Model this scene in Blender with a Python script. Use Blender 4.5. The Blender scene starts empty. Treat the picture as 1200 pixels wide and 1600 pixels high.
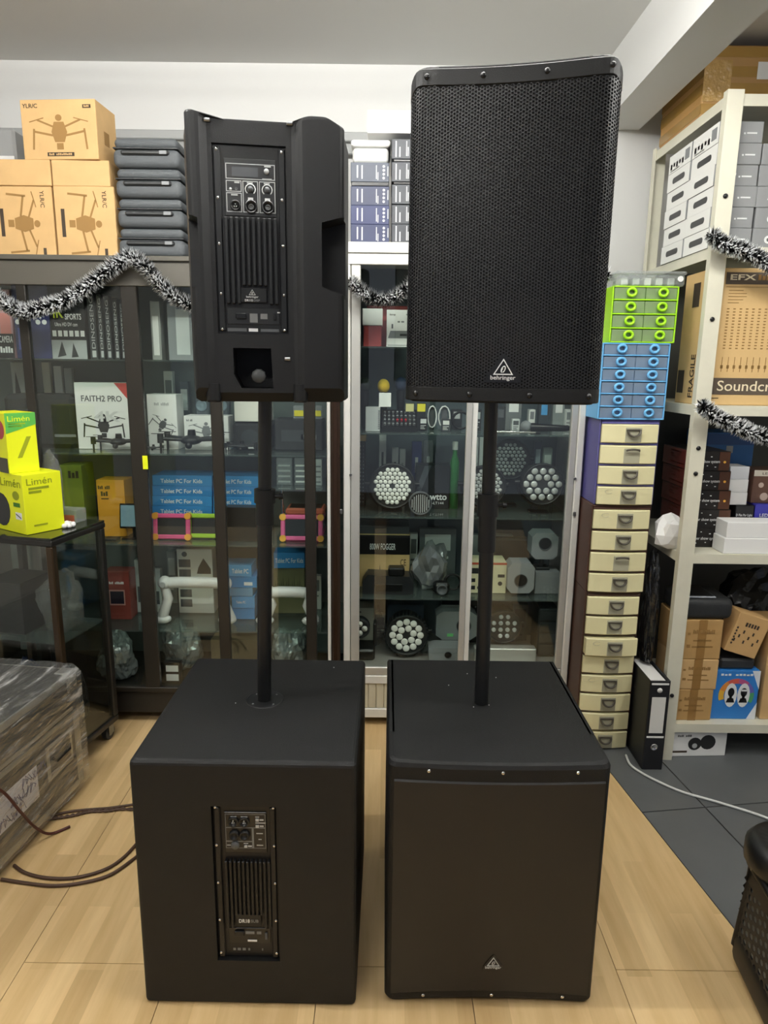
import bpy, bmesh, math, random
from mathutils import Matrix, Vector, noise
random.seed(7)
PI = math.pi
SC = bpy.context.scene
COL = SC.collection

# ------------------------------------------------------------------ camera
F = 1066.7                       # focal length in pixels of the 1200x1600 frame
PITCH = math.radians(11.9)
ROLL = math.radians(0.7)
CH = 1.52
cp, sp, cr, sr = math.cos(PITCH), math.sin(PITCH), math.cos(ROLL), math.sin(ROLL)
RV, FV, DV = Vector((1, 0, 0)), Vector((0, cp, -sp)), Vector((0, -sp, -cp))
cam_d = bpy.data.cameras.new('camera')
cam = bpy.data.objects.new('camera', cam_d)
COL.objects.link(cam)
cam_d.sensor_fit = 'VERTICAL'
cam_d.sensor_height = 36.0
cam_d.lens = 24.0
cam_d.clip_start = 0.05
_x = RV * cr - DV * sr
_u = -(RV * sr + DV * cr)
_b = -FV
cam.matrix_world = Matrix(((_x.x, _u.x, _b.x, 0), (_x.y, _u.y, _b.y, 0), (_x.z, _u.z, _b.z, CH), (0, 0, 0, 1)))
SC.camera = cam

# ------------------------------------------------------------------ world, lamps, exposure
SC.view_settings.view_transform = 'Standard'
SC.view_settings.look = 'None'
SC.view_settings.gamma = 1.0
SC.view_settings.use_curve_mapping = False
SC.view_settings.exposure = 0.06
wd = bpy.data.worlds.new('world')
SC.world = wd
wd.use_nodes = True
wd.node_tree.nodes['Background'].inputs[0].default_value = (0.80, 0.86, 1.0, 1)
wd.node_tree.nodes['Background'].inputs[1].default_value = 0.35


TUBES = ((-0.80, 1.40, 2.66, 0.0, 215), (0.40, 1.55, 2.66, 0.0, 185), (-0.80, -0.30, 2.66, 0.0, 125), (1.62, 1.0, 2.60, PI / 2, 140))


def tube_lamp(x, y, z, rz, strength, near):
    """bare fluorescent tube under a batten, on the ceiling above the frame"""
    m = bpy.data.materials.new('tube_glow')
    m.use_nodes = True
    b = m.node_tree.nodes['Principled BSDF']
    b.inputs['Emission Color'].default_value = (1.0, 0.985, 0.94, 1)
    b.inputs['Emission Strength'].default_value = strength
    t = thing('tube_lamp', 'white fluorescent batten with a bare glowing tube, ' + near, 'lamp', (x, y, z), (0, 0, rz), 'fluorescent ceiling battens')
    MB().cyl((-.58, 0, 0), (.58, 0, 0), .014, n=12).build('glowing_tube', m, t)
    MB().rbox(-.61, .61, -.022, .022, .022, .040 if z > 2.62 else .045, .004).build('batten', WHITEG, t)
    for s_ in (-1, 1):
        MB().rbox(s_ * .595 - .012, s_ * .595 + .012, -.012, .012, -.016, .0219, .003).build('tube_holder', WHITEG, t)


# ------------------------------------------------------------------ pixel -> place
def ray(px, py):
    u, v = (px - 600) / F, (py - 800) / F
    R, D = u * cr + v * sr, -u * sr + v * cr
    return RV * R + FV + DV * D


def atY(px, py, Y):
    d = ray(px, py)
    return Vector((0, 0, CH)) + d * (Y / d.y)


def atZ(px, py, z):
    d = ray(px, py)
    return Vector((0, 0, CH)) + d * ((z - CH) / d.z)


def Zof(px, py, Y):
    return atY(px, py, Y).z


def X(px, Y, z):
    zc = Y * cp + (CH - z) * sp
    D = -Y * sp + (CH - z) * cp
    return ((px - 600) / F * zc + D * sr) / cr


# ------------------------------------------------------------------ materials
def lin(h):
    c = [int(h[i:i + 2], 16) / 255 for i in (0, 2, 4)]
    return tuple(x / 12.92 if x <= 0.04045 else ((x + 0.055) / 1.055) ** 2.4 for x in c)


MC = {}


def mat(h, rough=0.5, metal=0.0, bump=0.0, bscale=80, var=0.0, vscale=6, emit=0.0, coat=0.0, spec=0.5, stretch=None):
    key = (h, rough, metal, bump, bscale, var, vscale, emit, coat, spec, stretch)
    if key in MC:
        return MC[key]
    m = bpy.data.materials.new('m_%s_%d' % (h, len(MC)))
    m.use_nodes = True
    nt = m.node_tree
    b = nt.nodes['Principled BSDF']
    c = lin(h)
    b.inputs['Base Color'].default_value = (*c, 1)
    b.inputs['Roughness'].default_value = rough
    b.inputs['Metallic'].default_value = metal
    b.inputs['Specular IOR Level'].default_value = spec
    b.inputs['Coat Weight'].default_value = coat
    if emit:
        b.inputs['Emission Color'].default_value = (*c, 1)
        b.inputs['Emission Strength'].default_value = emit
    if var or bump:
        tc = nt.nodes.new('ShaderNodeTexCoord')
        src = tc.outputs['Object']
        if stretch:
            mp = nt.nodes.new('ShaderNodeMapping')
            mp.inputs['Scale'].default_value = stretch
            nt.links.new(src, mp.inputs['Vector'])
            src = mp.outputs['Vector']
    if var:
        n = nt.nodes.new('ShaderNodeTexNoise')
        n.inputs['Scale'].default_value = vscale
        n.inputs['Detail'].default_value = 4
        nt.links.new(src, n.inputs['Vector'])
        r = nt.nodes.new('ShaderNodeValToRGB')
        r.color_ramp.elements[0].position = 0.3
        r.color_ramp.elements[1].position = 0.7
        r.color_ramp.elements[0].color = (*[x * (1 - var) for x in c], 1)
        r.color_ramp.elements[1].color = (*[min(1, x * (1 + var)) for x in c], 1)
        nt.links.new(n.outputs['Fac'], r.inputs['Fac'])
        nt.links.new(r.outputs['Color'], b.inputs['Base Color'])
    if bump:
        n2 = nt.nodes.new('ShaderNodeTexNoise')
        n2.inputs['Scale'].default_value = bscale
        n2.inputs['Detail'].default_value = 3
        nt.links.new(src, n2.inputs['Vector'])
        bp = nt.nodes.new('ShaderNodeBump')
        bp.inputs['Strength'].default_value = bump
        bp.inputs['Distance'].default_value = 0.01
        nt.links.new(n2.outputs['Fac'], bp.inputs['Height'])
        nt.links.new(bp.outputs['Normal'], b.inputs['Normal'])
    MC[key] = m
    return m


def film(name, tint=(0.9, 0.95, 0.92), gl=1.0, rough=0.03, bump=0.0, bscale=20, base=0.0, white=(0.8, 0.8, 0.8), stretch=None, f0=0.045, fold_glint=None):
    """clear sheet: see-through, with mirror reflection that grows at grazing angles"""
    m = bpy.data.materials.new(name)
    m.use_nodes = True
    nt = m.node_tree
    for n in list(nt.nodes):
        nt.nodes.remove(n)
    out = nt.nodes.new('ShaderNodeOutputMaterial')
    t = nt.nodes.new('ShaderNodeBsdfTransparent')
    t.inputs[0].default_value = (*tint, 1)
    g = nt.nodes.new('ShaderNodeBsdfGlossy')
    g.inputs['Roughness'].default_value = rough
    g.inputs['Color'].default_value = (gl, gl, gl, 1)
    lw = nt.nodes.new('ShaderNodeLayerWeight')      # Schlick reflectance, the same from both sides of the sheet
    lw.inputs['Blend'].default_value = 0.5
    pw = nt.nodes.new('ShaderNodeMath')
    pw.operation = 'POWER'
    pw.inputs[1].default_value = 5.0
    nt.links.new(lw.outputs['Facing'], pw.inputs[0])
    fr = nt.nodes.new('ShaderNodeMath')
    fr.operation = 'MULTIPLY_ADD'
    fr.inputs[1].default_value = 0.95
    fr.inputs[2].default_value = f0
    nt.links.new(pw.outputs[0], fr.inputs[0])
    mx = nt.nodes.new('ShaderNodeMixShader')
    nt.links.new(fr.outputs[0], mx.inputs[0])
    nt.links.new(t.outputs[0], mx.inputs[1])
    nt.links.new(g.outputs[0], mx.inputs[2])
    last = mx.outputs[0]
    if base:
        d = nt.nodes.new('ShaderNodeBsdfDiffuse')
        d.inputs[0].default_value = (*white, 1)
        m2 = nt.nodes.new('ShaderNodeMixShader')
        m2.inputs[0].default_value = base
        if fold_glint:                                   # whiter doubled folds, with the film's bright glints painted in
            tc0 = nt.nodes.new('ShaderNodeTexCoord')
            mp0 = nt.nodes.new('ShaderNodeMapping')
            mp0.inputs['Scale'].default_value = fold_glint
            mp0.inputs['Rotation'].default_value = (.35, .1, .2)
            n0 = nt.nodes.new('ShaderNodeTexNoise')
            n0.inputs['Scale'].default_value = 3.0
            n0.inputs['Detail'].default_value = 6
            n0.inputs['Roughness'].default_value = .65
            r0 = nt.nodes.new('ShaderNodeValToRGB')
            r0.color_ramp.elements[0].position = .52
            r0.color_ramp.elements[0].color = (base, base, base, 1)
            r0.color_ramp.elements[1].position = .72
            r0.color_ramp.elements[1].color = (.62, .62, .62, 1)
            nt.links.new(tc0.outputs['Object'], mp0.inputs['Vector'])
            nt.links.new(mp0.outputs[0], n0.inputs['Vector'])
            nt.links.new(n0.outputs['Fac'], r0.inputs['Fac'])
            nt.links.new(r0.outputs[0], m2.inputs[0])
        nt.links.new(last, m2.inputs[1])
        nt.links.new(d.outputs[0], m2.inputs[2])
        last = m2.outputs[0]
    if bump:
        tc = nt.nodes.new('ShaderNodeTexCoord')
        n2 = nt.nodes.new('ShaderNodeTexNoise')
        n2.inputs['Scale'].default_value = bscale
        n2.inputs['Detail'].default_value = 4
        src = tc.outputs['Object']
        if stretch:
            mp = nt.nodes.new('ShaderNodeMapping')
            mp.inputs['Scale'].default_value = stretch
            nt.links.new(src, mp.inputs['Vector'])
            src = mp.outputs['Vector']
        nt.links.new(src, n2.inputs['Vector'])
        bp = nt.nodes.new('ShaderNodeBump')
        bp.inputs['Strength'].default_value = bump
        bp.inputs['Distance'].default_value = 0.03
        nt.links.new(n2.outputs['Fac'], bp.inputs['Height'])
        nt.links.new(bp.outputs['Normal'], g.inputs['Normal'])
        nt.links.new(bp.outputs['Normal'], lw.inputs['Normal'])
    nt.links.new(last, out.inputs[0])
    return m


GLASS = film('pane_glass', (0.93, 0.96, 0.94), 1.0, 0.01)
SHELFGLASS = film('shelf_glass', (0.80, 0.88, 0.85), 1.0, 0.02, base=0.06, white=(0.5, 0.6, 0.57))
WRAP = film('stretch_film', (0.94, 0.94, 0.93), 1.0, 0.16, bump=0.9, bscale=8, base=0.06, white=(0.88, 0.87, 0.85), stretch=(4.5, 1.2, 4.5), f0=0.12, fold_glint=(9, 1.6, 9))
CLEAR = film('clear_plastic', (0.88, 0.90, 0.90), 1.0, 0.08, base=0.18, white=(0.75, 0.78, 0.78))
POLY = film('poly_bag', (0.85, 0.86, 0.86), 1.0, 0.08, bump=1.0, bscale=30, base=0.12, white=(0.6, 0.62, 0.62))

BLACK = mat('17181a', 0.55, bump=0.12, bscale=400)
BLACKG = mat('101113', 0.3)
DARK = mat('222426', 0.5)
PLBLK = mat('131416', 0.42, bump=0.05, bscale=500, spec=0.4)
WHITE = mat('ececea', 0.6)
WHITEG = mat('f2f2f0', 0.35)
GREY = mat('7d8082', 0.5)
LGREY = mat('b5b8b8', 0.5)
MGREY = mat('55585b', 0.5)
ALU = mat('c9c9c4', 0.38, 0.55)
ALUW = mat('dcdcd6', 0.35, 0.15)
CHROME = mat('d8d8d8', 0.15, 1.0)
STEEL = mat('8d8f90', 0.3, 0.9)
KRAFT = mat('cda873', 0.75, bump=0.05, bscale=60, var=0.06, vscale=14)
KRAFTD = mat('b9935c', 0.75, bump=0.05, bscale=60, var=0.08, vscale=10)
KRAFTP = mat('c2a56f', 0.75, var=0.08, vscale=10)
INKB = mat('94713f', 0.8)
INKD = mat('3d3226', 0.8)
TAPE = mat('a8823e', 0.22, coat=0.6)
BROWNAL = mat('2b241c', 0.3, 0.35)
BLUEBX = mat('2f86c6', 0.45)
BLUEBX2 = mat('4b9bd6', 0.45)
YEL = mat('e9f01c', 0.45)
YELD = mat('9aa313', 0.6)


# ------------------------------------------------------------------ mesh builder
class MB:
    def __init__(s):
        s.v, s.f, s.sm = [], [], []

    def add(s, vs, fs, smooth=False, M=None):
        o = len(s.v)
        if M is not None:
            vs = [tuple(M @ Vector(p)) for p in vs]
        s.v.extend([tuple(p) for p in vs])
        for f in fs:
            s.f.append(tuple(i + o for i in f))
            s.sm.append(smooth)
        return s

    def box(s, x0, x1, y0, y1, z0, z1, M=None):
        vs = [(x, y, z) for z in (z0, z1) for y in (y0, y1) for x in (x0, x1)]
        return s.add(vs, [(0, 2, 3, 1), (4, 5, 7, 6), (0, 1, 5, 4), (2, 6, 7, 3), (0, 4, 6, 2), (1, 3, 7, 5)], M=M)

    def rbox(s, x0, x1, y0, y1, z0, z1, b=0.003, M=None):
        c = Vector(((x0 + x1) / 2, (y0 + y1) / 2, (z0 + z1) / 2))
        h = Vector((abs(x1 - x0) / 2, abs(y1 - y0) / 2, abs(z1 - z0) / 2))
        b = min(b, min(h) * 0.9)
        idx, vs = {}, []
        for sx in (-1, 1):
            for sy in (-1, 1):
                for sz in (-1, 1):
                    for a in range(3):
                        p = [h[k] - (0 if k == a else b) for k in range(3)]
                        idx[(sx, sy, sz, a)] = len(vs)
                        vs.append((c.x + sx * p[0], c.y + sy * p[1], c.z + sz * p[2]))
        S = (-1, 1)
        fs = []
        for q in S:
            fs.append([idx[(q, a, b_, 0)] for a, b_ in ((-1, -1), (1, -1), (1, 1), (-1, 1))][::q])
            fs.append([idx[(a, q, b_, 1)] for a, b_ in ((-1, -1), (-1, 1), (1, 1), (1, -1))][::q])
            fs.append([idx[(a, b_, q, 2)] for a, b_ in ((-1, -1), (1, -1), (1, 1), (-1, 1))][::q])
        for a in S:
            for b_ in S:
                k = a * b_
                fs.append([idx[(a, b_, -1, 0)], idx[(a, b_, -1, 1)], idx[(a, b_, 1, 1)], idx[(a, b_, 1, 0)]][::k])
                fs.append([idx[(a, -1, b_, 0)], idx[(a, 1, b_, 0)], idx[(a, 1, b_, 2)], idx[(a, -1, b_, 2)]][::k])
                fs.append([idx[(-1, a, b_, 1)], idx[(-1, a, b_, 2)], idx[(1, a, b_, 2)], idx[(1, a, b_, 1)]][::k])
        for sx in S:
            for sy in S:
                for sz in S:
                    fs.append([idx[(sx, sy, sz, a)] for a in range(3)][::sx * sy * sz])
        return s.add(vs, fs, M=M)

    def cyl(s, p0, p1, r0, r1=None, n=20, caps=True, M=None, smooth=True):
        r1 = r0 if r1 is None else r1
        p0, p1 = Vector(p0), Vector(p1)
        d = (p1 - p0).normalized()
        a = d.orthogonal().normalized()
        b = d.cross(a)
        ring = lambda p, r: [p + (a * math.cos(2 * PI * i / n) + b * math.sin(2 * PI * i / n)) * r for i in range(n)]
        A, B = ring(p0, r0), ring(p1, r1)
        s.add(A + B, [(i, (i + 1) % n, n + (i + 1) % n, n + i) for i in range(n)], smooth, M)
        if caps:
            if r0 > 1e-6:
                s.add(A, [tuple(range(n))[::-1]], False, M)
            if r1 > 1e-6:
                s.add(B, [tuple(range(n))], False, M)
        return s

    def tube(s, path, r, n=8, M=None, closed=False):
        pts = [Vector(p) for p in path]
        rs = r if isinstance(r, (list, tuple)) else [r] * len(pts)
        vs, fs = [], []
        up = None
        for i, p in enumerate(pts):
            t = (pts[min(i + 1, len(pts) - 1)] - pts[max(i - 1, 0)])
            t = t.normalized() if t.length > 1e-9 else Vector((0, 0, 1))
            if up is None:
                up = t.orthogonal().normalized()
            up = (up - t * up.dot(t))
            up = up.normalized() if up.length > 1e-6 else t.orthogonal().normalized()
            w = t.cross(up)
            for k in range(n):
                a = 2 * PI * k / n
                vs.append(p + (up * math.cos(a) + w * math.sin(a)) * rs[i])
        for i in range(len(pts) - 1):
            for k in range(n):
                fs.append((i * n + k, i * n + (k + 1) % n, (i + 1) * n + (k + 1) % n, (i + 1) * n + k))
        s.add(vs, fs, True, M)
        s.add(vs[:n], [tuple(range(n))[::-1]], False, M)
        s.add(vs[-n:], [tuple(range(n))], False, M)
        return s

    def lathe(s, prof, n=24, M=None, smooth=True):
        """prof: (radius, z) pairs, axis z"""
        vs, fs = [], []
        for r, z in prof:
            for k in range(n):
                a = 2 * PI * k / n
                vs.append((r * math.cos(a), r * math.sin(a), z))
        for i in range(len(prof) - 1):
            for k in range(n):
                fs.append((i * n + k, i * n + (k + 1) % n, (i + 1) * n + (k + 1) % n, (i + 1) * n + k))
        s.add(vs, fs, smooth, M)
        return s

    def prism(s, poly, y0, y1, M=None):
        """poly in (x, z), counter-clockwise seen from -y; extruded along y"""
        n = len(poly)
        vs = [(x, y0, z) for x, z in poly] + [(x, y1, z) for x, z in poly]
        fs = [tuple(range(n)), tuple(range(2 * n - 1, n - 1, -1))]
        fs += [(i, n + i, n + (i + 1) % n, (i + 1) % n) for i in range(n)]
        return s.add(vs, fs, M=M)

    def ball(s, c, r, n=14, m=8, sc=(1, 1, 1), M=None):
        vs, fs = [], []
        for i in range(m + 1):
            t = PI * i / m
            for k in range(n):
                a = 2 * PI * k / n
                vs.append((c[0] + sc[0] * r * math.sin(t) * math.cos(a), c[1] + sc[1] * r * math.sin(t) * math.sin(a), c[2] + sc[2] * r * math.cos(t)))
        for i in range(m):
            for k in range(n):
                fs.append((i * n + k, (i + 1) * n + k, (i + 1) * n + (k + 1) % n, i * n + (k + 1) % n))
        return s.add(vs, fs, True, M)

    def mesh(s, name, m, fix=True):
        me = bpy.data.meshes.new(name)
        me.from_pydata(s.v, [], s.f)
        me.polygons.foreach_set('use_smooth', s.sm)
        if fix:
            bm = bmesh.new()
            bm.from_mesh(me)
            bmesh.ops.recalc_face_normals(bm, faces=bm.faces)
            bm.to_mesh(me)
            bm.free()
        me.materials.append(m)
        return me

    def build(s, name, m, parent=None, loc=(0, 0, 0), rot=(0, 0, 0), fix=True):
        o = bpy.data.objects.new(name, s.mesh(name, m, fix))
        COL.objects.link(o)
        if parent is not None:
            o.parent = parent
        o.location = loc
        o.rotation_euler = rot
        return o


def tag(o, label=None, cat=None, group=None, kind=None):
    if label:
        o['label'] = label
    if cat:
        o['category'] = cat
    if group:
        o['group'] = group
    if kind:
        o['kind'] = kind
    return o


def thing(name, label, cat, loc=(0, 0, 0), rot=(0, 0, 0), group=None):
    o = bpy.data.objects.new(name, None)
    COL.objects.link(o)
    o.empty_display_size = 0.05
    o.location = loc
    o.rotation_euler = rot
    return tag(o, label, cat, group)


def struct(o):
    o['kind'] = 'structure'
    return o


def inst(me, name, parent, loc=(0, 0, 0), rot=(0, 0, 0)):
    o = bpy.data.objects.new(name, me)
    COL.objects.link(o)
    o.parent = parent
    o.location = loc
    o.rotation_euler = rot
    return o


# ------------------------------------------------------------------ boxes with print
DIM = {}


def frame(o, face):
    w, d, h = DIM[o.name]
    if face == 'front':
        return Vector((-w / 2, 0, 0)), Vector((w, 0, 0)), Vector((0, 0, h)), Vector((0, -1, 0))
    if face == 'left':
        return Vector((-w / 2, d, 0)), Vector((0, -d, 0)), Vector((0, 0, h)), Vector((-1, 0, 0))
    if face == 'right':
        return Vector((w / 2, 0, 0)), Vector((0, d, 0)), Vector((0, 0, h)), Vector((1, 0, 0))
    return Vector((-w / 2, 0, h)), Vector((w, 0, 0)), Vector((0, d, 0)), Vector((0, 0, 1))


def prints(o, polys, m, face='front', name='printed_panel', off=0.0004, th=0.0006):
    O, U, V, N = frame(o, face)
    mb = MB()
    for poly in polys:
        n = len(poly)
        b = [O + U * u + V * v + N * off for u, v in poly]
        t = [p + N * th for p in b]
        mb.add(b + t, [tuple(range(n, 2 * n)), tuple(range(n))[::-1]] + [(i, (i + 1) % n, n + (i + 1) % n, n + i) for i in range(n)])
    return mb.build(name, m, o)


def R(u0, u1, v0, v1):
    return [(u0, v0), (u1, v0), (u1, v1), (u0, v1)]


def disc(o, u, v, r, face='front', n=16, sv=1.0, a0=0, a1=2 * PI):
    """round patch; r as a share of the face height"""
    _, U, V, _n = frame(o, face)
    k = V.length / U.length
    return [(u + r * k * math.cos(a0 + (a1 - a0) * i / n), v + r * sv * math.sin(a0 + (a1 - a0) * i / n)) for i in range(n if a1 - a0 > 6.28 else n + 1)]


def line(o, u0, v0, u1, v1, w, face='front'):
    _, U, V, _n = frame(o, face)
    a, b = Vector((u0 * U.length, v0 * V.length)), Vector((u1 * U.length, v1 * V.length))
    d = (b - a).normalized()
    q = Vector((-d.y, d.x)) * w / 2
    return [((p.x) / U.length, (p.y) / V.length) for p in (a - q, b - q, b + q, a + q)]


def text_mesh(s, bold=0.0):
    c = bpy.data.curves.new('lettering', 'FONT')
    c.body = s
    c.size = 1
    c.resolution_u = 3
    c.offset = bold
    c.fill_mode = 'BOTH'
    c.extrude = 0.02
    o = bpy.data.objects.new('tmp_text', c)
    COL.objects.link(o)
    bpy.context.view_layer.update()
    dg = bpy.context.evaluated_depsgraph_get()
    me = bpy.data.meshes.new_from_object(o.evaluated_get(dg))
    vs = [v.co.copy() for v in me.vertices]
    fs = [tuple(p.vertices) for p in me.polygons]
    bpy.data.objects.remove(o)
    bpy.data.meshes.remove(me)
    bpy.data.curves.remove(c)
    return vs, fs


TXT = {}


def lettering(o, s, u0, u1, v0, v1, m, face='front', rot=0, name='lettering', off=0.0010, bold=0.0, th=0.0005):
    if (s, bold) not in TXT:
        TXT[(s, bold)] = text_mesh(s, bold)
    vs, fs = TXT[(s, bold)]
    if not vs:
        return None
    xs, ys = [p.x for p in vs], [p.y for p in vs]
    x0, x1, y0, y1 = min(xs), max(xs), min(ys), max(ys)
    O, U, V, N = frame(o, face)
    out = []
    for p in vs:
        a, b = (p.x - x0) / (x1 - x0), (p.y - y0) / (y1 - y0)
        if rot == 90:      # reads upwards
            a, b = 1 - b, a
        elif rot == -90:   # reads downwards
            a, b = b, 1 - a
        q = O + U * (u0 + (u1 - u0) * a) + V * (v0 + (v1 - v0) * b) + N * (off + (th if p.z > 0 else 0))
        out.append(q)
    return MB().add(out, fs).build(name, m, o)


def scrawl(o, n, u0, u1, v0, v1, m, face='front', rot=0, off=0.0010, bold=0.0):
    """print too small to read in the photograph: a row of letter-sized marks"""
    w = (u1 - u0) / n
    f = prints(o, [R(u0 + k * w, u0 + k * w + w * .72, v0, v1 - (v1 - v0) * .25 * (k % 3 == 1)) for k in range(n) if k != 3 or n < 6], m, face, 'small_print', off)
    f['kind'] = 'stuff'
    return f


def boxat(name, label, cat, x, y, zb, w, d, h, m, group=None, rz=0.0, bev=0.0015, rx=0.0, ry=0.0):
    """carton whose front bottom middle is at (x, y, zb), front facing -y"""
    mb = MB().rbox(-w / 2, w / 2, 0, d, 0, h, bev)
    o = mb.build(name, m, None, (x, y, zb), (rx, ry, rz))
    tag(o, label, cat, group)
    DIM[o.name] = (w, d, h)
    return o


def carton(name, label, cat, px0, px1, pyt, Y, d, zb, m, group=None, rz=0.0, h=None, bev=0.0015):
    """box standing at height zb whose front (at depth Y) spans px0..px1 and reaches up to row pyt"""
    if h is None:
        h = Zof((px0 + px1) / 2, pyt, Y) - zb
    zm = zb + h / 2
    x0, x1 = X(px0, Y, zm), X(px1, Y, zm)
    return boxat(name, label, cat, (x0 + x1) / 2, Y, zb, x1 - x0, d, h, m, group, rz, bev)


def boolcut(o, cutters):
    """difference of o with cutter MBs (in o's local space)"""
    tmp = []
    bpy.context.view_layer.update()
    for c in cutters:
        co = c.build('cutter_tmp', BLACK, None)
        co.matrix_world = o.matrix_world
        tmp.append(co)
        md = o.modifiers.new('cut', 'BOOLEAN')
        md.operation = 'DIFFERENCE'
        md.solver = 'EXACT'
        md.object = co
    bpy.context.view_layer.update()
    dg = bpy.context.evaluated_depsgraph_get()
    me = bpy.data.meshes.new_from_object(o.evaluated_get(dg))
    o.modifiers.clear()
    old = o.data
    o.data = me
    me.name = old.name
    bpy.data.meshes.remove(old)
    for co in tmp:
        bpy.data.objects.remove(co)

# ================================================================== ceiling lamps and the room
for (a, b, c, d, e), n_ in zip(TUBES, ('over the subwoofer with the amplifier', 'over the subwoofer with the grille', 'nearest the shop entrance', 'running alongside the metal rack')):
    tube_lamp(a, b, c, d, e, n_)
CEIL = 2.77
WALLY = 3.20
WALLM = mat('cdcdcb', 0.85, bump=0.03, bscale=30)
CEILM = mat('cfcfcc', 0.9)
SEAM = mat('6d5436', 0.8)
TILEB = mat('3a3c3d', 0.9)
p_a, p_b = atZ(960, 1215, 0), atZ(1150, 1455, 0)      # edge between wood and dark tiles
ed = (p_b - p_a).normalized()
ed.z = 0
en = Vector((-ed.y, ed.x, 0))                         # normal of that edge
if en.x < 0:
    en = -en


def clip(poly, keep_right):
    out = []
    sg = 1 if keep_right else -1
    dist = lambda p: sg * ((p[0] - p_a.x) * en.x + (p[1] - p_a.y) * en.y)
    n = len(poly)
    for i in range(n):
        a, b = poly[i], poly[(i + 1) % n]
        da, db = dist(a), dist(b)
        if da >= 0:
            out.append(a)
        if da * db < 0:
            t = da / (da - db)
            out.append((a[0] + (b[0] - a[0]) * t, a[1] + (b[1] - a[1]) * t))
    return out


def slab(poly, z0, z1, bev=0.0):
    n = len(poly)
    return MB().add([(x, y, z0) for x, y in poly] + [(x, y, z1) for x, y in poly],
                    [tuple(range(n))[::-1], tuple(range(n, 2 * n))] + [(i, (i + 1) % n, n + (i + 1) % n, n + i) for i in range(n)])


floor = struct(MB().box(-2.6, 2.9, -3.0, 3.35, -0.12, -0.008).build('floor', SEAM))


def woodmat(h):
    m = bpy.data.materials.new('laminate_' + h)
    m.use_nodes = True
    nt = m.node_tree
    b = nt.nodes['Principled BSDF']
    b.inputs['Roughness'].default_value = 0.32
    oi = nt.nodes.new('ShaderNodeObjectInfo')
    tc = nt.nodes.new('ShaderNodeTexCoord')
    mp = nt.nodes.new('ShaderNodeMapping')
    mp.inputs['Scale'].default_value = (14, 1.3, 1)
    ad = nt.nodes.new('ShaderNodeVectorMath')
    ad.operation = 'ADD'
    ml = nt.nodes.new('ShaderNodeVectorMath')
    ml.operation = 'SCALE'
    ml.inputs['Scale'].default_value = 37
    cb = nt.nodes.new('ShaderNodeCombineXYZ')
    for k in range(3):
        nt.links.new(oi.outputs['Random'], cb.inputs[k])
    nt.links.new(cb.outputs[0], ml.inputs[0])
    nt.links.new(tc.outputs['Object'], mp.inputs['Vector'])
    nt.links.new(mp.outputs[0], ad.inputs[0])
    nt.links.new(ml.outputs[0], ad.inputs[1])
    n = nt.nodes.new('ShaderNodeTexNoise')
    n.inputs['Scale'].default_value = 1.6
    n.inputs['Detail'].default_value = 6
    n.inputs['Roughness'].default_value = 0.6
    nt.links.new(ad.outputs[0], n.inputs['Vector'])
    r = nt.nodes.new('ShaderNodeValToRGB')
    c = lin(h)
    r.color_ramp.elements[0].position = 0.32
    r.color_ramp.elements[1].position = 0.72
    r.color_ramp.elements[0].color = (c[0] * 0.80, c[1] * 0.75, c[2] * 0.66, 1)
    r.color_ramp.elements[1].color = (*c, 1)
    nt.links.new(n.outputs['Fac'], r.inputs['Fac'])
    br = nt.nodes.new('ShaderNodeTexBrick')           # the printed strips of each laminate board
    br.inputs['Scale'].default_value = 1.0
    br.inputs['Brick Width'].default_value = 0.42
    br.inputs['Row Height'].default_value = 0.064
    br.inputs['Mortar Size'].default_value = 0.0
    br.inputs['Color1'].default_value = (0.80, 0.76, 0.70, 1)
    br.inputs['Color2'].default_value = (1.12, 1.12, 1.12, 1)
    rm = nt.nodes.new('ShaderNodeMapping')
    rm.inputs['Rotation'].default_value = (0, 0, PI / 2)
    nt.links.new(tc.outputs['Object'], rm.inputs['Vector'])
    nt.links.new(rm.outputs[0], br.inputs['Vector'])
    mm = nt.nodes.new('ShaderNodeMix')
    mm.data_type = 'RGBA'
    mm.blend_type = 'MULTIPLY'
    mm.inputs['Factor'].default_value = 0.75
    nt.links.new(r.outputs[0], mm.inputs['A'])
    nt.links.new(br.outputs['Color'], mm.inputs['B'])
    hs = nt.nodes.new('ShaderNodeHueSaturation')
    mr = nt.nodes.new('ShaderNodeMapRange')
    mr.inputs['To Min'].default_value = 0.93
    mr.inputs['To Max'].default_value = 1.05
    nt.links.new(oi.outputs['Random'], mr.inputs['Value'])
    nt.links.new(mr.outputs[0], hs.inputs['Value'])
    nt.links.new(mm.outputs['Result'], hs.inputs['Color'])
    nt.links.new(hs.outputs[0], b.inputs['Base Color'])
    return m


WOOD = woodmat('e2c493')
TILE = mat('5d6061', 0.42, var=0.10, vscale=2.5, bump=0.04, bscale=25)
PW, PL = 0.384, 1.25
i = 0
x = -2.456
while x < 1.6:
    y = -2.26 + ((i % 2) * .5) * PL
    while y < 3.2:
        poly = clip([(x, max(y, -1.0)), (x + PW, max(y, -1.0)), (x + PW, min(y + PL, 3.2)), (x, min(y + PL, 3.2))], False)
        if y + PL > -0.9 and len(poly) > 2:
            g = 0.0009
            cx, cy = sum(p[0] for p in poly) / len(poly), sum(p[1] for p in poly) / len(poly)
            poly = [(px_ + g * (1 if px_ < cx else -1), py_ + g * (1 if py_ < cy else -1)) for px_, py_ in poly]
            slab(poly, -0.008, 0.0).build('plank', WOOD, floor)
        y += PL
    x += PW
    i += 1
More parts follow.
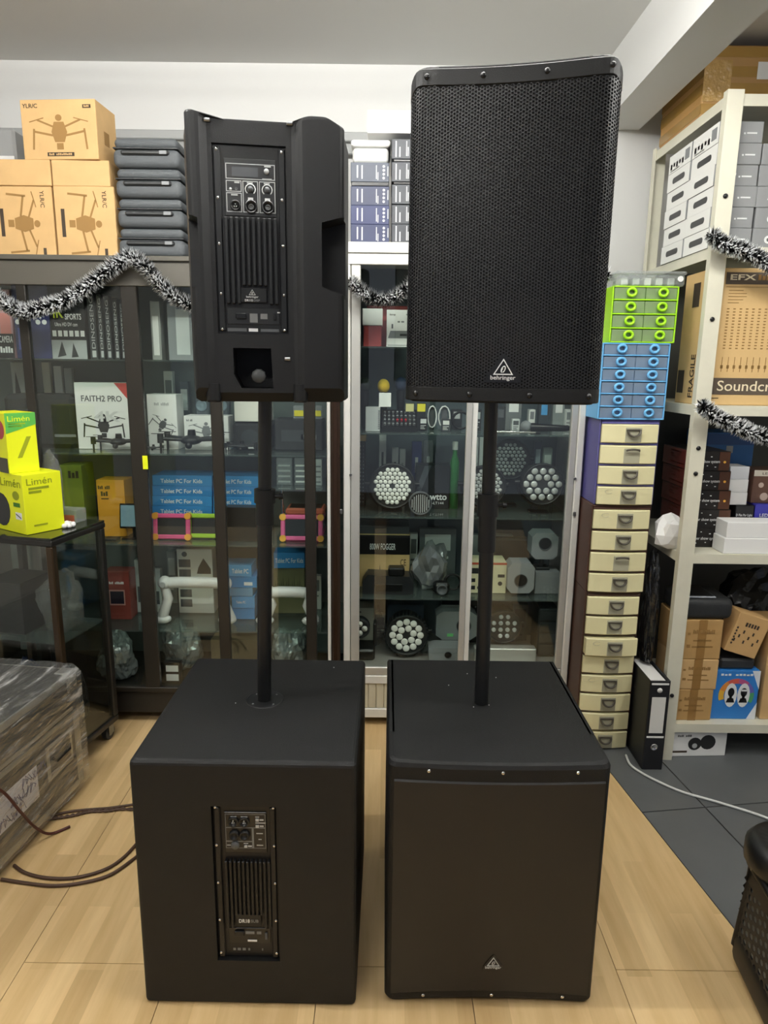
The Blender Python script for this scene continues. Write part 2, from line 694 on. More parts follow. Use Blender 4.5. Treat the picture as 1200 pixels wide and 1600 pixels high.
# dark tiles, laid parallel to the edge
TS = 0.60
for a in range(-4, 6):
    for b in range(0, 5):
        q = p_a + ed * (a * TS + 0.21) + en * (b * TS if b == 0 else b * TS - 0.36)
        wdt = TS - 0.36 if b == 0 else TS
        g = 0.0025
        poly = [(q + ed * g + en * g), (q + ed * (TS - g) + en * g), (q + ed * (TS - g) + en * (wdt - g)), (q + ed * g + en * (wdt - g))]
        poly = [(p.x, p.y) for p in poly]
        if all(p[1] > 3.2 or p[0] > 2.8 for p in poly):
            continue
        poly = [(min(p[0], 2.85), min(p[1], 3.2)) for p in poly]
        slab(poly[::-1] if ed.cross(en).z < 0 else poly, -0.008, 0.0).build('tile', TILE, floor)

struct(MB().box(-2.6, 2.9, WALLY, WALLY + 0.12, 0, CEIL).build('wall_back', WALLM))
struct(MB().box(-2.72, -2.6, -3.0, WALLY + 0.12, 0, CEIL).build('wall_left', WALLM))
struct(MB().box(2.9, 3.02, -3.0, WALLY + 0.12, 0, CEIL).build('wall_right', WALLM))
struct(MB().box(-2.72, 3.02, -3.0, WALLY + 0.12, CEIL, CEIL + 0.1).build('ceiling', CEILM))
struct(MB().box(0.90, 1.07, -3.0, WALLY, 2.53, CEIL).build('trim_1', WALLM))      # ceiling beam
struct(MB().box(1.07, 2.9, -3.0, WALLY, 2.70, CEIL).build('trim_2', CEILM))       # lower ceiling beyond the beam
# grey cable rail along the back wall
zr0, zr1 = Zof(250, 217, WALLY - 0.03), Zof(250, 202, WALLY - 0.03)
rail = struct(MB().rbox(-2.4, 0.88, WALLY - 0.03, WALLY - 0.001, zr0, zr1, 0.004).build('trim_3', mat('9b9d9c', 0.5)))
MB().rbox(-2.4, 0.88, WALLY - 0.042, WALLY - 0.031, zr0 - 0.055, zr0 - 0.012, 0.003).build('rail_lip', mat('8a8c8b', 0.5), rail)

# ================================================================== subwoofers
ZS = 0.653
SUBM = mat('0f1011', 0.58, bump=0.25, bscale=650, spec=0.38)
SUBF = mat('1c1d1e', 0.6, bump=0.25, bscale=900)
SILK = mat('b9bcbc', 0.5)
SILKD = mat('77797a', 0.6)
INKW = mat('e6e8e8', 0.5)


def round_block(w, d, h, r, seg=3):
    bm = bmesh.new()
    bmesh.ops.create_cube(bm, size=1)
    for v in bm.verts:
        v.co = Vector((v.co.x * w, (v.co.y + 0.5) * d, (v.co.z + 0.5) * h))
    bmesh.ops.bevel(bm, geom=list(bm.edges), offset=r, segments=seg, profile=0.5, affect='EDGES')
    bm.verts.ensure_lookup_table()
    vs = [tuple(v.co) for v in bm.verts]
    fs = [tuple(v.index for v in f.verts) for f in bm.faces]
    bm.free()
    return vs, fs


def logo(parent, cx, cz, s, m, y=-0.001, word=True):
    """open triangle with a curled mark above the word"""
    mb = MB()
    tri = [(-0.5, 0.0), (0.5, 0.0), (0.0, 0.80)]
    inn = [(-0.41, 0.055), (0.41, 0.055), (0.0, 0.705)]
    for k in range(3):
        a, b, c, d = tri[k], tri[(k + 1) % 3], inn[(k + 1) % 3], inn[k]
        mb.prism([(cx + p[0] * s, cz + p[1] * s) for p in (a, b, c, d)], y - 0.0015, y)
    # the curled mark: a slanted open ellipse and a stroke
    e = []
    for k in range(15):
        t = math.radians(-60 + k * 24)
        px_, pz_ = 0.085 * math.cos(t), 0.165 * math.sin(t)
        a = math.radians(-24)
        e.append((cx + s * (px_ * math.cos(a) - pz_ * math.sin(a)), cz + s * (0.27 + px_ * math.sin(a) + pz_ * math.cos(a))))
    mb.tube([(p[0], y - 0.001, p[1]) for p in e], 0.026 * s, 6)
    mb.tube([(cx - 0.02 * s, y - 0.001, cz + 0.33 * s), (cx - 0.09 * s, y - 0.001, cz + 0.17 * s)], 0.022 * s, 6)
    mb.build('emblem', m, parent)
    if word:
        DIM[parent.name] = (1.0, 1.0, 1.0)
        O, wv = cx, s
        o = lettering(parent, 'behringer', 0.5 + cx - 0.62 * s, 0.5 + cx + 0.62 * s, cz - 0.30 * s, cz - 0.03 * s, m, bold=0.01, off=-y, th=0.001)


def screws(parent, pts, r=0.0045, y=0.0, m=CHROME, name='screw'):
    me = MB().lathe([(0.0, 0.35 * r), (0.55 * r, 0.32 * r), (r, 0), (r, -0.002)], 10).mesh(name, m)
    for x, z in pts:
        inst(me, name, parent, (x, y, z), (PI / 2, 0, 0))


def ring_frame(mb, x0, x1, z0, z1, t, y0, y1):
    mb.box(x0, x1, y0, y1, z0, z0 + t).box(x0, x1, y0, y1, z1 - t, z1)
    mb.box(x0, x0 + t, y0, y1, z0 + t, z1 - t).box(x1 - t, x1, y0, y1, z0 + t, z1 - t)


def amp_sub(parent, x0, x1, z0, z1):
    """plate amplifier set into the subwoofer's back, local coordinates, surface at y=0"""
    W, Hh = x1 - x0, z1 - z0
    gx = lambda u: x0 + W * u
    gz = lambda v: z1 - Hh * v          # v measured downwards
    pl = MB().box(x0 + 0.002, x1 - 0.002, 0.012, 0.016, z0 + 0.002, z1 - 0.002)
    plate = pl.build('amplifier_plate', PLBLK, parent)
    MB().rbox(gx(.03), gx(.12), 0.004, 0.0119, gz(.985), gz(.015), .002).build('side_rail', PLBLK, plate)
    MB().rbox(gx(.88), gx(.97), 0.004, 0.0119, gz(.985), gz(.015), .002).build('side_rail', PLBLK, plate)
    MB().rbox(gx(.18), gx(.83), 0.009, 0.0119, gz(.30), gz(.05), .001).build('control_panel', BLACKG, plate)
    y = 0.0085
    fr = MB()
    ring_frame(fr, gx(.195), gx(.815), gz(.275), gz(.06), .0012, y, y + .0005)
    fr.box(gx(.195), gx(.815), y, y + .0005, gz(.148), gz(.143))
    fr.box(gx(.60), gx(.63), y, y + .0005, gz(.275), gz(.15)).box(gx(.195), gx(.60), y, y + .0005, gz(.235), gz(.228))
    fr.build('printed_lines', SILKD, plate)
    tx = MB()
    for u, v, w in ((.28, .075, .09), (.44, .075, .10), (.66, .075, .06), (.66, .112, .16), (.29, .215, .06), (.46, .215, .07), (.47, .242, .07), (.21, .254, .06), (.67, .178, .10), (.70, .215, .05), (.67, .252, .10)):
        tx.box(gx(u), gx(u + w), y, y + .0005, gz(v + .005), gz(v))
    for u, v, w in ((.665, .088, .05), (.665, .127, .05), (.48, .254, .045)):
        tx.box(gx(u), gx(u + w), y - .002, y + .0005, gz(v + .014), gz(v))
        tx.box(gx(u + w + .01), gx(u + w + .07), y, y + .0005, gz(v + .012), gz(v + .003))
    tx.build('printed_captions', SILK, plate)['kind'] = 'stuff'
    for u, v, r in ((.32, .108, .0125), (.49, .108, .0125)):
        k = MB().lathe([(r, 0), (r, .005), (r * .75, .005), (r * .7, .001), (0, .001)], 20).build('socket', BLACKG, plate, (gx(u), .009, gz(v)), (PI / 2, 0, 0))
        MB().box(-.003, -.001, -.003, -.001, .001, .004).box(.001, .003, -.003, -.001, .001, .004).box(-.001, .001, .002, .004, .001, .004).build('contact', SILK, k)['kind'] = 'stuff'
    for u, v in ((.33, .19), (.49, .19)):
        MB().lathe([(.0125, 0), (.0115, .007), (.008, .0075), (.0075, .003), (0, .003)], 20).build('knob', PLBLK, plate, (gx(u), .009, gz(v)), (PI / 2, 0, 0))
    MB().lathe([(.010, 0), (.0095, .005), (0, .0055)], 18).build('knob', MGREY, plate, (gx(.34), .009, gz(.254)), (PI / 2, 0, 0))
    fins = 11
    for k in range(fins):
        u = .175 + .066 * k
        lo = .78 if k in (0, 1, fins - 2, fins - 1) else .695
        MB().rbox(gx(u), gx(u + .042), -.001, .0119, gz(lo), gz(.345), .0015).build('fin', PLBLK, plate)
    nm = MB().rbox(gx(.31), gx(.71), .005, .0119, gz(.775), gz(.70), .001).build('name_plate', PLBLK, plate)
    DIM[plate.name] = (1, 1, 1)
    lettering(plate, 'DR18', .5 + gx(.36), .5 + gx(.53), gz(.752), gz(.728), INKW, off=-.0042, bold=.02)
    lettering(plate, 'SUB', .5 + gx(.55), .5 + gx(.67), gz(.750), gz(.730), SILKD, off=-.0042, bold=.02)
    MB().rbox(gx(.18), gx(.85), .010, .0119, gz(.90), gz(.80), .001).build('mains_panel', BLACKG, plate)
    sk = MB().rbox(gx(.28), gx(.43), .005, .0099, gz(.845), gz(.815), .001).build('mains_socket', PLBLK, plate)
    MB().box(gx(.45), gx(.59), .0088, .0097, gz(.838), gz(.820)).build('printed_captions', SILKD, plate)
    MB().box(gx(.63), gx(.70), .0088, .0097, gz(.838), gz(.82)).build('printed_captions', SILKD, plate)
    MB().box(gx(.48), gx(.63), .0085, .0097, gz(.888), gz(.877)).build('label_sticker', INKW, plate)
    MB().rbox(gx(.76), gx(.80), .006, .0098, gz(.87), gz(.825), .001).build('switch', MGREY, plate)
    mk = MB()
    for u, w in ((.24, .04), (.31, .05), (.39, .05), (.48, .03), (.70, .02)):
        mk.box(gx(u), gx(u + w), .0113, .0119, gz(.955), gz(.940))
    mk.build('printed_marks', SILKD, plate)['kind'] = 'stuff'
    screws(plate, [(gx(u), gz(v)) for u in (.055, .945) for v in (.012, .25, .49, .735, .955)], .0035, .0035)


pa, pb = atZ(200, 1188, ZS), atZ(557, 1195, ZS)
WS1 = (pb - pa).length
rz1 = math.atan2(pb.y - pa.y, pb.x - pa.x) * 0.5
mid = (pa + pb) / 2
DS = 0.56
sub1 = thing('subwoofer', 'black subwoofer turned round to show its plate amplifier and heat sink fins', 'subwoofer', (mid.x, mid.y, 0), (0, 0, rz1))
body = MB().add(*round_block(WS1, DS, ZS, .011)).build('cabinet_body', SUBM, sub1)
q0, q1 = atY(329, 1260, mid.y), atY(434, 1502, mid.y)
ax0, ax1, az0, az1 = q0.x - mid.x, X(434, mid.y, .4) - mid.x, q1.z, q0.z
boolcut(body, [MB().box(ax0, ax1, -0.05, 0.016, az0, az1)])
amp_sub(sub1, ax0, ax1, az0, az1)
pm = atZ(413, 1093, ZS)
pmx, pmy = pm.x, pm.y
loc1 = sub1.matrix_world
cup = MB().lathe([(.0, .0012), (.020, .0012), (.046, .0014), (.050, .0006), (.050, 0)], 32).build('pole_plate', PLBLK, sub1, (pmx - mid.x, pmy - mid.y, ZS))
screws(sub1, [], .003)
for k in range(4):
    a = PI / 4 + k * PI / 2
    MB().lathe([(0, .001), (.0025, .0008), (.003, 0)], 8).build('screw', STEEL, sub1, (pmx - mid.x + .038 * math.cos(a), pmy - mid.y + .038 * math.sin(a), ZS + .0012))

pc, pd = atZ(606, 1190, ZS), atZ(959, 1194, ZS)
WS2 = (pd - pc).length
mid2 = (pc + pd) / 2
sub2 = thing('subwoofer', 'black subwoofer showing its bowed dark grille with a small triangular emblem', 'subwoofer', (mid2.x, mid2.y, 0), (0, 0, 0))
# cabinet: plan with rounded front corners, top and bottom front edges bowed
NB = 24


def bowed(w, d, h, bow, lo, r):
    """block whose front top edge dips and whose front bottom edge arches in the middle"""
    mb = MB()
    plan = []
    for k in range(7):
        a = PI + (PI / 2) * k / 6
        plan.append((-w / 2 + r + r * math.cos(a), r + r * math.sin(a)))
    for k in range(1, NB):
        plan.append((-w / 2 + r + (w - 2 * r) * k / NB, 0.0))
    for k in range(7):
        a = 1.5 * PI + (PI / 2) * k / 6
        plan.append((w / 2 - r + r * math.cos(a), r + r * math.sin(a)))
    plan += [(w / 2, d), (-w / 2, d)]
    prof = lambda x: 1 - (2 * x / w) ** 2
    rows = []
    for (ins, zf) in ((.012, 0), (.004, .003), (0, .012)):
        rows.append([(x * (1 - 2 * ins / w), y + ins * (1 - 2 * y / d), zf + lo * max(0, prof(x)) * max(0, 1 - y / .12)) for x, y in plan])
    for (ins, zf) in ((0, h - .012), (.004, h - .003), (.012, h)):
        rows.append([(x * (1 - 2 * ins / w), y + ins * (1 - 2 * y / d), zf - bow * max(0, prof(x)) * max(0, 1 - y / .10) ** 2) for x, y in plan])
    n = len(plan)
    vs = [p for rw in rows for p in rw]
    fs = []
    for i_ in range(len(rows) - 1):
        for k in range(n):
            fs.append((i_ * n + k, i_ * n + (k + 1) % n, (i_ + 1) * n + (k + 1) % n, (i_ + 1) * n + k))
    mb.add(vs, fs)
    # lids: grid towards the middle of the top
    for rw, zc in ((rows[-1], h), (rows[0], 0.0)):
        inner = [(p[0] * .98, max(p[1], .13), zc) for p in rw]
        mb.add(rw + inner, [(k, (k + 1) % n, n + (k + 1) % n, n + k) for k in range(n)])
        mb.add([(-w * .49, .13, zc), (w * .49, .13, zc), (w * .49, d - .012, zc), (-w * .49, d - .012, zc)], [(0, 1, 2, 3)])
    return mb


bmesh_tmp = bowed(WS2, DS, ZS, .007, .010, .022)
me_ = bmesh_tmp.mesh('cabinet_body', SUBM)
bm = bmesh.new(); bm.from_mesh(me_)
bmesh.ops.remove_doubles(bm, verts=bm.verts, dist=1e-5)
bmesh.ops.recalc_face_normals(bm, faces=bm.faces)
bm.to_mesh(me_); bm.free()
o = inst(me_, 'cabinet_body', sub2)
# grille: slightly proud sheet between the two bowed lips
gv, gf = [], []
w_ = WS2 - 0.030
NG = 30
for k in range(NG + 1):
    x = -w_ / 2 + w_ * k / NG
    pr = max(0, 1 - (2 * x / WS2) ** 2)
    zt, zb_ = ZS - .046 - .007 * pr, .030 + .012 * pr
    for j, (yy, zz) in enumerate(((-.0005, zt + .004), (-.004, zt), (-.004, zb_), (-.0005, zb_ - .004))):
        gv.append((x, yy, zz))
for k in range(NG):
    for j in range(3):
        gf.append((k * 4 + j, k * 4 + j + 1, (k + 1) * 4 + j + 1, (k + 1) * 4 + j))
gr = MB().add(gv, gf).build('grille', SUBF, sub2, fix=False)


def dotted(h1, h2, scale):
    m = bpy.data.materials.new('fine_perforation')
    m.use_nodes = True
    nt = m.node_tree
    b = nt.nodes['Principled BSDF']
    b.inputs['Roughness'].default_value = 0.5
    tc = nt.nodes.new('ShaderNodeTexCoord')
    mp = nt.nodes.new('ShaderNodeMapping')
    mp.inputs['Scale'].default_value = (scale, scale, scale)
    vo = nt.nodes.new('ShaderNodeTexVoronoi')
    vo.inputs['Randomness'].default_value = 0.0
    r = nt.nodes.new('ShaderNodeValToRGB')
    r.color_ramp.elements[0].position = 0.30
    r.color_ramp.elements[1].position = 0.40
    r.color_ramp.elements[0].color = (*lin(h2), 1)
    r.color_ramp.elements[1].color = (*lin(h1), 1)
    nt.links.new(tc.outputs['Object'], mp.inputs[0])
    nt.links.new(mp.outputs[0], vo.inputs['Vector'])
    nt.links.new(vo.outputs['Distance'], r.inputs[0])
    nt.links.new(r.outputs[0], b.inputs['Base Color'])
    return m


gr.data.materials.clear()
gr.data.materials.append(dotted('131314', '070708', 220))
screws(sub2, [(X(px_, mid2.y, .62) - mid2.x, ZS - .022 - .004 * (1 - abs(px_ - 786) / 160)) for px_ in (670, 786, 903)] +
       [(X(px_, mid2.y, .03) - mid2.x, .020 + .005 * (1 - abs(px_ - 768) / 160)) for px_ in (661, 768, 879)], .0045, -.0006)
zb = Zof(770, 1506, mid2.y)
xb = X(770, mid2.y, zb) - mid2.x
MB().prism([(xb - .024, zb - .012), (xb + .024, zb - .012), (xb + .024, zb - .003), (xb + .002, zb + .030), (xb - .002, zb + .030), (xb - .024, zb - .003)], -.0058, -.0042).build('badge', BLACKG, sub2)
logo(sub2, xb, zb, .031, SILK, -.0058)
# dust specks lying on the tops
sp_ = MB()
for px_, py_ in ((747, 1043), (730, 1053), (775, 1059), (701, 1071), (740, 1105), (764, 1102), (520, 1043), (367, 1099)):
    q = atZ(px_, py_, ZS)
    tgt = sub1 if px_ < 600 else sub2
    c = mid if px_ < 600 else mid2
    MB().ball((q.x - c.x, q.y - c.y, ZS + .0008), .0018, 6, 4, (1, 1, .5)).build('paint_fleck', WHITE, tgt)

# ================================================================== poles
POLEM = mat('121314', 0.38)


def pole(label, x0, y0, x1, y1, z1, cpx, cz0, cz1, name='speaker_pole'):
    t = thing(name, label, 'pole', (x0, y0, ZS + .0015))
    ht = z1 - ZS - .0015
    P = lambda z: Vector(((x1 - x0) * z / ht, (y1 - y0) * z / ht, z))
    MB().cyl(P(0), P(cz0 - ZS), .0185, n=24).build('lower_tube', POLEM, t)
    MB().cyl(P(cz0 - ZS), P(ht), .0165, n=24).build('upper_tube', POLEM, t)
    a, b = cz0 - ZS, cz1 - ZS
    c = MB().cyl(P(a), P(a + (b - a) * .62), .0225, n=24).cyl(P(a + (b - a) * .62), P(b), .0265, n=24).build('clamp_collar', PLBLK, t)
    k0 = P(a + (b - a) * .8)
    MB().cyl(k0 + Vector((.02, 0, 0)), k0 + Vector((.036, 0, 0)), .005, n=10).cyl(k0 + Vector((.036, 0, 0)), k0 + Vector((.046, 0, 0)), .009, .007, n=12).build('clamp_knob', PLBLK, c)
    return t


ZB1 = 1.442
pole('black speaker pole rising from the subwoofer with the plate amplifier', pmx, pmy, X(414, pmy, 1.45), pmy, ZB1 - .004, 413, Zof(413, 820, pmy), Zof(413, 765, pmy))
pm2 = atZ(752, 1098, ZS)
ZB2 = 1.449
pole('black speaker pole rising from the subwoofer with the bowed grille', pm2.x, pm2.y, X(768, pm2.y, 1.45), pm2.y, ZB2 - .001, 752, Zof(758, 862, pm2.y), Zof(760, 772, pm2.y))

# ================================================================== loudspeaker seen from the front
SPKM = mat('0f1011', 0.5, bump=0.10, bscale=500, spec=0.4)
GRM = mat('222325', 0.42, 0.2)
yaw2 = math.radians(-11)
W2, H2 = 0.412, 0.664
D2 = 0.36
cxs, cys = X(792, 1.46, 1.75), 1.475
spk2 = thing('loudspeaker', 'black loudspeaker on a pole with its perforated grille facing out', 'loudspeaker', (cxs, cys, ZB2), (0, 0, yaw2))


def topz(x, w, h):
    t = abs(2 * x / w)
    return h - 0.010 * max(0, 1 - t * t) - 0.018 * max(0, (t - .9) / .1) ** 2.2


def plan_front(w, d, r=0.040):
    pts = []
    pts.append((-w * .35, d))
    pts.append((-w * .47, d * .35))
    for k in range(9):
        a = math.radians(186 + 84 * k / 8)
        pts.append((-w / 2 + r + r * math.cos(a), r + r * math.sin(a) + .004))
    for k in range(1, 24):
        x = -w / 2 + r + (w - 2 * r) * k / 24
        pts.append((x, .004 - .006 * (1 - (2 * x / w) ** 2)))
    for k in range(9):
        a = math.radians(270 + 84 * k / 8)
        pts.append((w / 2 - r + r * math.cos(a), r + r * math.sin(a) + .004))
    pts.append((w * .47, d * .35))
    pts.append((w * .35, d))
    return pts


PL2 = plan_front(W2, D2)


def loft(plan, zb_f, zt_f, b=.006):
    n = len(plan)
    cx, cy = sum(p[0] for p in plan) / n, sum(p[1] for p in plan) / n
    sh = lambda p, k: (cx + (p[0] - cx) * k, cy + (p[1] - cy) * k)
    rows = []
    for k, dz in ((.965, 0), (1, b)):
        rows.append([(*sh(p, k), zb_f(p) + dz) for p in plan])
    for k, dz in ((1, -b), (.99, -b * .3), (.97, 0)):
        rows.append([(*sh(p, k), zt_f(p) + dz) for p in plan])
    vs = [p for rw in rows for p in rw]
    fs = []
    for i_ in range(len(rows) - 1):
        for k in range(n):
            fs.append((i_ * n + k, i_ * n + (k + 1) % n, (i_ + 1) * n + (k + 1) % n, (i_ + 1) * n + k))
    o_ = len(vs)
    vs.append((cx, cy, sum(p[2] for p in rows[0]) / n))
    vs.append((cx, cy, min(p[2] for p in rows[-1])))
    L = (len(rows) - 1) * n
    for k in range(n):
        fs.append((o_, (k + 1) % n, k))
        fs.append((o_ + 1, L + k, L + (k + 1) % n))
    return vs, fs


MB().add(*loft([(p[0] * .985, p[1] * .98 + .006) for p in PL2], lambda p: 0, lambda p: topz(p[0], W2, H2))).build('cabinet_body', SPKM, spk2)
# grille wrapped round the front
arc = PL2[2:-2]
acc = [0]
for k in range(1, len(arc)):
    acc.append(acc[-1] + math.dist(arc[k], arc[k - 1]))
TOT = acc[-1]


def on_arc(s_, off):
    s_ = min(max(s_, 0), TOT)
    k = 0
    while k < len(acc) - 2 and acc[k + 1] < s_:
        k += 1
    t = (s_ - acc[k]) / (acc[k + 1] - acc[k])
    a, b = Vector(arc[k]), Vector(arc[k + 1])
    p = a.lerp(b, t)
    d = (b - a).normalized()
    nrm = Vector((d.y, -d.x))
    return p + nrm * off


zg0 = .034
pitch_ = .0068
RH = pitch_ * math.sqrt(3) / 2
cols = int(TOT / RH) - 0
gvs, gfs = [], []
hexo = [(math.cos(PI / 3 * k) * pitch_ / math.sqrt(3), math.sin(PI / 3 * k) * pitch_ / math.sqrt(3)) for k in range(6)]
for c in range(1, cols):
    s0 = c * RH
    zt_ = topz(on_arc(s0, 0).x, W2, H2) - .040
    nrow = int((zt_ - zg0) / pitch_)
    for r_ in range(nrow + 1):
        z0 = zg0 + r_ * pitch_ + (pitch_ / 2 if c % 2 else 0)
        if z0 > zt_:
            continue
        o_ = len(gvs)
        for k in range(6):
            p = on_arc(s0 + hexo[k][0], .0022)
            gvs.append((p.x, p.y, z0 + hexo[k][1]))
        for rr, of in ((.64, .0022), (.60, .0002)):
            for k in range(6):
                p = on_arc(s0 + hexo[k][0] * rr, of)
                gvs.append((p.x, p.y, z0 + hexo[k][1] * rr))
        for k in range(6):
            k2 = (k + 1) % 6
            gfs.append((o_ + k, o_ + k2, o_ + 6 + k2, o_ + 6 + k))
            gfs.append((o_ + 6 + k, o_ + 6 + k2, o_ + 12 + k2, o_ + 12 + k))
grl = MB().add(gvs, gfs).build('perforated_grille', GRM, spk2, fix=False)
grl['kind'] = 'stuff'
bk = []
bf = []
for k in range(41):
    p = on_arc(TOT * k / 40, -.0006)
    bk += [(p.x, p.y, zg0 - .01), (p.x, p.y, topz(p.x, W2, H2) - .03)]
bf = [(2 * k, 2 * k + 2, 2 * k + 3, 2 * k + 1) for k in range(40)]
MB().add(bk, bf).build('grille_backing', mat('060606', 0.9), spk2)
for lo_, nm_ in ((True, 'lower_band'), (False, 'upper_band')):
    vv = []
    for k in range(61):
        p = on_arc(TOT * k / 60, .0026)
        q = on_arc(TOT * k / 60, .0002)
        tz = topz(p.x, W2, H2)
        a, b = ((.005, zg0 - .002) if lo_ else (tz - .036, tz - .008))
        vv += [(q.x, q.y, a - .002), (p.x, p.y, a), (p.x, p.y, b), (q.x, q.y, b + .002)]
    MB().add(vv, [(4 * k + j, 4 * k + 4 + j, 4 * k + 5 + j, 4 * k + 1 + j) for k in range(60) for j in range(3)]).build(nm_, SPKM, spk2)
for s_, z_ in [(TOT * f, .018) for f in (.10, .36, .64, .91)] + [(TOT * f, None) for f in (.12, .37, .64, .91)]:
    p = on_arc(s_, .003)
    z_ = z_ if z_ else topz(p.x, W2, H2) - .021
    MB().lathe([(0, .0035), (.003, .0035), (.0055, .001), (.006, 0), (.006, -.002)], 12).build('grille_screw', BLACKG, spk2, (p.x, p.y, z_), (PI / 2, 0, 0))
lx = X(789, 1.46, 1.5) - cxs - .002
lz = .060
yb = on_arc(TOT * .5 + lx, 0).y - .0030
MB().prism([(lx - .038, lz - .016), (lx + .038, lz - .016), (lx + .036, lz - .004), (lx + .004, lz + .042), (lx - .004, lz + .042), (lx - .036, lz - .004)], yb - .0012, yb).build('badge', BLACKG, spk2)
logo(spk2, lx, lz, .042, INKW, yb - .0012)
for xx in (-.13, .13):
    MB().cyl((xx, .06, -.001), (xx, .06, .0005), .012, n=14).build('foot_pad', BLACKG, spk2)

# ================================================================== loudspeaker seen from the back
yaw1 = math.radians(8)
Y1 = 1.545
cx1 = X(419, Y1, 1.75)
ZT1 = Zof(415, 186, Y1)
H1 = ZT1 - ZB1
W1b, W1 = .330, .350
D1 = .33
spk1 = thing('loudspeaker', 'black loudspeaker on a pole turned to show its rear amplifier panel', 'loudspeaker', (cx1, Y1, ZB1), (0, 0, yaw1))
SPKR = mat('121315', 0.5, bump=0.08, bscale=500, spec=0.38)
c0, c1 = X(331, Y1, 1.75) - cx1, X(461, Y1, 1.75) - cx1
hw = W1b / 2


def sst(a, b, t):
    t = min(1, max(0, (t - a) / (b - a)))
    return t * t * (3 - 2 * t)


pl1 = []
xs = [-hw + .014 + (2 * hw - .028) * k / 40 for k in range(41)]
for k in range(5):
    a = PI + PI / 2 * k / 5
    pl1.append((-hw + .014 + .014 * math.cos(a), .016 + .014 * math.sin(a)))
for x in xs:
    lobe = 1 - sst(c0 - .02, c0 + .004, x) * (1 - sst(c1 - .004, c1 + .02, x))
    pl1.append((x, .002 + .010 * (1 - lobe)))
for k in range(1, 6):
    a = 1.5 * PI + PI / 2 * k / 5
    pl1.append((hw - .014 + .014 * math.cos(a), .016 + .014 * math.sin(a)))
pl1 += [(hw + .002, .05), (W1 / 2 + .01, .15), (W1 / 2 + .012, D1), (-W1 / 2 - .012, D1), (-W1 / 2 - .01, .15), (-hw - .002, .05)]


def top1(p):
    t = abs(2 * (p[0] - (c0 + c1) / 2) / .36)
    base = H1 + .012 * sst(.45, .72, t) - .016 * sst(.86, 1.1, t)
    return base - .10 * max(0, p[1] - .03) * 0.4


rear = MB().add(*loft(pl1, lambda p: 0, top1, .005)).build('cabinet_body', SPKR, spk1)
za0, za1 = Zof(400, 522, Y1) - ZB1, Zof(400, 224, Y1) - ZB1
ax0, ax1 = X(339, Y1, 1.75) - cx1 - .002, X(449, Y1, 1.75) - cx1
Mx = Matrix.Translation((0, 0, 0)) @ Matrix.Rotation(math.radians(-38), 4, 'X')
zh0, zh1 = Zof(520, 450, Y1) - ZB1, Zof(520, 345, Y1) - ZB1
cut = [MB().box(ax0, ax1, -.02, .020, za0, za1),
       MB().prism([(-.05, -.05), (.075, -.05), (-.05, .09)], -.3, .3, Matrix.Rotation(PI / 2, 4, 'Z')),
       MB().prism([(hw - .050, zh0 + .004), (hw - .030, zh0 - .004), (hw + .06, zh0 - .03), (hw + .06, zh1 + .03), (hw - .050, zh1)], -.02, .085),
       MB().prism([(-hw + .020, zh0), (-hw + .020, zh1), (-hw - .06, zh1 + .03), (-hw - .06, zh0 - .02)], -.02, .085),
       MB().prism([(-hw - .05, -.02), (-hw + .035, -.02), (-hw - .05, .045)], -.05, .5),
       MB().prism([(hw + .06, -.02), (hw + .06, .03), (hw - .0, -.02)], -.05, .5)]
sx0, sx1 = X(366, Y1, 1.5) - cx1, X(424, Y1, 1.5) - cx1
zs0, zs1 = Zof(400, 607, Y1) - ZB1, Zof(400, 544, Y1) - ZB1
cut.append(MB().prism([(sx0 + .016, zs0), (sx1 + .004, zs0), (sx1, zs1), (sx0, zs1), (sx0, zs0 + .03)], -.05, .12))
boolcut(rear, cut)
# amplifier
gx = lambda u: ax0 + (ax1 - ax0) * u
gz = lambda v: za1 - (za1 - za0) * v
plate = MB().box(ax0 + .0005, ax1 - .0005, .0185, .0198, za0 + .0005, za1 - .0005).build('amplifier_plate', PLBLK, spk1)
AMPM = mat('101215', 0.42, spec=0.4)
yp = .0184
MB().rbox(gx(.015), gx(.11), .013, yp, gz(.985), gz(.015), .002).build('side_rail', AMPM, plate)
MB().rbox(gx(.89), gx(.985), .013, yp, gz(.985), gz(.015), .002).build('side_rail', AMPM, plate)
MB().rbox(gx(.15), gx(.86), .0165, yp, gz(.365), gz(.07), .0012).build('control_panel', mat('1a1c1e', 0.4), plate)
yy = .0160
fr = MB()
for u0, u1, v0, v1 in ((.175, .845, .095, .175), (.175, .385, .182, .24), (.175, .385, .245, .345), (.40, .61, .182, .345), (.625, .845, .182, .345)):
    ring_frame(fr, gx(u0), gx(u1), gz(v1), gz(v0), .0016, yy, yy + .0004)
fr.build('printed_lines', SILK, plate)
MB().box(gx(.26), gx(.615), yy - .0004, yy + .0004, gz(.163), gz(.113)).build('display_screen', mat('4a4d51', 0.25), plate)
MB().lathe([(.0055, 0), (.005, .006), (.0045, .0066), (0, .0066)], 18).build('knob', LGREY, plate, (gx(.73), yy, gz(.131)), (PI / 2, 0, 0))
cpn = MB()
for u, v, w in ((.70, .100, .09), (.67, .166, .13), (.29, .188, .07), (.24, .252, .09), (.46, .188, .08), (.69, .188, .08)):
    cpn.box(gx(u), gx(u + w), yy, yy + .0004, gz(v + .008), gz(v))
cpn.build('printed_captions', SILK, plate)['kind'] = 'stuff'
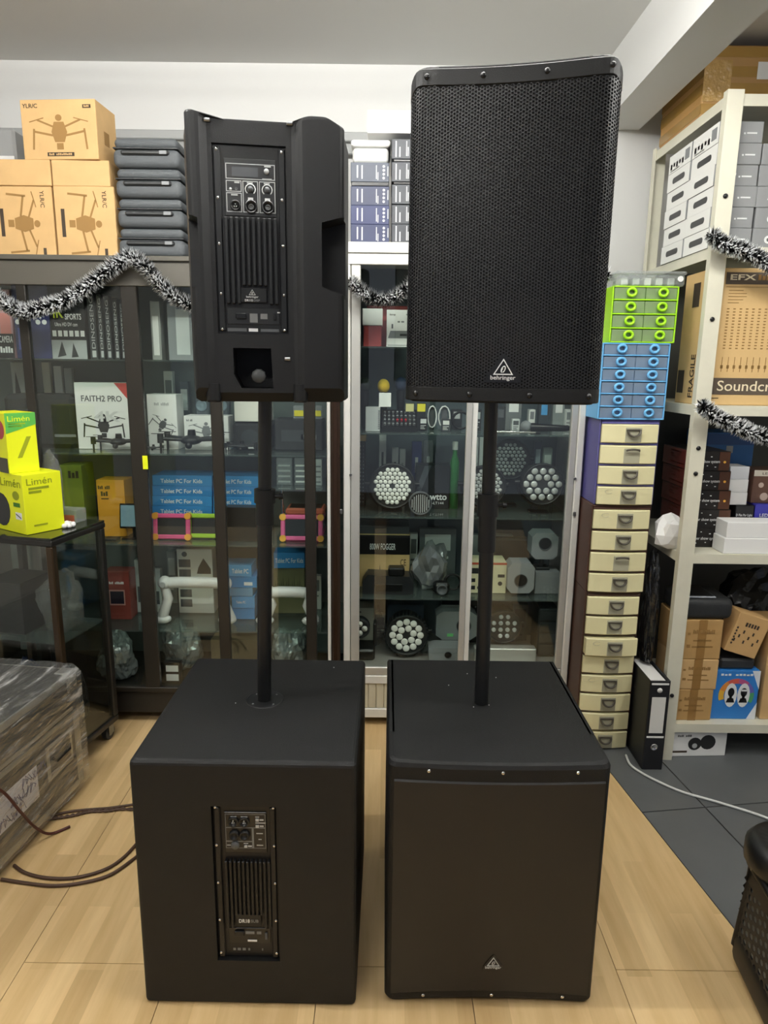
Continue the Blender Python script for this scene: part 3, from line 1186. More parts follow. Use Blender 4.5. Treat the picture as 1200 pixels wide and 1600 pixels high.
for u in (.505, .735):
    MB().lathe([(.0062, 0), (.005, .008), (0, .0085)], 16).build('gain_knob', MGREY, plate, (gx(u), yy, gz(.225)), (PI / 2, 0, 0))
    MB().tube([(gx(u) + .0105 * math.cos(math.radians(a_)), yy, gz(.225) + .0105 * math.sin(math.radians(a_))) for a_ in range(-50, 231, 28)], .0011, 5).build('printed_dial', INKW, plate)
    MB().box(gx(u - .035), gx(u + .035), yy - .001, yy, gz(.283), gz(.268)).build('push_tab', INKW, plate)
    sk = MB().lathe([(.0135, 0), (.0135, .004), (.010, .004), (.0095, .001), (0, .001)], 24).build('combo_socket', BLACKG, plate, (gx(u + .005), yy, gz(.316)), (PI / 2, 0, 0))
    MB().lathe([(.006, .001), (.006, .0025), (.004, .0025), (.004, .0012), (0, .0012)], 16).build('jack_rim', MGREY, sk)
sk = MB().lathe([(.0105, 0), (.0105, .004), (.008, .004), (.0075, .001), (0, .001)], 24).build('output_socket', BLACKG, plate, (gx(.295), yy, gz(.312)), (PI / 2, 0, 0))
MB().box(-.003, -.0015, -.003, -.001, .001, .004).box(.0015, .003, -.003, -.001, .001, .004).box(-.001, .001, .002, .0035, .001, .004).build('contact', SILK, sk)['kind'] = 'stuff'
MB().lathe([(.003, 0), (.003, .0015), (0, .0015)], 12).build('status_light', LGREY, plate, (gx(.235), yy, gz(.228)), (PI / 2, 0, 0))
MB().lathe([(.003, 0), (.003, .0015), (.002, .0015), (.002, .0005), (0, .0005)], 12).build('jack_rim', MGREY, plate, (gx(.315), yy, gz(.226)), (PI / 2, 0, 0))
for k in range(10):
    u = .135 + .075 * k
    lo = .835 if k in (0, 1, 8, 9) else .735
    if k in (2,):
        lo = .835
    MB().rbox(gx(u), gx(u + .05), .006, yp, gz(lo), gz(.375), .0016).build('fin', AMPM, plate)
MB().rbox(gx(.29), gx(.70), .012, yp, gz(.825), gz(.745), .001).build('name_plate', AMPM, plate)
DIM[plate.name] = (1, 1, 1)
logo(plate, gx(.495), gz(.785), .0145, INKW, .012, word=False)
lettering(plate, 'behringer', .5 + gx(.41), .5 + gx(.58), gz(.803), gz(.789), INKW, off=-.012, bold=.01)
lettering(plate, 'DR115', .5 + gx(.39), .5 + gx(.50), gz(.820), gz(.808), INKW, off=-.012, bold=.02)
lettering(plate, 'DSP', .5 + gx(.51), .5 + gx(.60), gz(.820), gz(.808), SILKD, off=-.012, bold=.02)
MB().rbox(gx(.13), gx(.875), .0165, yp, gz(.945), gz(.855), .0012).build('mains_panel', mat('1a1c1e', 0.4), plate)
MB().rbox(gx(.255), gx(.40), .011, .0164, gz(.915), gz(.885), .001).build('mains_socket', BLACKG, plate)
MB().box(gx(.45), gx(.56), .0155, .0163, gz(.935), gz(.885)).build('printed_captions', SILKD, plate)
MB().box(gx(.60), gx(.70), .0155, .0163, gz(.915), gz(.885)).build('printed_captions', SILKD, plate)
MB().rbox(gx(.785), gx(.825), .012, .0164, gz(.92), gz(.885), .001).build('switch', BLACKG, plate)
MB().box(gx(.84), gx(.88), .0155, .0163, gz(.880), gz(.874)).build('label_sticker', INKW, plate)
MB().box(gx(.43), gx(.56), .0175, yp, gz(.985), gz(.967)).build('label_sticker', INKW, plate)
MB().box(gx(.13), gx(.40), .0178, yp, gz(.985), gz(.967)).build('rating_label', MGREY, plate)
MB().box(gx(.60), gx(.86), .0178, yp, gz(.985), gz(.969)).build('rating_label', MGREY, plate)
screws(plate, [(gx(u), gz(v)) for u in (.06, .94) for v in (.03, .275, .515, .78, .975)], .0032, .0128)
for px_, py_ in ((327, 192), (453, 192), (328, 558), (450, 561)):
    q = atY(px_, py_, Y1 + .012)
    MB().cyl((q.x - cx1 - .006, .010, q.z - ZB1), (q.x - cx1 + .006, .010, q.z - ZB1), .004, n=12).build('rigging_point', STEEL, spk1)
for px_, fl in ((338, 0), (471, 0)):
    xx = X(px_, Y1 + .02, 1.475) - cx1
    MB().cyl((xx, .018, .004), (xx, .018, .040), .0165, n=18).cyl((xx, .018, -.0005), (xx, .018, .004), .015, .0165, n=18).build('rubber_foot', PLBLK, spk1)
kx, kz = X(404, Y1, 1.5) - cx1, Zof(404, 588, Y1) - ZB1
MB().lathe([(.0155, 0), (.0165, .004), (.0165, .022), (.014, .026), (0, .026)], 10).build('clamp_knob', mat('3c3f41', 0.5), spk1, (kx, .045, kz), (PI / 2, 0, 0))
MB().cyl((kx + .012, pmy - Y1 - .015, -.002), (kx + .012, pmy - Y1 - .015, .004), .024, n=20).build('pole_socket', BLACKG, spk1)

# ================================================================== display cabinets
YF = 2.70
YB = 3.14
ZTOPL = 1.92
CABM = mat('2a2722', 0.35, 0.2)
CABD = mat('1b1a18', 0.4)
FASC = mat('57544c', 0.45, 0.1)
BACKL = mat('6d7370', 0.6)
BACKC = mat('565f66', 0.6)
ZL = [0.155, Zof(300, 984, 2.75), Zof(300, 850, 2.75), Zof(300, 709, 2.75), Zof(120, 561, 2.75)]
XL0, XL1 = -1.78, X(536, YF, 1.0)
cabL = thing('display_cabinet', 'dark brown framed glass display cabinet with five tiers of boxes and drones', 'cabinet', ((XL0 + XL1) / 2, YF, 0))
cxl = (XL0 + XL1) / 2


def cpart(name, m, x0, x1, y0, y1, z0, z1, par, cx, y_off, b=0.002):
    return MB().rbox(x0 - cx, x1 - cx, y0 - y_off, y1 - y_off, z0, z1, b).build(name, m, par)


L = lambda name, m, *a, **k: cpart(name, m, *a, cabL, cxl, YF, **k)
L('plinth', CABD, XL0, XL1, YF + .01, YB, .05, .15)
for xx in (XL0 + .06, -1.2, -.75, XL1 - .06):
    MB().cyl((xx - cxl, .06, 0), (xx - cxl, .06, .05), .02, n=12).build('foot', BLACKG, cabL)
L('top_board', FASC, XL0, XL1, YF - .012, YB, ZTOPL - .018, ZTOPL)
zf = Zof(150, 446, YF)
L('fascia', FASC, XL0, XL1, YF, YF + .03, zf, ZTOPL - .018)
L('back_panel', BACKL, XL0, XL1, YB - .012, YB, .15, ZTOPL - .018)
L('side_panel', CABD, XL0, XL0 + .012, YF + .03, YB - .012, .15, ZTOPL - .018)
for k in range(1, 5):
    L('shelf', SHELFGLASS, XL0 + .013, XL1 - .024, YF + .035, YB - .014, ZL[k] - .007, ZL[k])
zs = Zof(465, 766, 2.78)
xm0 = X(424, 2.78, 1.0)
L('half_shelf', SHELFGLASS, xm0, XL1 - .024, YF + .10, YB - .014, zs - .006, zs)
MB().cyl((xm0 - cxl + .02, .25, ZL[2]), (xm0 - cxl + .02, .25, zs - .006), .006, n=10).build('shelf_support', CHROME, cabL)
posts = [(58, .036, 0), (218, .062, 0), (341, .046, .004), (484, .044, .004)]
px_x = []
for px_, w_, dy in posts:
    xc = X(px_, YF, 1.1)
    px_x.append((xc, w_))
    L('door_stile', CABM, xc - w_ / 2, xc + w_ / 2, YF + dy, YF + dy + .026, .15, zf, b=.003)
L('corner_post', mat('3a2a20', 0.25, 0.5), XL1 - .05, XL1 - .012, YF - .004, YF + .03, .15, zf, b=.012)
L('corner_trim', ALUW, XL1 - .064, XL1 - .051, YF + .002, YF + .028, .15, zf)
L('bottom_rail', CABM, XL0, XL1 - .05, YF - .002, YF + .03, .150, .172)
xs_ = [XL0 + .002] + [v for c, w_ in px_x for v in (c - w_ / 2 - .0005, c + w_ / 2 + .0005)] + [XL1 - .066]
for k in range(0, len(xs_) - 1, 2):
    L('glass_pane', GLASS, xs_[k], xs_[k + 1], YF + .010, YF + .015, .173, zf - .001, b=.0005)
xc = X(228, YF, 1.1)
MB().box(xc - .010 - cxl, xc + .010 - cxl, -.002, -.0005, Zof(228, 733, YF), Zof(228, 712, YF)).build('price_sticker', YEL, cabL)
# centre cabinet
ZTOPC = Zof(600, 378, YF)
ZC = [Zof(640, 1041, 2.75), Zof(640, 935, 2.75), Zof(640, 808, 2.75), Zof(640, 677, 2.75), Zof(640, 542, 2.75)]
XC0, XC1 = XL1 + .002, X(905, YF, .95)
cabC = thing('display_cabinet', 'silver aluminium framed glass display cabinet full of stage lights', 'cabinet', ((XC0 + XC1) / 2, YF, 0))
cxc = (XC0 + XC1) / 2
C = lambda name, m, *a, **k: cpart(name, m, *a, cabC, cxc, YF, **k)
zc_ = [Zof(600, q, YF) for q in (395, 398, 413, 1043, 1056, 1062, 1076, 1108, 1122)]
C('top_board', ALUW, XC0, XC1, YF, YB, zc_[0], ZTOPC)
C('header_rail', ALUW, XC0, XC1, YF + .006, YF + .04, zc_[2], zc_[0] - .002)
C('back_panel', BACKC, XC0, XC1, YB - .012, YB, .05, zc_[0])
C('side_panel', BACKC, XC0, XC0 + .008, YF + .045, YB - .013, .05, zc_[0] - .001)
C('side_panel', GLASS, XC1 - .008, XC1, YF + .045, YB - .013, ZC[0], zc_[0] - .001)
xa = [X(544, YF, 1.0), X(558, YF, 1.0), X(733, YF, 1.0), X(897, YF, 1.0)]
C('corner_post', ALUW, XC0, xa[0] + .008, YF, YF + .04, zc_[8], zc_[2] - .001, b=.004)
C('door_stile', ALU, xa[0] + .010, xa[1] + .010, YF + .008, YF + .034, zc_[3], zc_[2] - .001, b=.003)
C('door_stile', ALU, xa[2] - .022, xa[2] + .002, YF + .002, YF + .020, zc_[3], zc_[2] - .001, b=.003)
C('door_stile', ALUW, xa[2] + .002, xa[2] + .024, YF + .014, YF + .034, zc_[3], zc_[2] - .001, b=.003)
C('door_stile', ALU, xa[3] - .030, xa[3] - .004, YF + .008, YF + .034, zc_[3], zc_[2] - .001, b=.003)
C('corner_post', ALUW, xa[3] - .003, XC1, YF, YF + .04, zc_[8], zc_[2] - .001, b=.004)
C('bottom_rail', ALU, XC0 + .036, XC1 - .03, YF + .003, YF + .04, zc_[4], zc_[3] - .001)
C('bottom_rail', ALUW, XC0 + .036, XC1 - .03, YF + .001, YF + .04, zc_[5] - .02, zc_[4] - .001)
for k in range(26):
    w_ = (XC1 - XC0 - .07) / 26
    x0 = XC0 + .037 + k * w_
    C('panel_slat', mat('c3bda6', 0.45), x0 + .0006, x0 + w_ - .0006, YF + .008, YF + .018, zc_[7], zc_[5] - .021, b=.003)
C('kick_rail', ALUW, XC0 + .036, XC1 - .03, YF + .003, YF + .04, zc_[8], zc_[7] - .001)
C('cabinet_floor', ALU, XC0 + .036, XC1 - .01, YF + .045, YB - .013, ZC[0] - .012, ZC[0])
for xx in (XC0 + .05, XC1 - .05, cxc):
    MB().cyl((xx - cxc, .05, 0), (xx - cxc, .05, zc_[8] + .002), .009, n=10).build('foot', CHROME, cabC)
for k in range(1, 5):
    C('shelf', SHELFGLASS, XC0 + .01, XC1 - .01, YF + .048, YB - .014, ZC[k] - .007, ZC[k])
C('glass_pane', GLASS, xa[1] + .011, xa[2] - .023, YF + .012, YF + .016, zc_[3] + .001, zc_[2] - .002, b=.0005)
C('glass_pane', GLASS, xa[2] + .025, xa[3] - .031, YF + .022, YF + .026, zc_[3] + .001, zc_[2] - .002, b=.0005)
for px_, py_ in ((548, 742), (898, 748)):
    xx = X(px_, YF, Zof(px_, py_, YF))
    MB().lathe([(.006, 0), (.006, .006), (.003, .007), (.003, .003), (0, .003)], 14).build('lock', STEEL, cabC, (xx - cxc, -.0005, Zof(px_, py_, YF)), (PI / 2, 0, 0))
for px_, py_ in ((533, 799), (897, 803)):
    xx = X(px_, YF, Zof(px_, py_, YF))
    q = Zof(px_, py_, YF)
    MB().rbox(xx - cxc - .006, xx - cxc + .006, -.008, -.0005, q - .010, q + .010, .003).build('latch', STEEL, cabC)

# ================================================================== tinsel garlands
TINW = mat('f4f6f8', 0.3)
TINK = mat('0e0f10', 0.35, 0.2)


def garland(label, pts, Y, rad, n, seed, group='silver and black tinsel garlands'):
    rnd = random.Random(seed)
    P = [atY(a, b, Y) for a, b in pts]
    # smooth by Catmull-Rom
    path = []
    for k in range(len(P) - 1):
        p0, p1, p2, p3 = P[max(k - 1, 0)], P[k], P[k + 1], P[min(k + 2, len(P) - 1)]
        for j in range(8):
            t = j / 8
            path.append(0.5 * ((2 * p1) + (p2 - p0) * t + (2 * p0 - 5 * p1 + 4 * p2 - p3) * t * t + (3 * p1 - p0 - 3 * p2 + p3) * t ** 3))
    path.append(P[-1])
    o = path[len(path) // 2].copy()
    t_ = thing('tinsel_garland', label, 'garland', o, group=group)
    MB().tube([p - o for p in path], .004, 6).build('core_wire', BLACKG, t_)
    for mm, nm, cnt in ((TINW, 'silver_fringe', int(n * .45)), (TINK, 'black_fringe', int(n * .75))):
        vs, fs = [], []
        for _ in range(cnt):
            k = rnd.randrange(len(path) - 1)
            p = path[k].lerp(path[k + 1], rnd.random())
            tg = (path[k + 1] - path[k]).normalized()
            d = Vector((rnd.gauss(0, 1), rnd.gauss(0, 1), rnd.gauss(0, 1)))
            d = d - tg * d.dot(tg) * .6
            d = d.normalized() * rad * (rnd.uniform(.85, 1.15) if mm is TINW else rnd.uniform(.6, .98))
            s_ = tg.cross(d).normalized() * rad * (.075 if mm is TINW else .11)
            mdp = d * .55 + Vector((0, 0, -rad * .08 * rnd.random()))
            q = p - o
            b = len(vs)
            q0_ = q + (mdp * .85 if mm is TINW else d * 0)
            vs += [q0_ - s_, q0_ + s_, q + mdp * 1.25 + s_, q + d, q + mdp * 1.25 - s_]
            fs += [(b, b + 1, b + 2, b + 4), (b + 4, b + 2, b + 3)]
        f = MB().add(vs, fs).build(nm, mm, t_, fix=False)
        f['kind'] = 'stuff'
    return t_


garland('tinsel garland swagged in an arch along the front of the dark brown cabinet', [(-14, 455), (6, 472), (35, 486), (70, 480), (110, 464), (150, 436), (180, 414), (203, 402), (226, 416), (252, 446), (280, 468), (330, 486)], 2.646, .036, 9000, 1)
garland('tinsel garland hanging across the silver aluminium cabinet', [(548, 438), (565, 456), (590, 467), (615, 464), (640, 446), (662, 425), (700, 440), (760, 470), (830, 470), (900, 450), (948, 428)], 2.650, .036, 5200, 2)
garland('tinsel garland looped from the white boxes tier of the metal shelf', [(1113, 366), (1128, 380), (1155, 389), (1185, 402), (1215, 418), (1250, 424)], 2.41, .034, 3600, 3)
garland('tinsel garland looped below the mixer carton on the metal shelf', [(1098, 634), (1115, 648), (1145, 663), (1175, 676), (1205, 684), (1250, 690)], 2.41, .034, 3600, 4)

# ================================================================== helpers for the goods
def print_drone(o, cu, cv, s, m, face='front', turn=0):
    """flat printed picture of a quadcopter; s = half width as a share of the face width"""
    _, U, V, _n = frame(o, face)
    w, h = U.length, V.length
    c = Vector((cu * w, cv * h))
    S = s * w
    a = math.radians(turn)
    rot = lambda x, y: ((c.x + S * (x * math.cos(a) - y * math.sin(a))) / w, (c.y + S * (x * math.sin(a) + y * math.cos(a))) / h)
    pol = []
    ell = lambda x, y, rx, ry, n=12: [rot(x + rx * math.cos(2 * PI * k / n), y + ry * math.sin(2 * PI * k / n)) for k in range(n)]
    pol.append([rot(*p) for p in ((-.16, -.30), (.16, -.30), (.26, 0), (.16, .30), (-.16, .30), (-.26, 0))])
    pol.append(ell(0, .42, .11, .10))
    pol.append([rot(*p) for p in ((-.11, -.52), (.11, -.52), (.11, -.33), (-.11, -.33))])
    bar = lambda x0, y0, x1, y1, t: [rot(x0 - t * (y1 - y0), y0 + t * (x1 - x0)), rot(x1 - t * (y1 - y0), y1 + t * (x1 - x0)), rot(x1 + t * (y1 - y0), y1 - t * (x1 - x0)), rot(x0 + t * (y1 - y0), y0 - t * (x1 - x0))][::-1]
    for sx in (-1, 1):
        pol.append(bar(.2 * sx, .16, .72 * sx, .36, .05))
        pol.append(bar(.22 * sx, -.10, .84 * sx, .02, .05))
        pol.append(bar(.50 * sx, .42, .98 * sx, .30, .03))
        pol.append(bar(.84 * sx, .10, .90 * sx, -.52, .05))
    f = prints(o, pol, m, face, 'printed_drone')
    f['kind'] = 'stuff'
    return f


def textbars(o, rows, m, face='front', name='small_print'):
    f = prints(o, [R(*r) for r in rows], m, face, name)
    f['kind'] = 'stuff'
    return f


def crumple(name, label, cat, c, sc, m, seed, amp=.35, group=None, freq=3.0, sub=4):
    bm = bmesh.new()
    bmesh.ops.create_icosphere(bm, subdivisions=sub, radius=1)
    rnd = Vector((seed * 3.1, seed * 1.7, seed * .9))
    for v in bm.verts:
        p = v.co.copy()
        n1 = noise.noise(p * freq * .5 + rnd)
        n2 = abs(noise.noise(p * freq * 1.6 + rnd * 2))
        n3 = abs(noise.noise(p * freq * 4.0 + rnd * 3))
        p *= 1 + amp * n1 + amp * .55 * (n2 - .2) + amp * .25 * (n3 - .2)
        v.co = Vector((p.x * sc[0], p.y * sc[1], max(p.z, -.72) * sc[2]))
    zmin = min(v.co.z for v in bm.verts)
    for v in bm.verts:
        v.co.z -= zmin
    me = bpy.data.meshes.new(name)
    bm.to_mesh(me)
    bm.free()
    me.materials.append(m)
    o = bpy.data.objects.new(name, me)
    COL.objects.link(o)
    o.location = c
    return tag(o, label, cat, group)


def drone(label, px_, Y, zb, span_px, m=None, group=None):
    m = m or DARK
    s = span_px / F * (Y * cp + (CH - zb) * sp) / 2
    t = thing('camera_drone', label, 'drone', (X(px_, Y, zb), Y, zb), group=group)
    MB().ball((0, 0, s * .34), s * .30, 14, 8, (1.0, 1.1, .45)).build('body', m, t)
    MB().ball((0, -s * .30, s * .22), s * .10, 10, 6).cyl((0, -s * .28, s * .28), (0, -s * .24, s * .40), s * .05, n=8).build('camera', BLACKG, t)
    MB().cyl((0, s * .05, s * .44), (0, s * .05, s * .62), s * .12, s * .10, n=14).build('sensor', BLACKG, t)
    for sx in (-1, 1):
        for sy in (-1, 1):
            tip = Vector((sx * s * .76, sy * s * .30, s * .40))
            a = MB().tube([(sx * s * .2, sy * s * .18, s * .36), tip], s * .05, 8).cyl(tip - Vector((0, 0, s * .12)), tip + Vector((0, 0, s * .12)), s * .085, n=12).build('arm', m, t)
            MB().box(tip.x - s * .24, tip.x + s * .24, tip.y - s * .03, tip.y + s * .03, tip.z + s * .125, tip.z + s * .14).build('rotor', BLACKG, a)
            MB().cyl((tip.x, tip.y, 0), tip - Vector((0, 0, s * .10)), s * .035, n=8).build('landing_leg', m, t)
    return t


def tablet(label, px0, px1, pyt, Y, zb, frame_h, corner_h, group='kids tablets in coloured bumpers', tilt=-.20, d=.018):
    x0, x1 = X(px0, Y, zb + .05), X(px1, Y, zb + .05)
    h = (Zof((px0 + px1) / 2, pyt, Y) - zb) / math.cos(tilt)
    w = x1 - x0
    t = thing('kids_tablet', label, 'tablet', ((x0 + x1) / 2, Y, zb + .006), (tilt, 0, 0), group)
    fm = mat(frame_h, 0.5)
    b = .019
    fr = MB()
    fr.rbox(-w / 2, w / 2, 0, d, 0, b, .004).rbox(-w / 2, w / 2, 0, d, h - b, h, .004).rbox(-w / 2, -w / 2 + b, .0002, d - .0002, b, h - b, .004).rbox(w / 2 - b, w / 2, .0002, d - .0002, b, h - b, .004)
    fr.build('bumper_frame', fm, t)
    MB().box(-w / 2 + b, w / 2 - b, .005, d - .002, b, h - b).build('screen', mat('2c3033', 0.15), t)
    for sx in (-1, 1):
        for z in (b * .5, h - b * .5):
            MB().cyl((sx * (w / 2 - b * .5), -.002, z), (sx * (w / 2 - b * .5), d + .001, z), b * .75, n=12).build('corner_bumper', mat(corner_h, 0.5), t)
    return t


# ================================================================== on top of the dark cabinet
ZT = ZTOPL + .0005
DB = 'drone cartons on top of the dark cabinet'


def qr(o, u, v, s, m=INKB):
    pass


def drone_carton(label, a, b, pyt, zb, up, Y=2.735, h=None, d=.20):
    o = carton('drone_carton', label, 'carton', a, b, pyt, Y, d, zb, KRAFT, DB, h=h, bev=.002)
    return o


o1 = drone_carton('kraft drone carton on end beside the grey carry cases', 87, 181, 291, ZT, True)
o2 = drone_carton('kraft drone carton on end, outermost of the lower row on the dark cabinet', -8, 84, 291, ZT, True)
for o in (o1, o2):
    print_drone(o, .5, .47, .52, INKB, turn=-90)
    lettering(o, 'YLR/C', .80, .87, .70, .94, INKD, rot=-90)
    prints(o, [R(.10, .16, .28, .68)], INKD, name='printed_bar')
    prints(o, [R(.79, .84, .02, .12)], INKD, name='printed_tag')
h1 = DIM[o1.name][2]
z2 = ZT + h1 + .0005
o3 = drone_carton('low kraft carton lying on the drone carton beside the grey carry cases', 81, 171, 250, z2, False, Y=2.737)
o4 = drone_carton('low kraft carton lying on the outermost drone carton', -12, 79, 247, z2, False, Y=2.737, h=DIM[o3.name][2])
z3 = z2 + DIM[o3.name][2] + .0005
o5 = drone_carton('kraft drone carton on top of the carton pile, with a printed quadcopter', 32, 153, 155, z3, False, Y=2.735, d=.16)
o5.rotation_euler.z = math.radians(-4)
print_drone(o5, .5, .46, .40, INKB)
lettering(o5, 'YLR/C', .03, .23, .86, .93, INKD, bold=.01)
prints(o5, [R(.83, .94, .85, .91)], INKD, name='printed_tag')
scrawl(o5, 4, .85, .92, .865, .895, KRAFT, off=.0014)
prints(o5, [R(.32, .68, .055, .12)], INKD, name='printed_bar')
scrawl(o5, 13, .345, .655, .07, .105, KRAFT, off=.0014)
prints(o5, [R(.35, .60, .32, .55)], INKB, 'right', 'printed_patch')


def carry_case(label, a, b, pyt, zb, Y, d, h, group='grey carry cases stacked on the dark cabinet'):
    x0, x1 = X(a, Y, zb), X(b, Y, zb)
    w = x1 - x0
    t = thing('carry_case', label, 'case', ((x0 + x1) / 2, Y, zb), group=group)
    cm = mat('53575a', 0.7, bump=.15, bscale=300)
    hb = h * .62
    vs, fs = round_block(w, d, hb, .022, 4)
    MB().add(vs, fs, True).build('case_body', cm, t)
    vs, fs = round_block(w * .96, d * .97, h - hb - .003, .018, 4)
    MB().add([(p[0], p[1] + .006, p[2] + hb + .002) for p in vs], fs, True).build('case_lid', cm, t)
    MB().rbox(-w * .49, w * .49, .004, d - .004, hb - .001, hb + .004, .001).build('zip', DARK, t)
    hd = MB().rbox(-w * .36, w * .36, -.010, .004, hb * .62, hb * .88, .005).build('handle', DARK, t)
    MB().rbox(w * .22, w * .33, -.0115, -.0095, hb * .65, hb * .85, .001).build('handle_tab', GREY, hd)
    return t


zz = ZT
hc = (Zof(228, 213, 2.72) - ZT) / 4
for k, (dx, nm) in enumerate(((8, 'bottom'), (6, 'second from the bottom'), (3, 'third from the bottom'), (-1, 'topmost'))):
    carry_case('dark grey zipped carry case, %s of the tall stack' % nm, 177 + dx, 281 + dx, 0, zz + .0005, 2.72, .30, hc - .001)
    zz += hc
zz = ZT
for k in range(3):
    carry_case('dark grey zipped carry case, %s of the low stack behind the loudspeaker' % ('bottom', 'middle', 'top')[k], 300 + k, 402, 0, zz + .0005, 2.80, .30, hc - .001, 'grey carry cases in the low stack')
    zz += hc
oo = carton('storage_case', 'grey plastic case pushed back against the wall beside the drone cartons', 'case', -60, 31, 199, 2.98, .15, ZT, mat('a3a5a5', .4), bev=.01)
prints(oo, [R(.30, .97, .62, .80)], WHITE, name='label_strip')

# ================================================================== on top of the silver cabinet
ZTC = ZTOPC + .0005
NAVY = [mat('2f3656', .5), mat('2c345a', .5), mat('343a52', .5), mat('4b515e', .5)]
CHAR = mat('3d4046', .5)
rows1 = ((363, 339), (337, 312), (310, 286), (272, 246))
NB_ = 'navy equipment boxes on the silver cabinet'
NC_ = 'charcoal equipment boxes on the silver cabinet'
zb = ZTC
hb = (Zof(580, 246, 2.74) - ZTC - .0335) / 4
hb2 = (Zof(630, 217, 2.725) - ZTC - .024) / 5
words = ('bottom', 'second from the bottom', 'third from the bottom', 'topmost', 'topmost')
for k in range(4):
    o = carton('equipment_box', 'navy box with white print, %s of the navy pile' % words[k], 'box', 548, 608, 0, 2.73 + .004 * k, .24, zb, NAVY[k], NB_, h=hb)
    textbars(o, [(.16, .19, .2, .85), (.28, .31, .15, .85), (.66, .68, .15, .85), (.70, .72, .1, .5), (.96, .98, .3, .8)], INKW)
    prints(o, [disc(o, .86, .2 + .2 * j, .07, n=8) for j in range(4)], INKW, name='printed_dots')['kind'] = 'stuff'
    zb += hb + (.0005 if k < 2 else .016)
    if k == 2:
        MB().rbox(-.07, .07, 0, .2, hb + .0006, hb + .0155, .002).build('box_lid', BLACKG, o)
zcase = zb - .016 + .0005
t = thing('lidded_tub', 'white lidded plastic tub on top of the navy boxes', 'tub', ((X(553, 2.74, 2.3) + X(605, 2.74, 2.3)) / 2, 2.75, zcase))
wt = X(605, 2.74, 2.3) - X(548, 2.74, 2.3)
ht = Zof(580, 218, 2.75) - zcase
vs, fs = round_block(wt, .22, ht * .68, .015, 3)
MB().add(vs, fs).build('tub_body', mat('cfd0cd', .5), t)
vs, fs = round_block(wt + .012, .23, ht * .29, .010, 3)
MB().add([(p[0], p[1] - .005, p[2] + ht * .70) for p in vs], fs).build('tub_lid', WHITE, t)
zb = ZTC
for k in range(5):
    o = carton('equipment_box', 'charcoal box with white print, %s of the charcoal pile' % (words[k] if k < 3 else ('fourth from the bottom', 'topmost')[k - 3]), 'box', 612, 672, 0, 2.725, .24, zb, CHAR, NC_, h=hb2)
    textbars(o, [(.10, .13, .1, .9), (.2, .23, .1, .6), (.38, .40, .15, .9), (.42, .44, .15, .6), (.62, .65, .2, .9)], INKW)
    zb += hb2 + (.0005, .003, .010, .010, .0005)[k]
    if k in (2, 3):
        MB().rbox(-.065, .065, 0, .2, hb2 + .0006, hb2 + .0095, .002).build('box_lid', BLACKG, o)
zt5 = Zof(610, 210, 2.76)
carton('white_carton', 'plain white carton lying across the charcoal boxes', 'carton', 574, 690, 172, 2.745, .28, max(zb, zt5), WHITE, bev=.002)

# ================================================================== inside the dark cabinet
Z0, Z1, Z2, Z3, Z4 = [z + .0006 for z in ZL]
# --- top tier
o = carton('camera_box', 'pink and black camera box on the top tier beside the navy gadget box', 'box', -30, 19, 452, 2.80, .10, Z4, mat('c79aa0', .5))
prints(o, [R(0, 1, 0, .36)], BLACKG)
lettering(o, 'CAMERA', .55, .97, .23, .33, INKW)
scrawl(o, 5, .55, .97, .08, .17, INKW)
prints(o, [R(.62, .95, .36, .66)], mat('e08c86', .5), name='printed_patch')
o = carton('gadget_box', 'navy gadget box with round icons on the top tier', 'box', 22, 77, 445, 2.80, .09, Z4, mat('2b3160', .5))
prints(o, [disc(o, u, .50, .035, n=10) for u in (.10, .27, .68, .86)], INKW, name='printed_icons')['kind'] = 'stuff'
prints(o, [R(.08, .42, .12, .42)], mat('4c58a5', .5), name='printed_picture')
scrawl(o, 6, .55, .80, .55, .61, INKW)
o = carton('camera_box', 'black sports camera box with green 4K lettering on the top tier', 'box', 78, 133, 446, 2.80, .10, Z4, BLACKG)
lettering(o, '4K', .02, .40, .56, .74, mat('a7b52c', .5), bold=.015)
lettering(o, 'SPORTS', .44, .90, .54, .62, INKW, bold=.01)
lettering(o, 'Ultra HD DV cam', .14, .78, .45, .50, INKW)
prints(o, [R(.05 + .16 * k, .16 + .16 * k, .31, .39) for k in range(6)], INKW, name='printed_icons')['kind'] = 'stuff'
prints(o, [R(0, 1, .0, .26)], mat('9fa3a3', .5), name='printed_picture')
prints(o, [[(.15, .02), (.3, .24), (.4, .05)], [(.55, .02), (.62, .22), (.75, .03)]], DARK, name='printed_figure', off=.0012)['kind'] = 'stuff'
words5 = ('nearest the sports camera box', 'second from the sports camera box', 'third from the sports camera box', 'fourth from the sports camera box', 'fifth from the sports camera box')
for k, (a, b) in enumerate(((137, 151), (152, 162), (163, 174), (176, 186), (187, 196))):
    o = carton('slim_game_box', 'slim dark box with white lettering on its spine, %s' % words5[k], 'box', a + 1.2, b - 1.2, 456 + 3 * k, 2.80, .16, Z4, mat('2a2e30', .45), 'slim boxes with lettered spines')
    lettering(o, 'DINOSENG', .30, .78, .16, .93, LGREY, rot=90)
    prints(o, [R(.28, .8, .03, .13)], LGREY, name='printed_icon')
for k, (a, b, c, m_) in enumerate(((236, 251, 470, 'a0a39f'), (262, 300, 474, '8f9494'))):
    o = carton('blister_pack', ('slim pale blister pack on the top tier', 'wide grey blister pack with a clear window on the top tier')[k], 'pack', a, b, c, 2.86, .05, Z4, mat(m_, .4))
    if k:
        prints(o, [R(.35, .9, .1, .9)], mat('d6dcda', .2), name='clear_window')
    else:
        prints(o, [R(.2, .8, .08, .75)], WHITE, name='printed_panel')
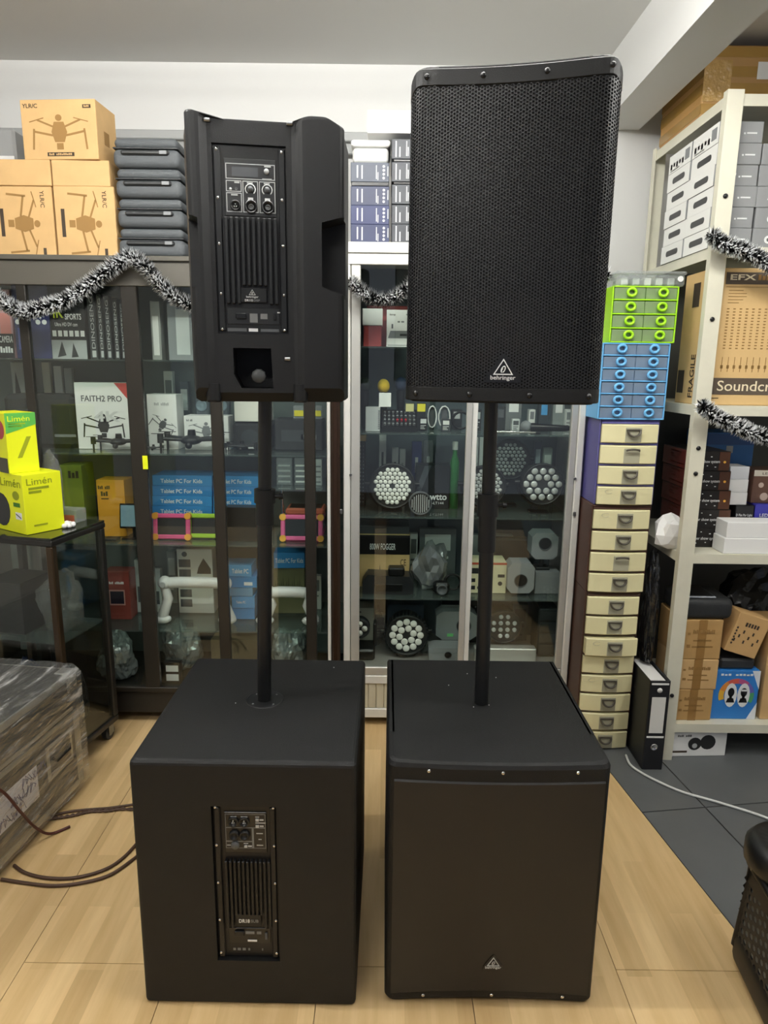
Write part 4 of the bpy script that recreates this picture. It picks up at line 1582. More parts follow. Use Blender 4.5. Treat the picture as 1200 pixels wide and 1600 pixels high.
# --- second tier
o = carton('soft_case', 'large black carry case standing on the drone tier', 'case', 6, 117, 616, 2.86, .16, Z3, mat('222625', .7, bump=.1, bscale=200), bev=.02)
prints(o, [R(.70, 1.0, .22, .27)], GREY, name='trim_strip')
o = carton('leaning_sleeve', 'pale folded product sleeve at the back of the drone tier', 'sleeve', 22, 44, 566, 3.06, .03, Z3, mat('c9cbc6', .6))
prints(o, [[(.1, .4), (.9, .1), (.9, .3), (.3, .9)]], DARK, name='printed_picture')
for k, (a, b, c) in enumerate(((70, 82, 566), (88, 100, 572), (104, 116, 575))):
    o = carton('display_card', ('cream', 'white', 'pale grey')[k] + ' display card standing at the back of the drone tier', 'card', a, b, c, 3.07, .02, Z3, mat(('d8d2bc', 'e4e4de', 'b9bdb8')[k], .5))
    prints(o, [R(.2, .8, .3, .6)], MGREY, name='printed_picture')
o = carton('drone_box', 'tall white drone box with a red printed corner', 'box', 119, 203, 598, 2.86, .11, Z3, WHITE)
prints(o, [[(.74, 1.0), (1.0, .74), (1.0, 1.0)]], mat('c6453f', .5), name='printed_corner')
lettering(o, 'FAITH2 PRO', .12, .87, .72, .81, MGREY, bold=.012)
lettering(o, '4K', .33, .82, .42, .58, mat('d5d6d4', .6), bold=.02)
f = print_drone(o, .5, .36, .42, DARK)
prints(o, [disc(o, .5, .47, .045), R(.46, .54, .40, .46)], DARK, name='printed_camera')['kind'] = 'stuff'
o = carton('drone_box', 'white drone box with a dark folded drone picture behind the sliding door edge', 'box', 231, 277, 616, 2.88, .10, Z3, WHITE)
scrawl(o, 9, .25, .75, .80, .85, LGREY)
print_drone(o, .50, .45, .46, MGREY, turn=-30)
o = carton('drone_box', 'low white drone box with a small outline drone picture', 'box', 288, 357, 650, 2.88, .10, Z3, WHITE)
print_drone(o, .5, .55, .40, GREY)
scrawl(o, 7, .06, .20, .84, .90, GREY)
o = carton('equipment_bag', 'black camera bag with round window on the drone tier', 'bag', 363, 424, 659, 2.86, .14, Z3, mat('232526', .5), bev=.015)
prints(o, [disc(o, .45, .45, .30)], mat('34383a', .4), name='round_window')
prints(o, [R(.40, .55, .08, .2)], LGREY, name='label_tag')
o = carton('equipment_bag', 'black flat equipment case beside the brown corner post', 'case', 428, 505, 655, 2.88, .12, Z3, mat('26282b', .5), bev=.006)
prints(o, [R(.15, .60, .30, .66)], mat('3f4346', .4), name='pocket')
prints(o, [R(.55, .72, .36, .52), R(.74, .86, .36, .52)], GREY, name='label_patches')['kind'] = 'stuff'
zt_ = Z3 + DIM['equipment_bag'][2] + .0006
o = carton('flat_carton', 'white flat carton lying on the black camera bag', 'carton', 366, 420, 628, 2.86, .12, zt_, mat('dad8d0', .6))
zt2 = Z3 + DIM['equipment_bag.001'][2] + .0006
for k, (a, b) in enumerate(((458, 476), (490, 503))):
    tt = carton('strap_pack', ('wider', 'narrower')[k] + ' clear pack of yellow straps on the flat black case', 'pack', a, b, 634, 2.90, .04, zt2, CLEAR, 'clear packs of yellow straps')
    MB().rbox(-DIM[tt.name][0] * .4, DIM[tt.name][0] * .4, -.004, -.001, .01, .035, .003).build('yellow_strap', mat('e6d92b', .5), tt)
for k, px_ in enumerate((311, 343)):
    c = atY(px_, 634, 2.95)
    t = thing('mini_speaker', 'small round blue-grey mini speaker on the wall of boxes' if k == 0 else 'small round blue-grey mini speaker next to the door stile', 'speaker', (c.x, 2.99, Z3), group='mini speakers')
    hh = c.z + .03 - Z3
    MB().rbox(-.030, .030, 0, .05, 0, hh, .008).build('speaker_body', mat('565c62', .5), t)
    MB().lathe([(.024, 0), (.024, .004), (.019, .005), (.017, .002), (.008, .001), (0, .004)], 20).build('speaker_cone', mat('7d8b96', .4), t, (0, -.0005, hh - .032), (PI / 2, 0, 0))
drone('black quadcopter standing before the red cornered drone box', 186, 2.80, Z3, 88)
drone('black low quadcopter standing before the low white drone box', 300, 2.80, Z3, 112)
drone('small black quadcopter standing before the black camera bag', 378, 2.80, Z3, 60)
drone('grey quadcopter standing between the sliding door stiles', 240, 2.80, Z3, 36, MGREY)
# --- third tier
o = carton('green_box', 'olive green box on the third tier behind the yellow boxes', 'box', 96, 131, 727, 2.88, .12, Z2, mat('7d8a2a', .5))
scrawl(o, 3, .4, .9, .82, .92, INKD)
o = carton('orange_box', 'orange product box on the third tier', 'box', 153, 196, 750, 2.86, .10, Z2, mat('d89a2b', .5))
scrawl(o, 7, .06, .50, .84, .90, INKD)
scrawl(o, 3, .15, .42, .72, .80, INKD)
textbars(o, [(.15, .42, .66, .68)], INKD)
o = carton('dark_carton', 'navy and grey carton at the back of the third tier', 'carton', 62, 96, 740, 3.00, .10, Z2, mat('2b313c', .5))
prints(o, [R(0, 1, .6, .8)], mat('8da0ad', .5))
t = thing('desk_monitor', 'small dark touch monitor on a stand in front of the orange box', 'monitor', (X(200, 2.80, .9), 2.80, Z2))
MB().rbox(-.035, .045, 0, .05, 0, .006, .002).cyl((.01, .03, .006), (.01, .03, .05), .006, n=10).build('stand', BLACKG, t)
MB().rbox(-.040, .050, -.006, .008, .05, .155, .003, Matrix.Rotation(-.15, 4, 'X')).build('monitor_case', BLACKG, t)
MB().rbox(-.034, .044, -.0075, -.0062, .058, .148, .0003, Matrix.Rotation(-.15, 4, 'X')).build('screen', mat('7f9fae', .2), t)
MB().rbox(-.10, -.045, -.03, .02, 0, .012, .003).build('keypad', DARK, t)
TB = 'blue kids tablet boxes on the third tier'
zb = Z2
hbx = (Zof(285, 741, 2.88) - Z2) / 6.2
w4 = ('bottom', 'second', 'third', 'fourth', 'fifth', 'topmost')
for col, (a, b, n) in enumerate(((238, 331, 6), (333, 404, 6))):
    zb = Z2
    for k in range(n):
        o = carton('tablet_box', 'blue kids tablet box, %s layer of the pile %s' % (w4[k], ('by the double door stile', 'behind the speaker pole')[col]), 'box', a, b, 0, 2.88, .16, zb, BLUEBX if k % 2 else mat('2a7fc0', .45), TB, h=hbx)
        if k > 1:
            lettering(o, 'Tablet PC For Kids', .14, .84, .28, .68, INKW, bold=.012)
        zb += hbx + .0005
tablet('pink framed kids tablet leaning on the tablet boxes', 238, 296, 806, 2.80, Z2, 'd7568a', 'e9a33c', tilt=-.12)
tablet('lime green framed kids tablet leaning on the tablet boxes', 291, 350, 806, 2.825, Z2, 'a5cf3a', 'c9de55', tilt=-.12)
o = carton('black_box', 'black square accessory box beside the speaker pole', 'box', 352, 401, 793, 2.80, .06, Z2, mat('1e2022', .35))
tablet('pink framed kids tablet with orange corners beside the brown corner post', 438, 504, 808, 2.80, Z2, 'e06a9c', 'eab04a', tilt=-.10)
zb = Z2
for k in range(4):
    t = thing('kids_tablet', 'kids tablet lying flat, %s of the flat pile' % ('bottom', 'second', 'third', 'topmost')[k], 'tablet', (X(473, 2.86, .95) + .004 * (k % 2), 2.90, zb), group='kids tablets lying flat in a pile')
    MB().rbox(-.085, .085, 0, .12, 0, .030, .008).build('bumper_frame', mat(('c43c6e', '3b3f42', 'd9618f', 'd06a52')[k], .5), t)
    MB().box(-.070, .070, .012, .108, .0295, .0305).build('screen', BLACKG, t)
    zb += .0315
for k, (a, b, c) in enumerate(((432, 456, 716), (460, 478, 716), (484, 503, 718))):
    o = carton('clear_pack', ('wide', 'tall silver', 'white striped')[k] + ' clear packet of parts on the half shelf', 'packet', a, b, c, 2.90, .04, zs + .0006, (CLEAR, CLEAR, mat('c5c9c9', .4))[k], 'clear packets on the half shelf')
    textbars(o, [(.1, .9, .1 + .2 * j, .16 + .2 * j) for j in range(4)], (LGREY, WHITE, GREY)[k])
# --- fourth tier
o = carton('red_box', 'dull red product box with a dark picture on the fourth tier', 'box', 164, 203, 893, 2.86, .08, Z1, mat('8a4038', .5))
prints(o, [R(.18, .80, .30, .62)], mat('c79a92', .5))
prints(o, [R(.22, .76, .33, .59)], mat('2a2433', .4), name='printed_picture', off=.0012)
scrawl(o, 10, .2, .8, .74, .79, INKW)
o = carton('poster_box', 'tall white box with pictures in a column on the fourth tier', 'box', 278, 333, 858, 2.95, .08, Z1, mat('d9d9d2', .5))
prints(o, [R(.05, .38, .10 + .155 * k, .22 + .155 * k) for k in range(5)], MGREY, name='printed_pictures')['kind'] = 'stuff'
prints(o, [disc(o, .22, .92, .04)], MGREY, name='printed_seal')
prints(o, [[(.55, .62), (.95, .62), (.95, .70), (.75, .86), (.6, .72)]], DARK, name='printed_machine')


def gimbal(label, pxa, pxb, pyt, Y, zb, two=True):
    xa_, xb_ = X(pxa, Y, zb + .15), X(pxb, Y, zb + .15)
    zt = Zof((pxa + pxb) / 2, pyt, Y)
    cx_ = (xa_ + xb_) / 2
    t = thing('massage_stand', label, 'device', (cx_, Y, zb), group='white arched devices')
    wm = mat('e3e4e2', .3)
    h = zt - zb
    w = (xb_ - xa_) / 2
    MB().tube([(-w + .022, 0, h), (-w * .5, 0, h + .003), (w * .5, 0, h + .003), (w - .022, 0, h)], .024, 14).build('crossbar', wm, t)
    for s_ in (-1, 1):
        j = MB().ball((s_ * w, 0, h), .030, 16, 10).build('joint', wm, t)
        MB().cyl((s_ * w, -.029, h), (s_ * w, -.033, h), .012, n=14).build('joint_cap', LGREY, j)
        if s_ > 0 or two:
            l_ = MB().tube([(s_ * w, 0, h - .02), (s_ * (w - .012), 0, h * .62), (s_ * (w + .008), 0, h * .3), (s_ * (w + .022), 0, .022)], [.020, .021, .022, .022], 12).build('leg', wm, t)
            MB().ball((s_ * (w + .012) - .008, 0, .020), .034, 14, 8, (1.2, .9, .58)).build('foot', wm, t)
    return t


gimbal('white arched device standing before the tall picture box', 258, 352, 911, 2.82, Z1)
gimbal('white arched device beside the brown corner post', 420, 484, 926, 2.82, Z1)
zb = Z1
SB = 'small blue tablet boxes on the fourth tier'
for k, (a, b, hh, m_) in enumerate(((362, 398, .052, BLUEBX), (362, 398, .055, BLUEBX2), (358, 395, .040, mat('5f94bb', .45)), (357, 401, .05, BLUEBX), (346, 393, .05, BLUEBX2))):
    o = carton('tablet_box', 'small blue tablet box, %s of the fourth tier pile' % ('bottom', 'second', 'third', 'fourth', 'topmost')[k], 'box', a, b, 0, 2.88 - .004 * k, .12, zb, m_, SB, h=hh * 1.02)
    if k == 4:
        lettering(o, 'Tablet PC', .35, .9, .3, .7, INKW, bold=.012)
    elif k == 3:
        prints(o, [R(.55, .85, .2, .5)], INKW, name='label_patch')
    elif k == 1:
        lettering(o, 'Tablet PC', .2, .6, .4, .6, INKW)
    zb += hh * 1.02 + .0005
o = carton('picture_box', 'dark olive box with a grass picture on the fourth tier', 'box', 428, 476, 887, 2.96, .10, Z1, mat('6a6a4a', .5))
prints(o, [[(.05 + .06 * k, .55), (.08 + .06 * k, .55), (.065 + .06 * k, .75 + .1 * math.sin(k * 2.1))] for k in range(15)], mat('24281a', .6), name='printed_grass')['kind'] = 'stuff'
o = carton('tablet_box', 'blue kids tablet box lying askew on the dark olive box', 'box', 428, 476, 864, 2.95, .11, Z1 + DIM[o.name][2] + .0005, BLUEBX)
lettering(o, 'Tablet PC For Kids', .05, .95, .35, .65, INKW, bold=.012)
o.rotation_euler.z = .06
for k, (a, b, c) in enumerate(((212, 226, 875), (236, 252, 890))):
    o = carton('blister_pack', ('narrow white blister pack beside the red box', 'white blister pack behind the arched device')[k], 'pack', a, b, c, 2.95, .03, Z1, mat('b8bdbb', .4))
    prints(o, [R(.2, .8, .2, .5)], MGREY, name='printed_picture')
# --- bottom tier
FOIL = mat('a5aaaa', .22, .35, bump=.5, bscale=40)
crumple('plastic_bag', 'crinkled clear bag of cables by the double door stile', 'bag', (X(185, 2.84, .2), 2.84, Z0), (.075, .065, .12), FOIL, 1, group='plastic bags of parts')
crumple('plastic_bag', 'silvery crinkled bag of chargers on the bottom tier', 'bag', (X(284, 2.93, .2), 2.95, Z0), (.085, .08, .12), FOIL, 2, group='plastic bags of parts')
crumple('plastic_bag', 'grey crinkled bag heaped on the bottom tier by the corner post', 'bag', (X(450, 2.88, .2), 2.92, Z0), (.075, .08, .12), FOIL, 3, group='plastic bags of parts')
o = carton('brown_carton', 'dull brown carton on the bottom tier behind the subwoofer', 'carton', 330, 408, 1000, 2.90, .18, Z0, mat('7a6a52', .7, var=.1))
o = carton('sticker_pack', 'black pack with two white stickers on the bottom tier', 'pack', 250, 282, 1035, 2.78, .03, Z0, mat('17191a', .3))
prints(o, [R(.3, .9, .55, .85)], WHITE, name='white_sticker')
prints(o, [R(.3, .9, .10, .42)], WHITE, name='white_sticker')

# --- further goods in the dark cabinet
EXTRA5 = ((206, 228, 640, 2.98, Z3, 'a6aba8', 'pale grey carton standing behind the double door stile', '5f6565'),
          (258, 272, 580, 3.06, Z3, 'c9ccc8', 'slim white carton at the back of the drone tier', '6e7474'),
          (282, 296, 596, 3.06, Z3, '555b5e', 'slate carton at the back beside the slim white carton', 'c2c6c5'),
          (410, 426, 800, 3.00, Z2, '2c3033', 'black carton behind the speaker pole collar', '8b9192'),
          (134, 150, 775, 3.00, Z2, '30353a', 'dark carton between the olive box and the orange box', '98a3aa'),
          (262, 276, 862, 3.08, Z1, '9aa09c', 'grey carton at the back behind the arched device', 'd9dcd8'),
          (402, 420, 905, 3.00, Z1, '3a3e40', 'charcoal carton behind the speaker pole on the fourth tier', 'b0b5b4'),
          (482, 502, 900, 3.02, Z1, 'c5c8c2', 'white carton beside the brown corner post', '6d7372'))
for a, b, c, y_, zb_, h_, lb_, p_ in EXTRA5:
    o = carton('goods_pack', lb_, 'pack', a, b, c, y_, .035, zb_, mat(h_, .4))
    prints(o, [R(.15, .85, .55, .88)], mat(p_, .5), name='printed_panel')
    textbars(o, [(.15, .8, .38, .43), (.15, .6, .26, .31)], mat(p_, .5))

# ================================================================== inside the silver cabinet
C0, C1, C2, C3, C4 = [z + .0006 for z in ZC]
# --- top tier
o = carton('red_carton', 'red carton at the back of the top tier of the silver cabinet', 'carton', 573, 640, 478, 2.96, .10, C4, mat('8d2f2a', .5))
o = carton('receiver_box', 'white box with a picture of a grey receiver on the top tier', 'box', 604, 642, 484, 2.83, .08, C4, WHITE)
prints(o, [[(.06, .24), (.94, .24), (.86, .44), (.16, .44)]], GREY, name='printed_receiver')
prints(o, [R(.55, .85, .30, .36)], DARK, name='printed_screen', off=.0012)
lettering(o, 'fomp', .12, .36, .83, .90, INKD)
textbars(o, [(.45, .55, .66, .70), (.6, .72, .66, .70), (.8, .95, .86, .89), (.05, .95, .04, .06)], GREY)
prints(o, [R(.2, .27, .50, .62)], MGREY, name='printed_remote')
t = thing('light_box', 'white and red upright box with a silver frame on the top tier', 'box', (X(582, 2.80, 1.7), 2.80, C4))
hh = Zof(582, 482, 2.80) - C4
MB().rbox(-.036, .036, 0, .07, 0, hh * .55, .002).build('red_half', mat('8e2e2c', .5), t)
MB().rbox(-.040, .040, -.002, .07, hh * .56, hh, .002).build('white_half', WHITE, t)
# --- microphone tier
MICS = 'microphones on the second tier'


def mic(label, px_, pyt, Y, head_h, zb=None):
    zb = C3 if zb is None else zb
    h = Zof(px_, pyt, Y) - zb
    t = thing('microphone', label, 'microphone', (X(px_, Y, zb + h / 2), Y, zb), group=MICS)
    MB().lathe([(0, 0), (.013, 0), (.014, .01), (.019, h - .06), (.019, h - .055)], 18).build('handle', BLACKG, t)
    MB().ball((0, 0, h - .030), .026, 16, 10, (1, 1, 1.15)).build('windscreen', mat(head_h, .8, bump=.3, bscale=400), t)
    return t


mic('upright microphone with a black windscreen by the silver door stile', 570, 590, 2.93, '16211d')
mic('upright microphone with a yellow windscreen', 599, 592, 2.93, 'd8b21d')
mic('upright microphone with a dark blue windscreen', 626, 589, 2.93, '1d2b45')
o = carton('price_card', 'white price card hanging before the yellow microphone', 'card', 592, 611, 614, 2.84, .02, Zof(600, 636, 2.84), WHITE)
o = carton('adapter_pack', 'grey ribbed adapter pack on the microphone tier', 'pack', 571, 594, 636, 2.80, .05, C3, mat('b4b7b8', .4))
textbars(o, [(.86, .98, .1 + .08 * k, .14 + .08 * k) for k in range(10)], MGREY)
t = thing('mixer', 'small black audio mixer with red knobs under the microphones', 'mixer', (X(624, 2.80, C3), 2.79, C3))
Mt = Matrix.Rotation(math.radians(28), 4, 'X')
wm = X(652, 2.8, C3) - X(597, 2.8, C3)
MB().prism([(0, 0), (.10, 0), (.10, .085), (0, .02)], -wm / 2, wm / 2, Matrix.Rotation(PI / 2, 4, 'Z')).build('mixer_body', BLACKG, t)
for r_ in range(4):
    for k in range(8):
        yy_ = .012 + .022 * r_
        zz_ = .02 + yy_ * .65
        MB().cyl((-wm / 2 + .012 + k * (wm - .024) / 7, yy_, zz_), (-wm / 2 + .012 + k * (wm - .024) / 7, yy_ - .006, zz_ + .008), .0045, n=8).build('knob', mat('c8333c', .4) if (r_ == 1 and 3 <= k <= 5) else GREY, t)
for k, (px_, hx) in enumerate(((640, 'c9c48a'), (658, 'd9cc2a'))):
    c = carton('hang_tag_pack', ('pale yellow', 'bright yellow')[k] + ' hang tag pack beside the mixer', 'pack', px_ - 7, px_ + 7, 630, 2.86, .03, C3, mat('202224', .3), 'yellow hang tag packs')
    prints(c, [R(.05, .95, .70, .98)], mat(hx, .5), name='yellow_tag')
for k, (a, b) in enumerate(((668, 682), (685, 703))):
    t = thing('cable_hank', ('narrow', 'wide')[k] + ' hank of white cable on a hook card', 'cable', (X((a + b) / 2, 2.92, C3 + .05), 2.92, C3), group='hanks of white cable')
    w_ = (b - a) / F * 2.85 / 2
    pts = []
    for q in range(40):
        an = q * 2 * PI / 13
        pts.append((w_ * math.cos(an), -.002 * q / 8, .055 + .045 * math.sin(an)))
    MB().tube(pts, .0028, 6).build('white_cable', WHITE, t)
    MB().rbox(-w_ * .5, w_ * .5, .004, .008, 0, .10, .001).build('hook_card', MGREY, t)
t = thing('microphone', 'black handheld microphone lying on its side on the second tier', 'microphone', (X(858, 2.82, C3), 2.82, C3 + .026), (0, 0, math.radians(-8)), MICS)
MB().lathe([(0, 0), (.010, 0), (.012, .01), (.019, .15), (.019, .155)], 16, Matrix.Translation((.08, 0, -.004)) @ Matrix.Rotation(-PI / 2, 4, 'Y')).build('handle', BLACKG, t)
MB().ball((-.095, 0, .0), .024, 14, 8).build('windscreen', GREY, t)
t = thing('stick', 'thin silver rod lying across the second tier', 'rod', (X(800, 2.80, C3), 2.775, C3 + .005))
MB().cyl((-.12, 0, .003), (.09, .0, .001), .005, n=10).build('shaft', CHROME, t)
MB().cyl((.09, 0, .001), (.11, 0, .001), .006, n=10).build('grip', BLACKG, t)
for k, (a, b, c, m_) in enumerate(((705, 722, 640, '26282a'), (775, 790, 636, '2b2d2f'), (790, 815, 620, '6c7070'), (826, 836, 640, 'd9dad6'), (842, 858, 628, '3c4245'), (864, 882, 622, '8b9290'))):
    o = carton('accessory_pack', ('black cable', 'dark slim', 'grey clear fronted', 'white slim', 'dark blue', 'silver clear fronted')[k] + ' accessory pack on the microphone tier', 'pack', a, b, c, 2.93, .04, C3, mat(m_, .35))
    prints(o, [R(.2, .8, .55, .9)], (LGREY, MGREY, WHITE, GREY, BLUEBX2, WHITE)[k], name='printed_panel')


# --- stage lights
def hexlay(n_r, scale):
    pts = []
    for q in range(-n_r, n_r + 1):
        for r_ in range(-n_r, n_r + 1):
            x, y = (q + r_ / 2), r_ * .866
            if 0.1 < math.hypot(x, y) <= n_r - .2:
                pts.append((x * scale, y * scale))
    return pts


L54 = hexlay(4, .205)
L18R = [(-.40 + .40 * k, .62) for k in range(3)] + [(-.60 + .40 * k, .32) for k in range(4)] + [(-.78, 0), (-.40, 0), (.40, 0), (.78, 0)] + [(-.60 + .40 * k, -.32) for k in range(4)] + [(-.40 + .40 * k, -.62) for k in range(3)]
L18C = [(.66 * math.cos(math.radians(90 + 30 * k)), .66 * math.sin(math.radians(90 + 30 * k))) for k in range(12)] + [(.34 * math.cos(math.radians(75 + 60 * k)), .34 * math.sin(math.radians(75 + 60 * k))) for k in range(6)]
L12 = [(-.20, .60), (.20, .60)] + [(-.60 + .40 * k, .22) for k in range(4)] + [(-.60 + .40 * k, -.18) for k in range(4)] + [(-.20, -.56), (.20, -.56)]


def par(label, px_, py_, rpx, Y, zb, lay, lr, lens_m, face_m=None, depth=.13, rot=0, ribs=0, bracket=True):
    c = atY(px_, py_, Y)
    zc = Y * cp + (CH - c.z) * sp
    r = rpx / F * zc
    t = thing('par_light', label, 'stage light', (c.x, Y, zb), (0, 0, rot), 'round LED stage lights')
    zz_ = c.z - zb
    zz_ = max(zz_, r * 1.09 + .006)
    M0 = Matrix.Translation((0, 0, zz_)) @ Matrix.Rotation(PI / 2, 4, 'X')
    hm = mat('1b1d1e', .45)
    MB().lathe([(r * .90, -.008), (r * .93, .004), (r, .004), (r, -.02), (r * .92, -.03), (r * .80, -depth), (r * .5, -depth - .015), (0, -depth - .015)], 32, M0).build('housing', hm, t)
    fc = MB().cyl((0, .006, zz_), (0, .010, zz_), r * .92, n=32).build('face_plate', face_m or mat('2b2c2c', .5), t)
    lm = MB().lathe([(lr * r, -.002), (lr * r, .004), (lr * r * .92, .006), (lr * r * .55, .0075), (0, .008)], 14).mesh('lens', lens_m)
    for x, z in lay:
        inst(lm, 'lens', fc, (x * r, .006, zz_ + z * r), (PI / 2, 0, 0))
    if ribs:
        rb = MB().rbox(-r * .03, r * .03, .002, .05, r * .98, r * 1.06, .001).mesh('cooling_rib', hm)
        for k in range(ribs):
            inst(rb, 'cooling_rib', t, (0, 0, zz_), (0, 2 * PI * k / ribs, 0))
    if bracket:
        bm_ = MB()
        rr = r * 1.08
        pts = [(-rr, depth * .45, zz_)] + [(rr * math.cos(PI + PI * k / 10), depth * .45, max(.006, zz_ + rr * math.sin(PI + PI * k / 10))) for k in range(1, 10)] + [(rr, depth * .45, zz_)]
        bm_.tube(pts, .006, 6).build('bracket', BLACKG, t)
        bs = MB().rbox(-r * .45, r * .45, depth * .45 - .03, depth * .45 + .03, 0, .005, .001).build('bracket_base', BLACKG, t)
        for s_ in (-1, 1):
            MB().cyl((s_ * r * .96, depth * .45, zz_), (s_ * (r * 1.08 + .012), depth * .45, zz_), .011, n=12).build('bracket_knob', BLACKG, t)
    return t


LENSW = mat('f1f1ea', .35)
LENSC = mat('cfd2d0', .12, .3)
par('large round stage light with many white lenses beside the door stile', 613, 763, 36, 2.84, C2, L54, .095, LENSW)
par('large round stage light with many clear lenses behind the speaker pole', 758, 760, 33, 2.84, C2, L54, .095, LENSC)
par('round stage light with many small lenses set high at the back', 797, 718, 32, 3.01, C2, L54, .085, mat('a9acaa', .25), depth=.07)
par('round stage light with eighteen clear lenses in rows beside the pole', 848, 757, 33, 2.83, C2, L18R, .155, LENSC)
par('ribbed round stage light with eighteen white lenses in two rings', 635, 998, 33, 2.83, C0, L18C, .16, LENSW, ribs=36, bracket=True)
t = par('round stage light with twelve clear lenses on the bottom tier', 788, 980, 27, 2.86, C0, L12, .13, LENSC)
t = thing('bar_light', 'narrow black perforated column standing by the door stile', 'column', (X(563, 2.95, 1.0), 2.96, C2))
hh = Zof(566, 690, 2.96) - C2
MB().rbox(-.022, .022, 0, .06, 0, hh, .003).build('column_body', BLACKG, t)
for k in range(16):
    for j in range(3):
        MB().lathe([(.003, 0), (.003, .001), (0, .001)], 6).build('perforation', GREY, t, (-.012 + .012 * j, -.0002, .02 + k * (hh - .04) / 15), (PI / 2, 0, 0))
o = carton('carton_lid', 'folded kraft flap resting on top of the black column', 'flap', 559, 572, 680, 2.97, .04, C2 + hh + .0005, KRAFT)
o = carton('light_carton', 'black carton with bold white lettering behind the small strobe', 'carton', 650, 702, 727, 2.93, .09, C2, mat('1f2224', .35))
lettering(o, 'wtto', .42, .93, .20, .33, INKW, bold=.02)
lettering(o, 'T-LT144', .42, .84, .10, .16, INKW)
prints(o, [[(0, .45), (.25, .98), (.45, 1.0), (.15, .40)]], mat('4b5055', .4), name='printed_stripe')
t = thing('strobe_light', 'small round strobe light with vertical slats before the white lettered carton', 'strobe', (X(657, 2.772, C2 + .05), 2.772, C2))
zz_ = Zof(657, 785, 2.80) - C2
r = 18 / F * 2.85
MB().lathe([(r * .86, -.004), (r, .004), (r, -.03), (r * .8, -.06), (0, -.06)], 28, Matrix.Translation((0, 0, zz_)) @ Matrix.Rotation(PI / 2, 4, 'X')).build('housing', MGREY, t)
MB().cyl((0, .004, zz_), (0, .006, zz_), r * .86, n=24).build('back_plate', BLACKG, t)
for k in range(9):
    x = -.72 + .18 * k
    hz = math.sqrt(max(0, .80 ** 2 - x * x)) * r
    MB().box(x * r - .0018, x * r + .0018, .0, .004, zz_ - hz, zz_ + hz).build('slat', LGREY, t)
MB().rbox(-.02, .02, .01, .04, 0, zz_ - r * .8, .002).build('foot', BLACKG, t)
for k, (a, b, c, m_, lb) in enumerate(((592, 603, 679, WHITE, 'small white box at the back by the column'), (612, 622, 700, WHITE, 'white microphone clip card'), (624, 633, 702, WHITE, 'plain white slim card'), (643, 658, 690, mat('3c4c8c', .4), 'blue gadget in a hanging pack'), (661, 676, 688, CLEAR, 'clear hanging pack of fittings'))):
    o = carton('small_pack', lb + ' above the stage lights', 'pack', a, b, c, 3.04, .03, C2, m_)
    prints(o, [R(.35, .65, .5, .75)], (MGREY, BLACKG, LGREY, WHITE, LGREY)[k], name='printed_picture')
t = thing('spray_bottle', 'green bottle with a white cap beside the middle door stile', 'bottle', (X(709, 2.95, 1.0), 2.95, C2))
hh = Zof(709, 690, 2.95) - C2
MB().lathe([(0, 0), (.020, 0), (.020, hh * .7), (.010, hh * .8), (.010, hh * .9)], 16).build('bottle_body', mat('2e7a3c', .3), t)
MB().lathe([(.012, hh * .88), (.012, hh), (0, hh)], 14).build('cap', WHITE, t)
for k, (a, b) in enumerate(((740, 746), (748, 756))):
    o = carton('white_tube_box', ('slim', 'slightly wider')[k] + ' upright white tube box between the stage lights', 'box', a, b, 684, 3.05, .03, C2, WHITE, 'upright white tube boxes')
# --- fogger tier
o = carton('fogger_carton', 'black and kraft fog machine carton with white lettering', 'carton', 560, 640, 836, 2.90, .18, C1, KRAFTP)
prints(o, [R(0, 1, .63, 1)], BLACKG)
lettering(o, '800W FOGGER', .22, .72, .72, .84, INKW, bold=.008)
lettering(o, 'CE', .82, .93, .42, .54, INKD)
prints(o, [[(.1, .0), (.2, .35), (.16, .0)], [(.4, 0), (.42, .45), (.46, 0)], [(.55, 0), (.66, .42), (.62, 0)]], INKD, name='printed_branches')['kind'] = 'stuff'
t = thing('fog_machine', 'black fog machine with a handle in front of its carton', 'fog machine', (X(606, 2.80, C1), 2.80, C1))
w_ = X(646, 2.80, C1) - X(566, 2.80, C1)
MB().prism([(-w_ / 2, .0), (w_ / 2, .0), (w_ / 2, .05), (w_ * .42, .078), (-w_ * .40, .085), (-w_ / 2, .05)], 0, .09).build('machine_body', mat('222427', .4), t)
MB().rbox(w_ * .0, w_ * .32, -.006, .05, .082, .118, .006).build('fluid_cap', BLACKG, t)
MB().rbox(-w_ * .25, w_ * .28, -.003, -.0005, .012, .045, .001).build('front_grille', BLACKG, t)
o = carton('black_tray', 'black tray lying on the fogger carton', 'tray', 562, 640, 822, 2.92, .12, C1 + DIM['fogger_carton'][2] + .0006, mat('33383a', .4))
crumple('foil_bag', 'crumpled silver foil bag with black lettering on the fogger tier', 'bag', (X(671, 2.90, C1 + .05), 2.90, C1), (.075, .06, .12), mat('9a9fa2', .25, .6), 5, .45, sub=3)
t = thing('projector_lamp', 'dark round lamp head before the silver foil bag', 'lamp', (X(690, 2.80, C1), 2.80, C1))
MB().rbox(-.035, .035, 0, .06, 0, .05, .012).build('lamp_body', BLACKG, t)
MB().lathe([(.022, 0), (.024, .012), (.020, .016), (.016, .006), (0, .006)], 20).build('lens', MGREY, t, (0, -.0005, .026), (PI / 2, 0, 0))
o = carton('power_supply', 'cream bench power supply with red trim and dark displays', 'power supply', 724, 791, 879, 2.83, .12, C1, mat('d9d3ae', .45))
prints(o, [R(0, 1, .93, 1)], mat('b5533c', .5), name='red_trim')
for u0, u1, v0, v1 in ((.12, .42, .64, .82), (.10, .28, .36, .48), (.10, .28, .12, .24), (.80, .96, .52, .62)):
    prints(o, [R(u0, u1, v0, v1)], DARK, name='display_window')
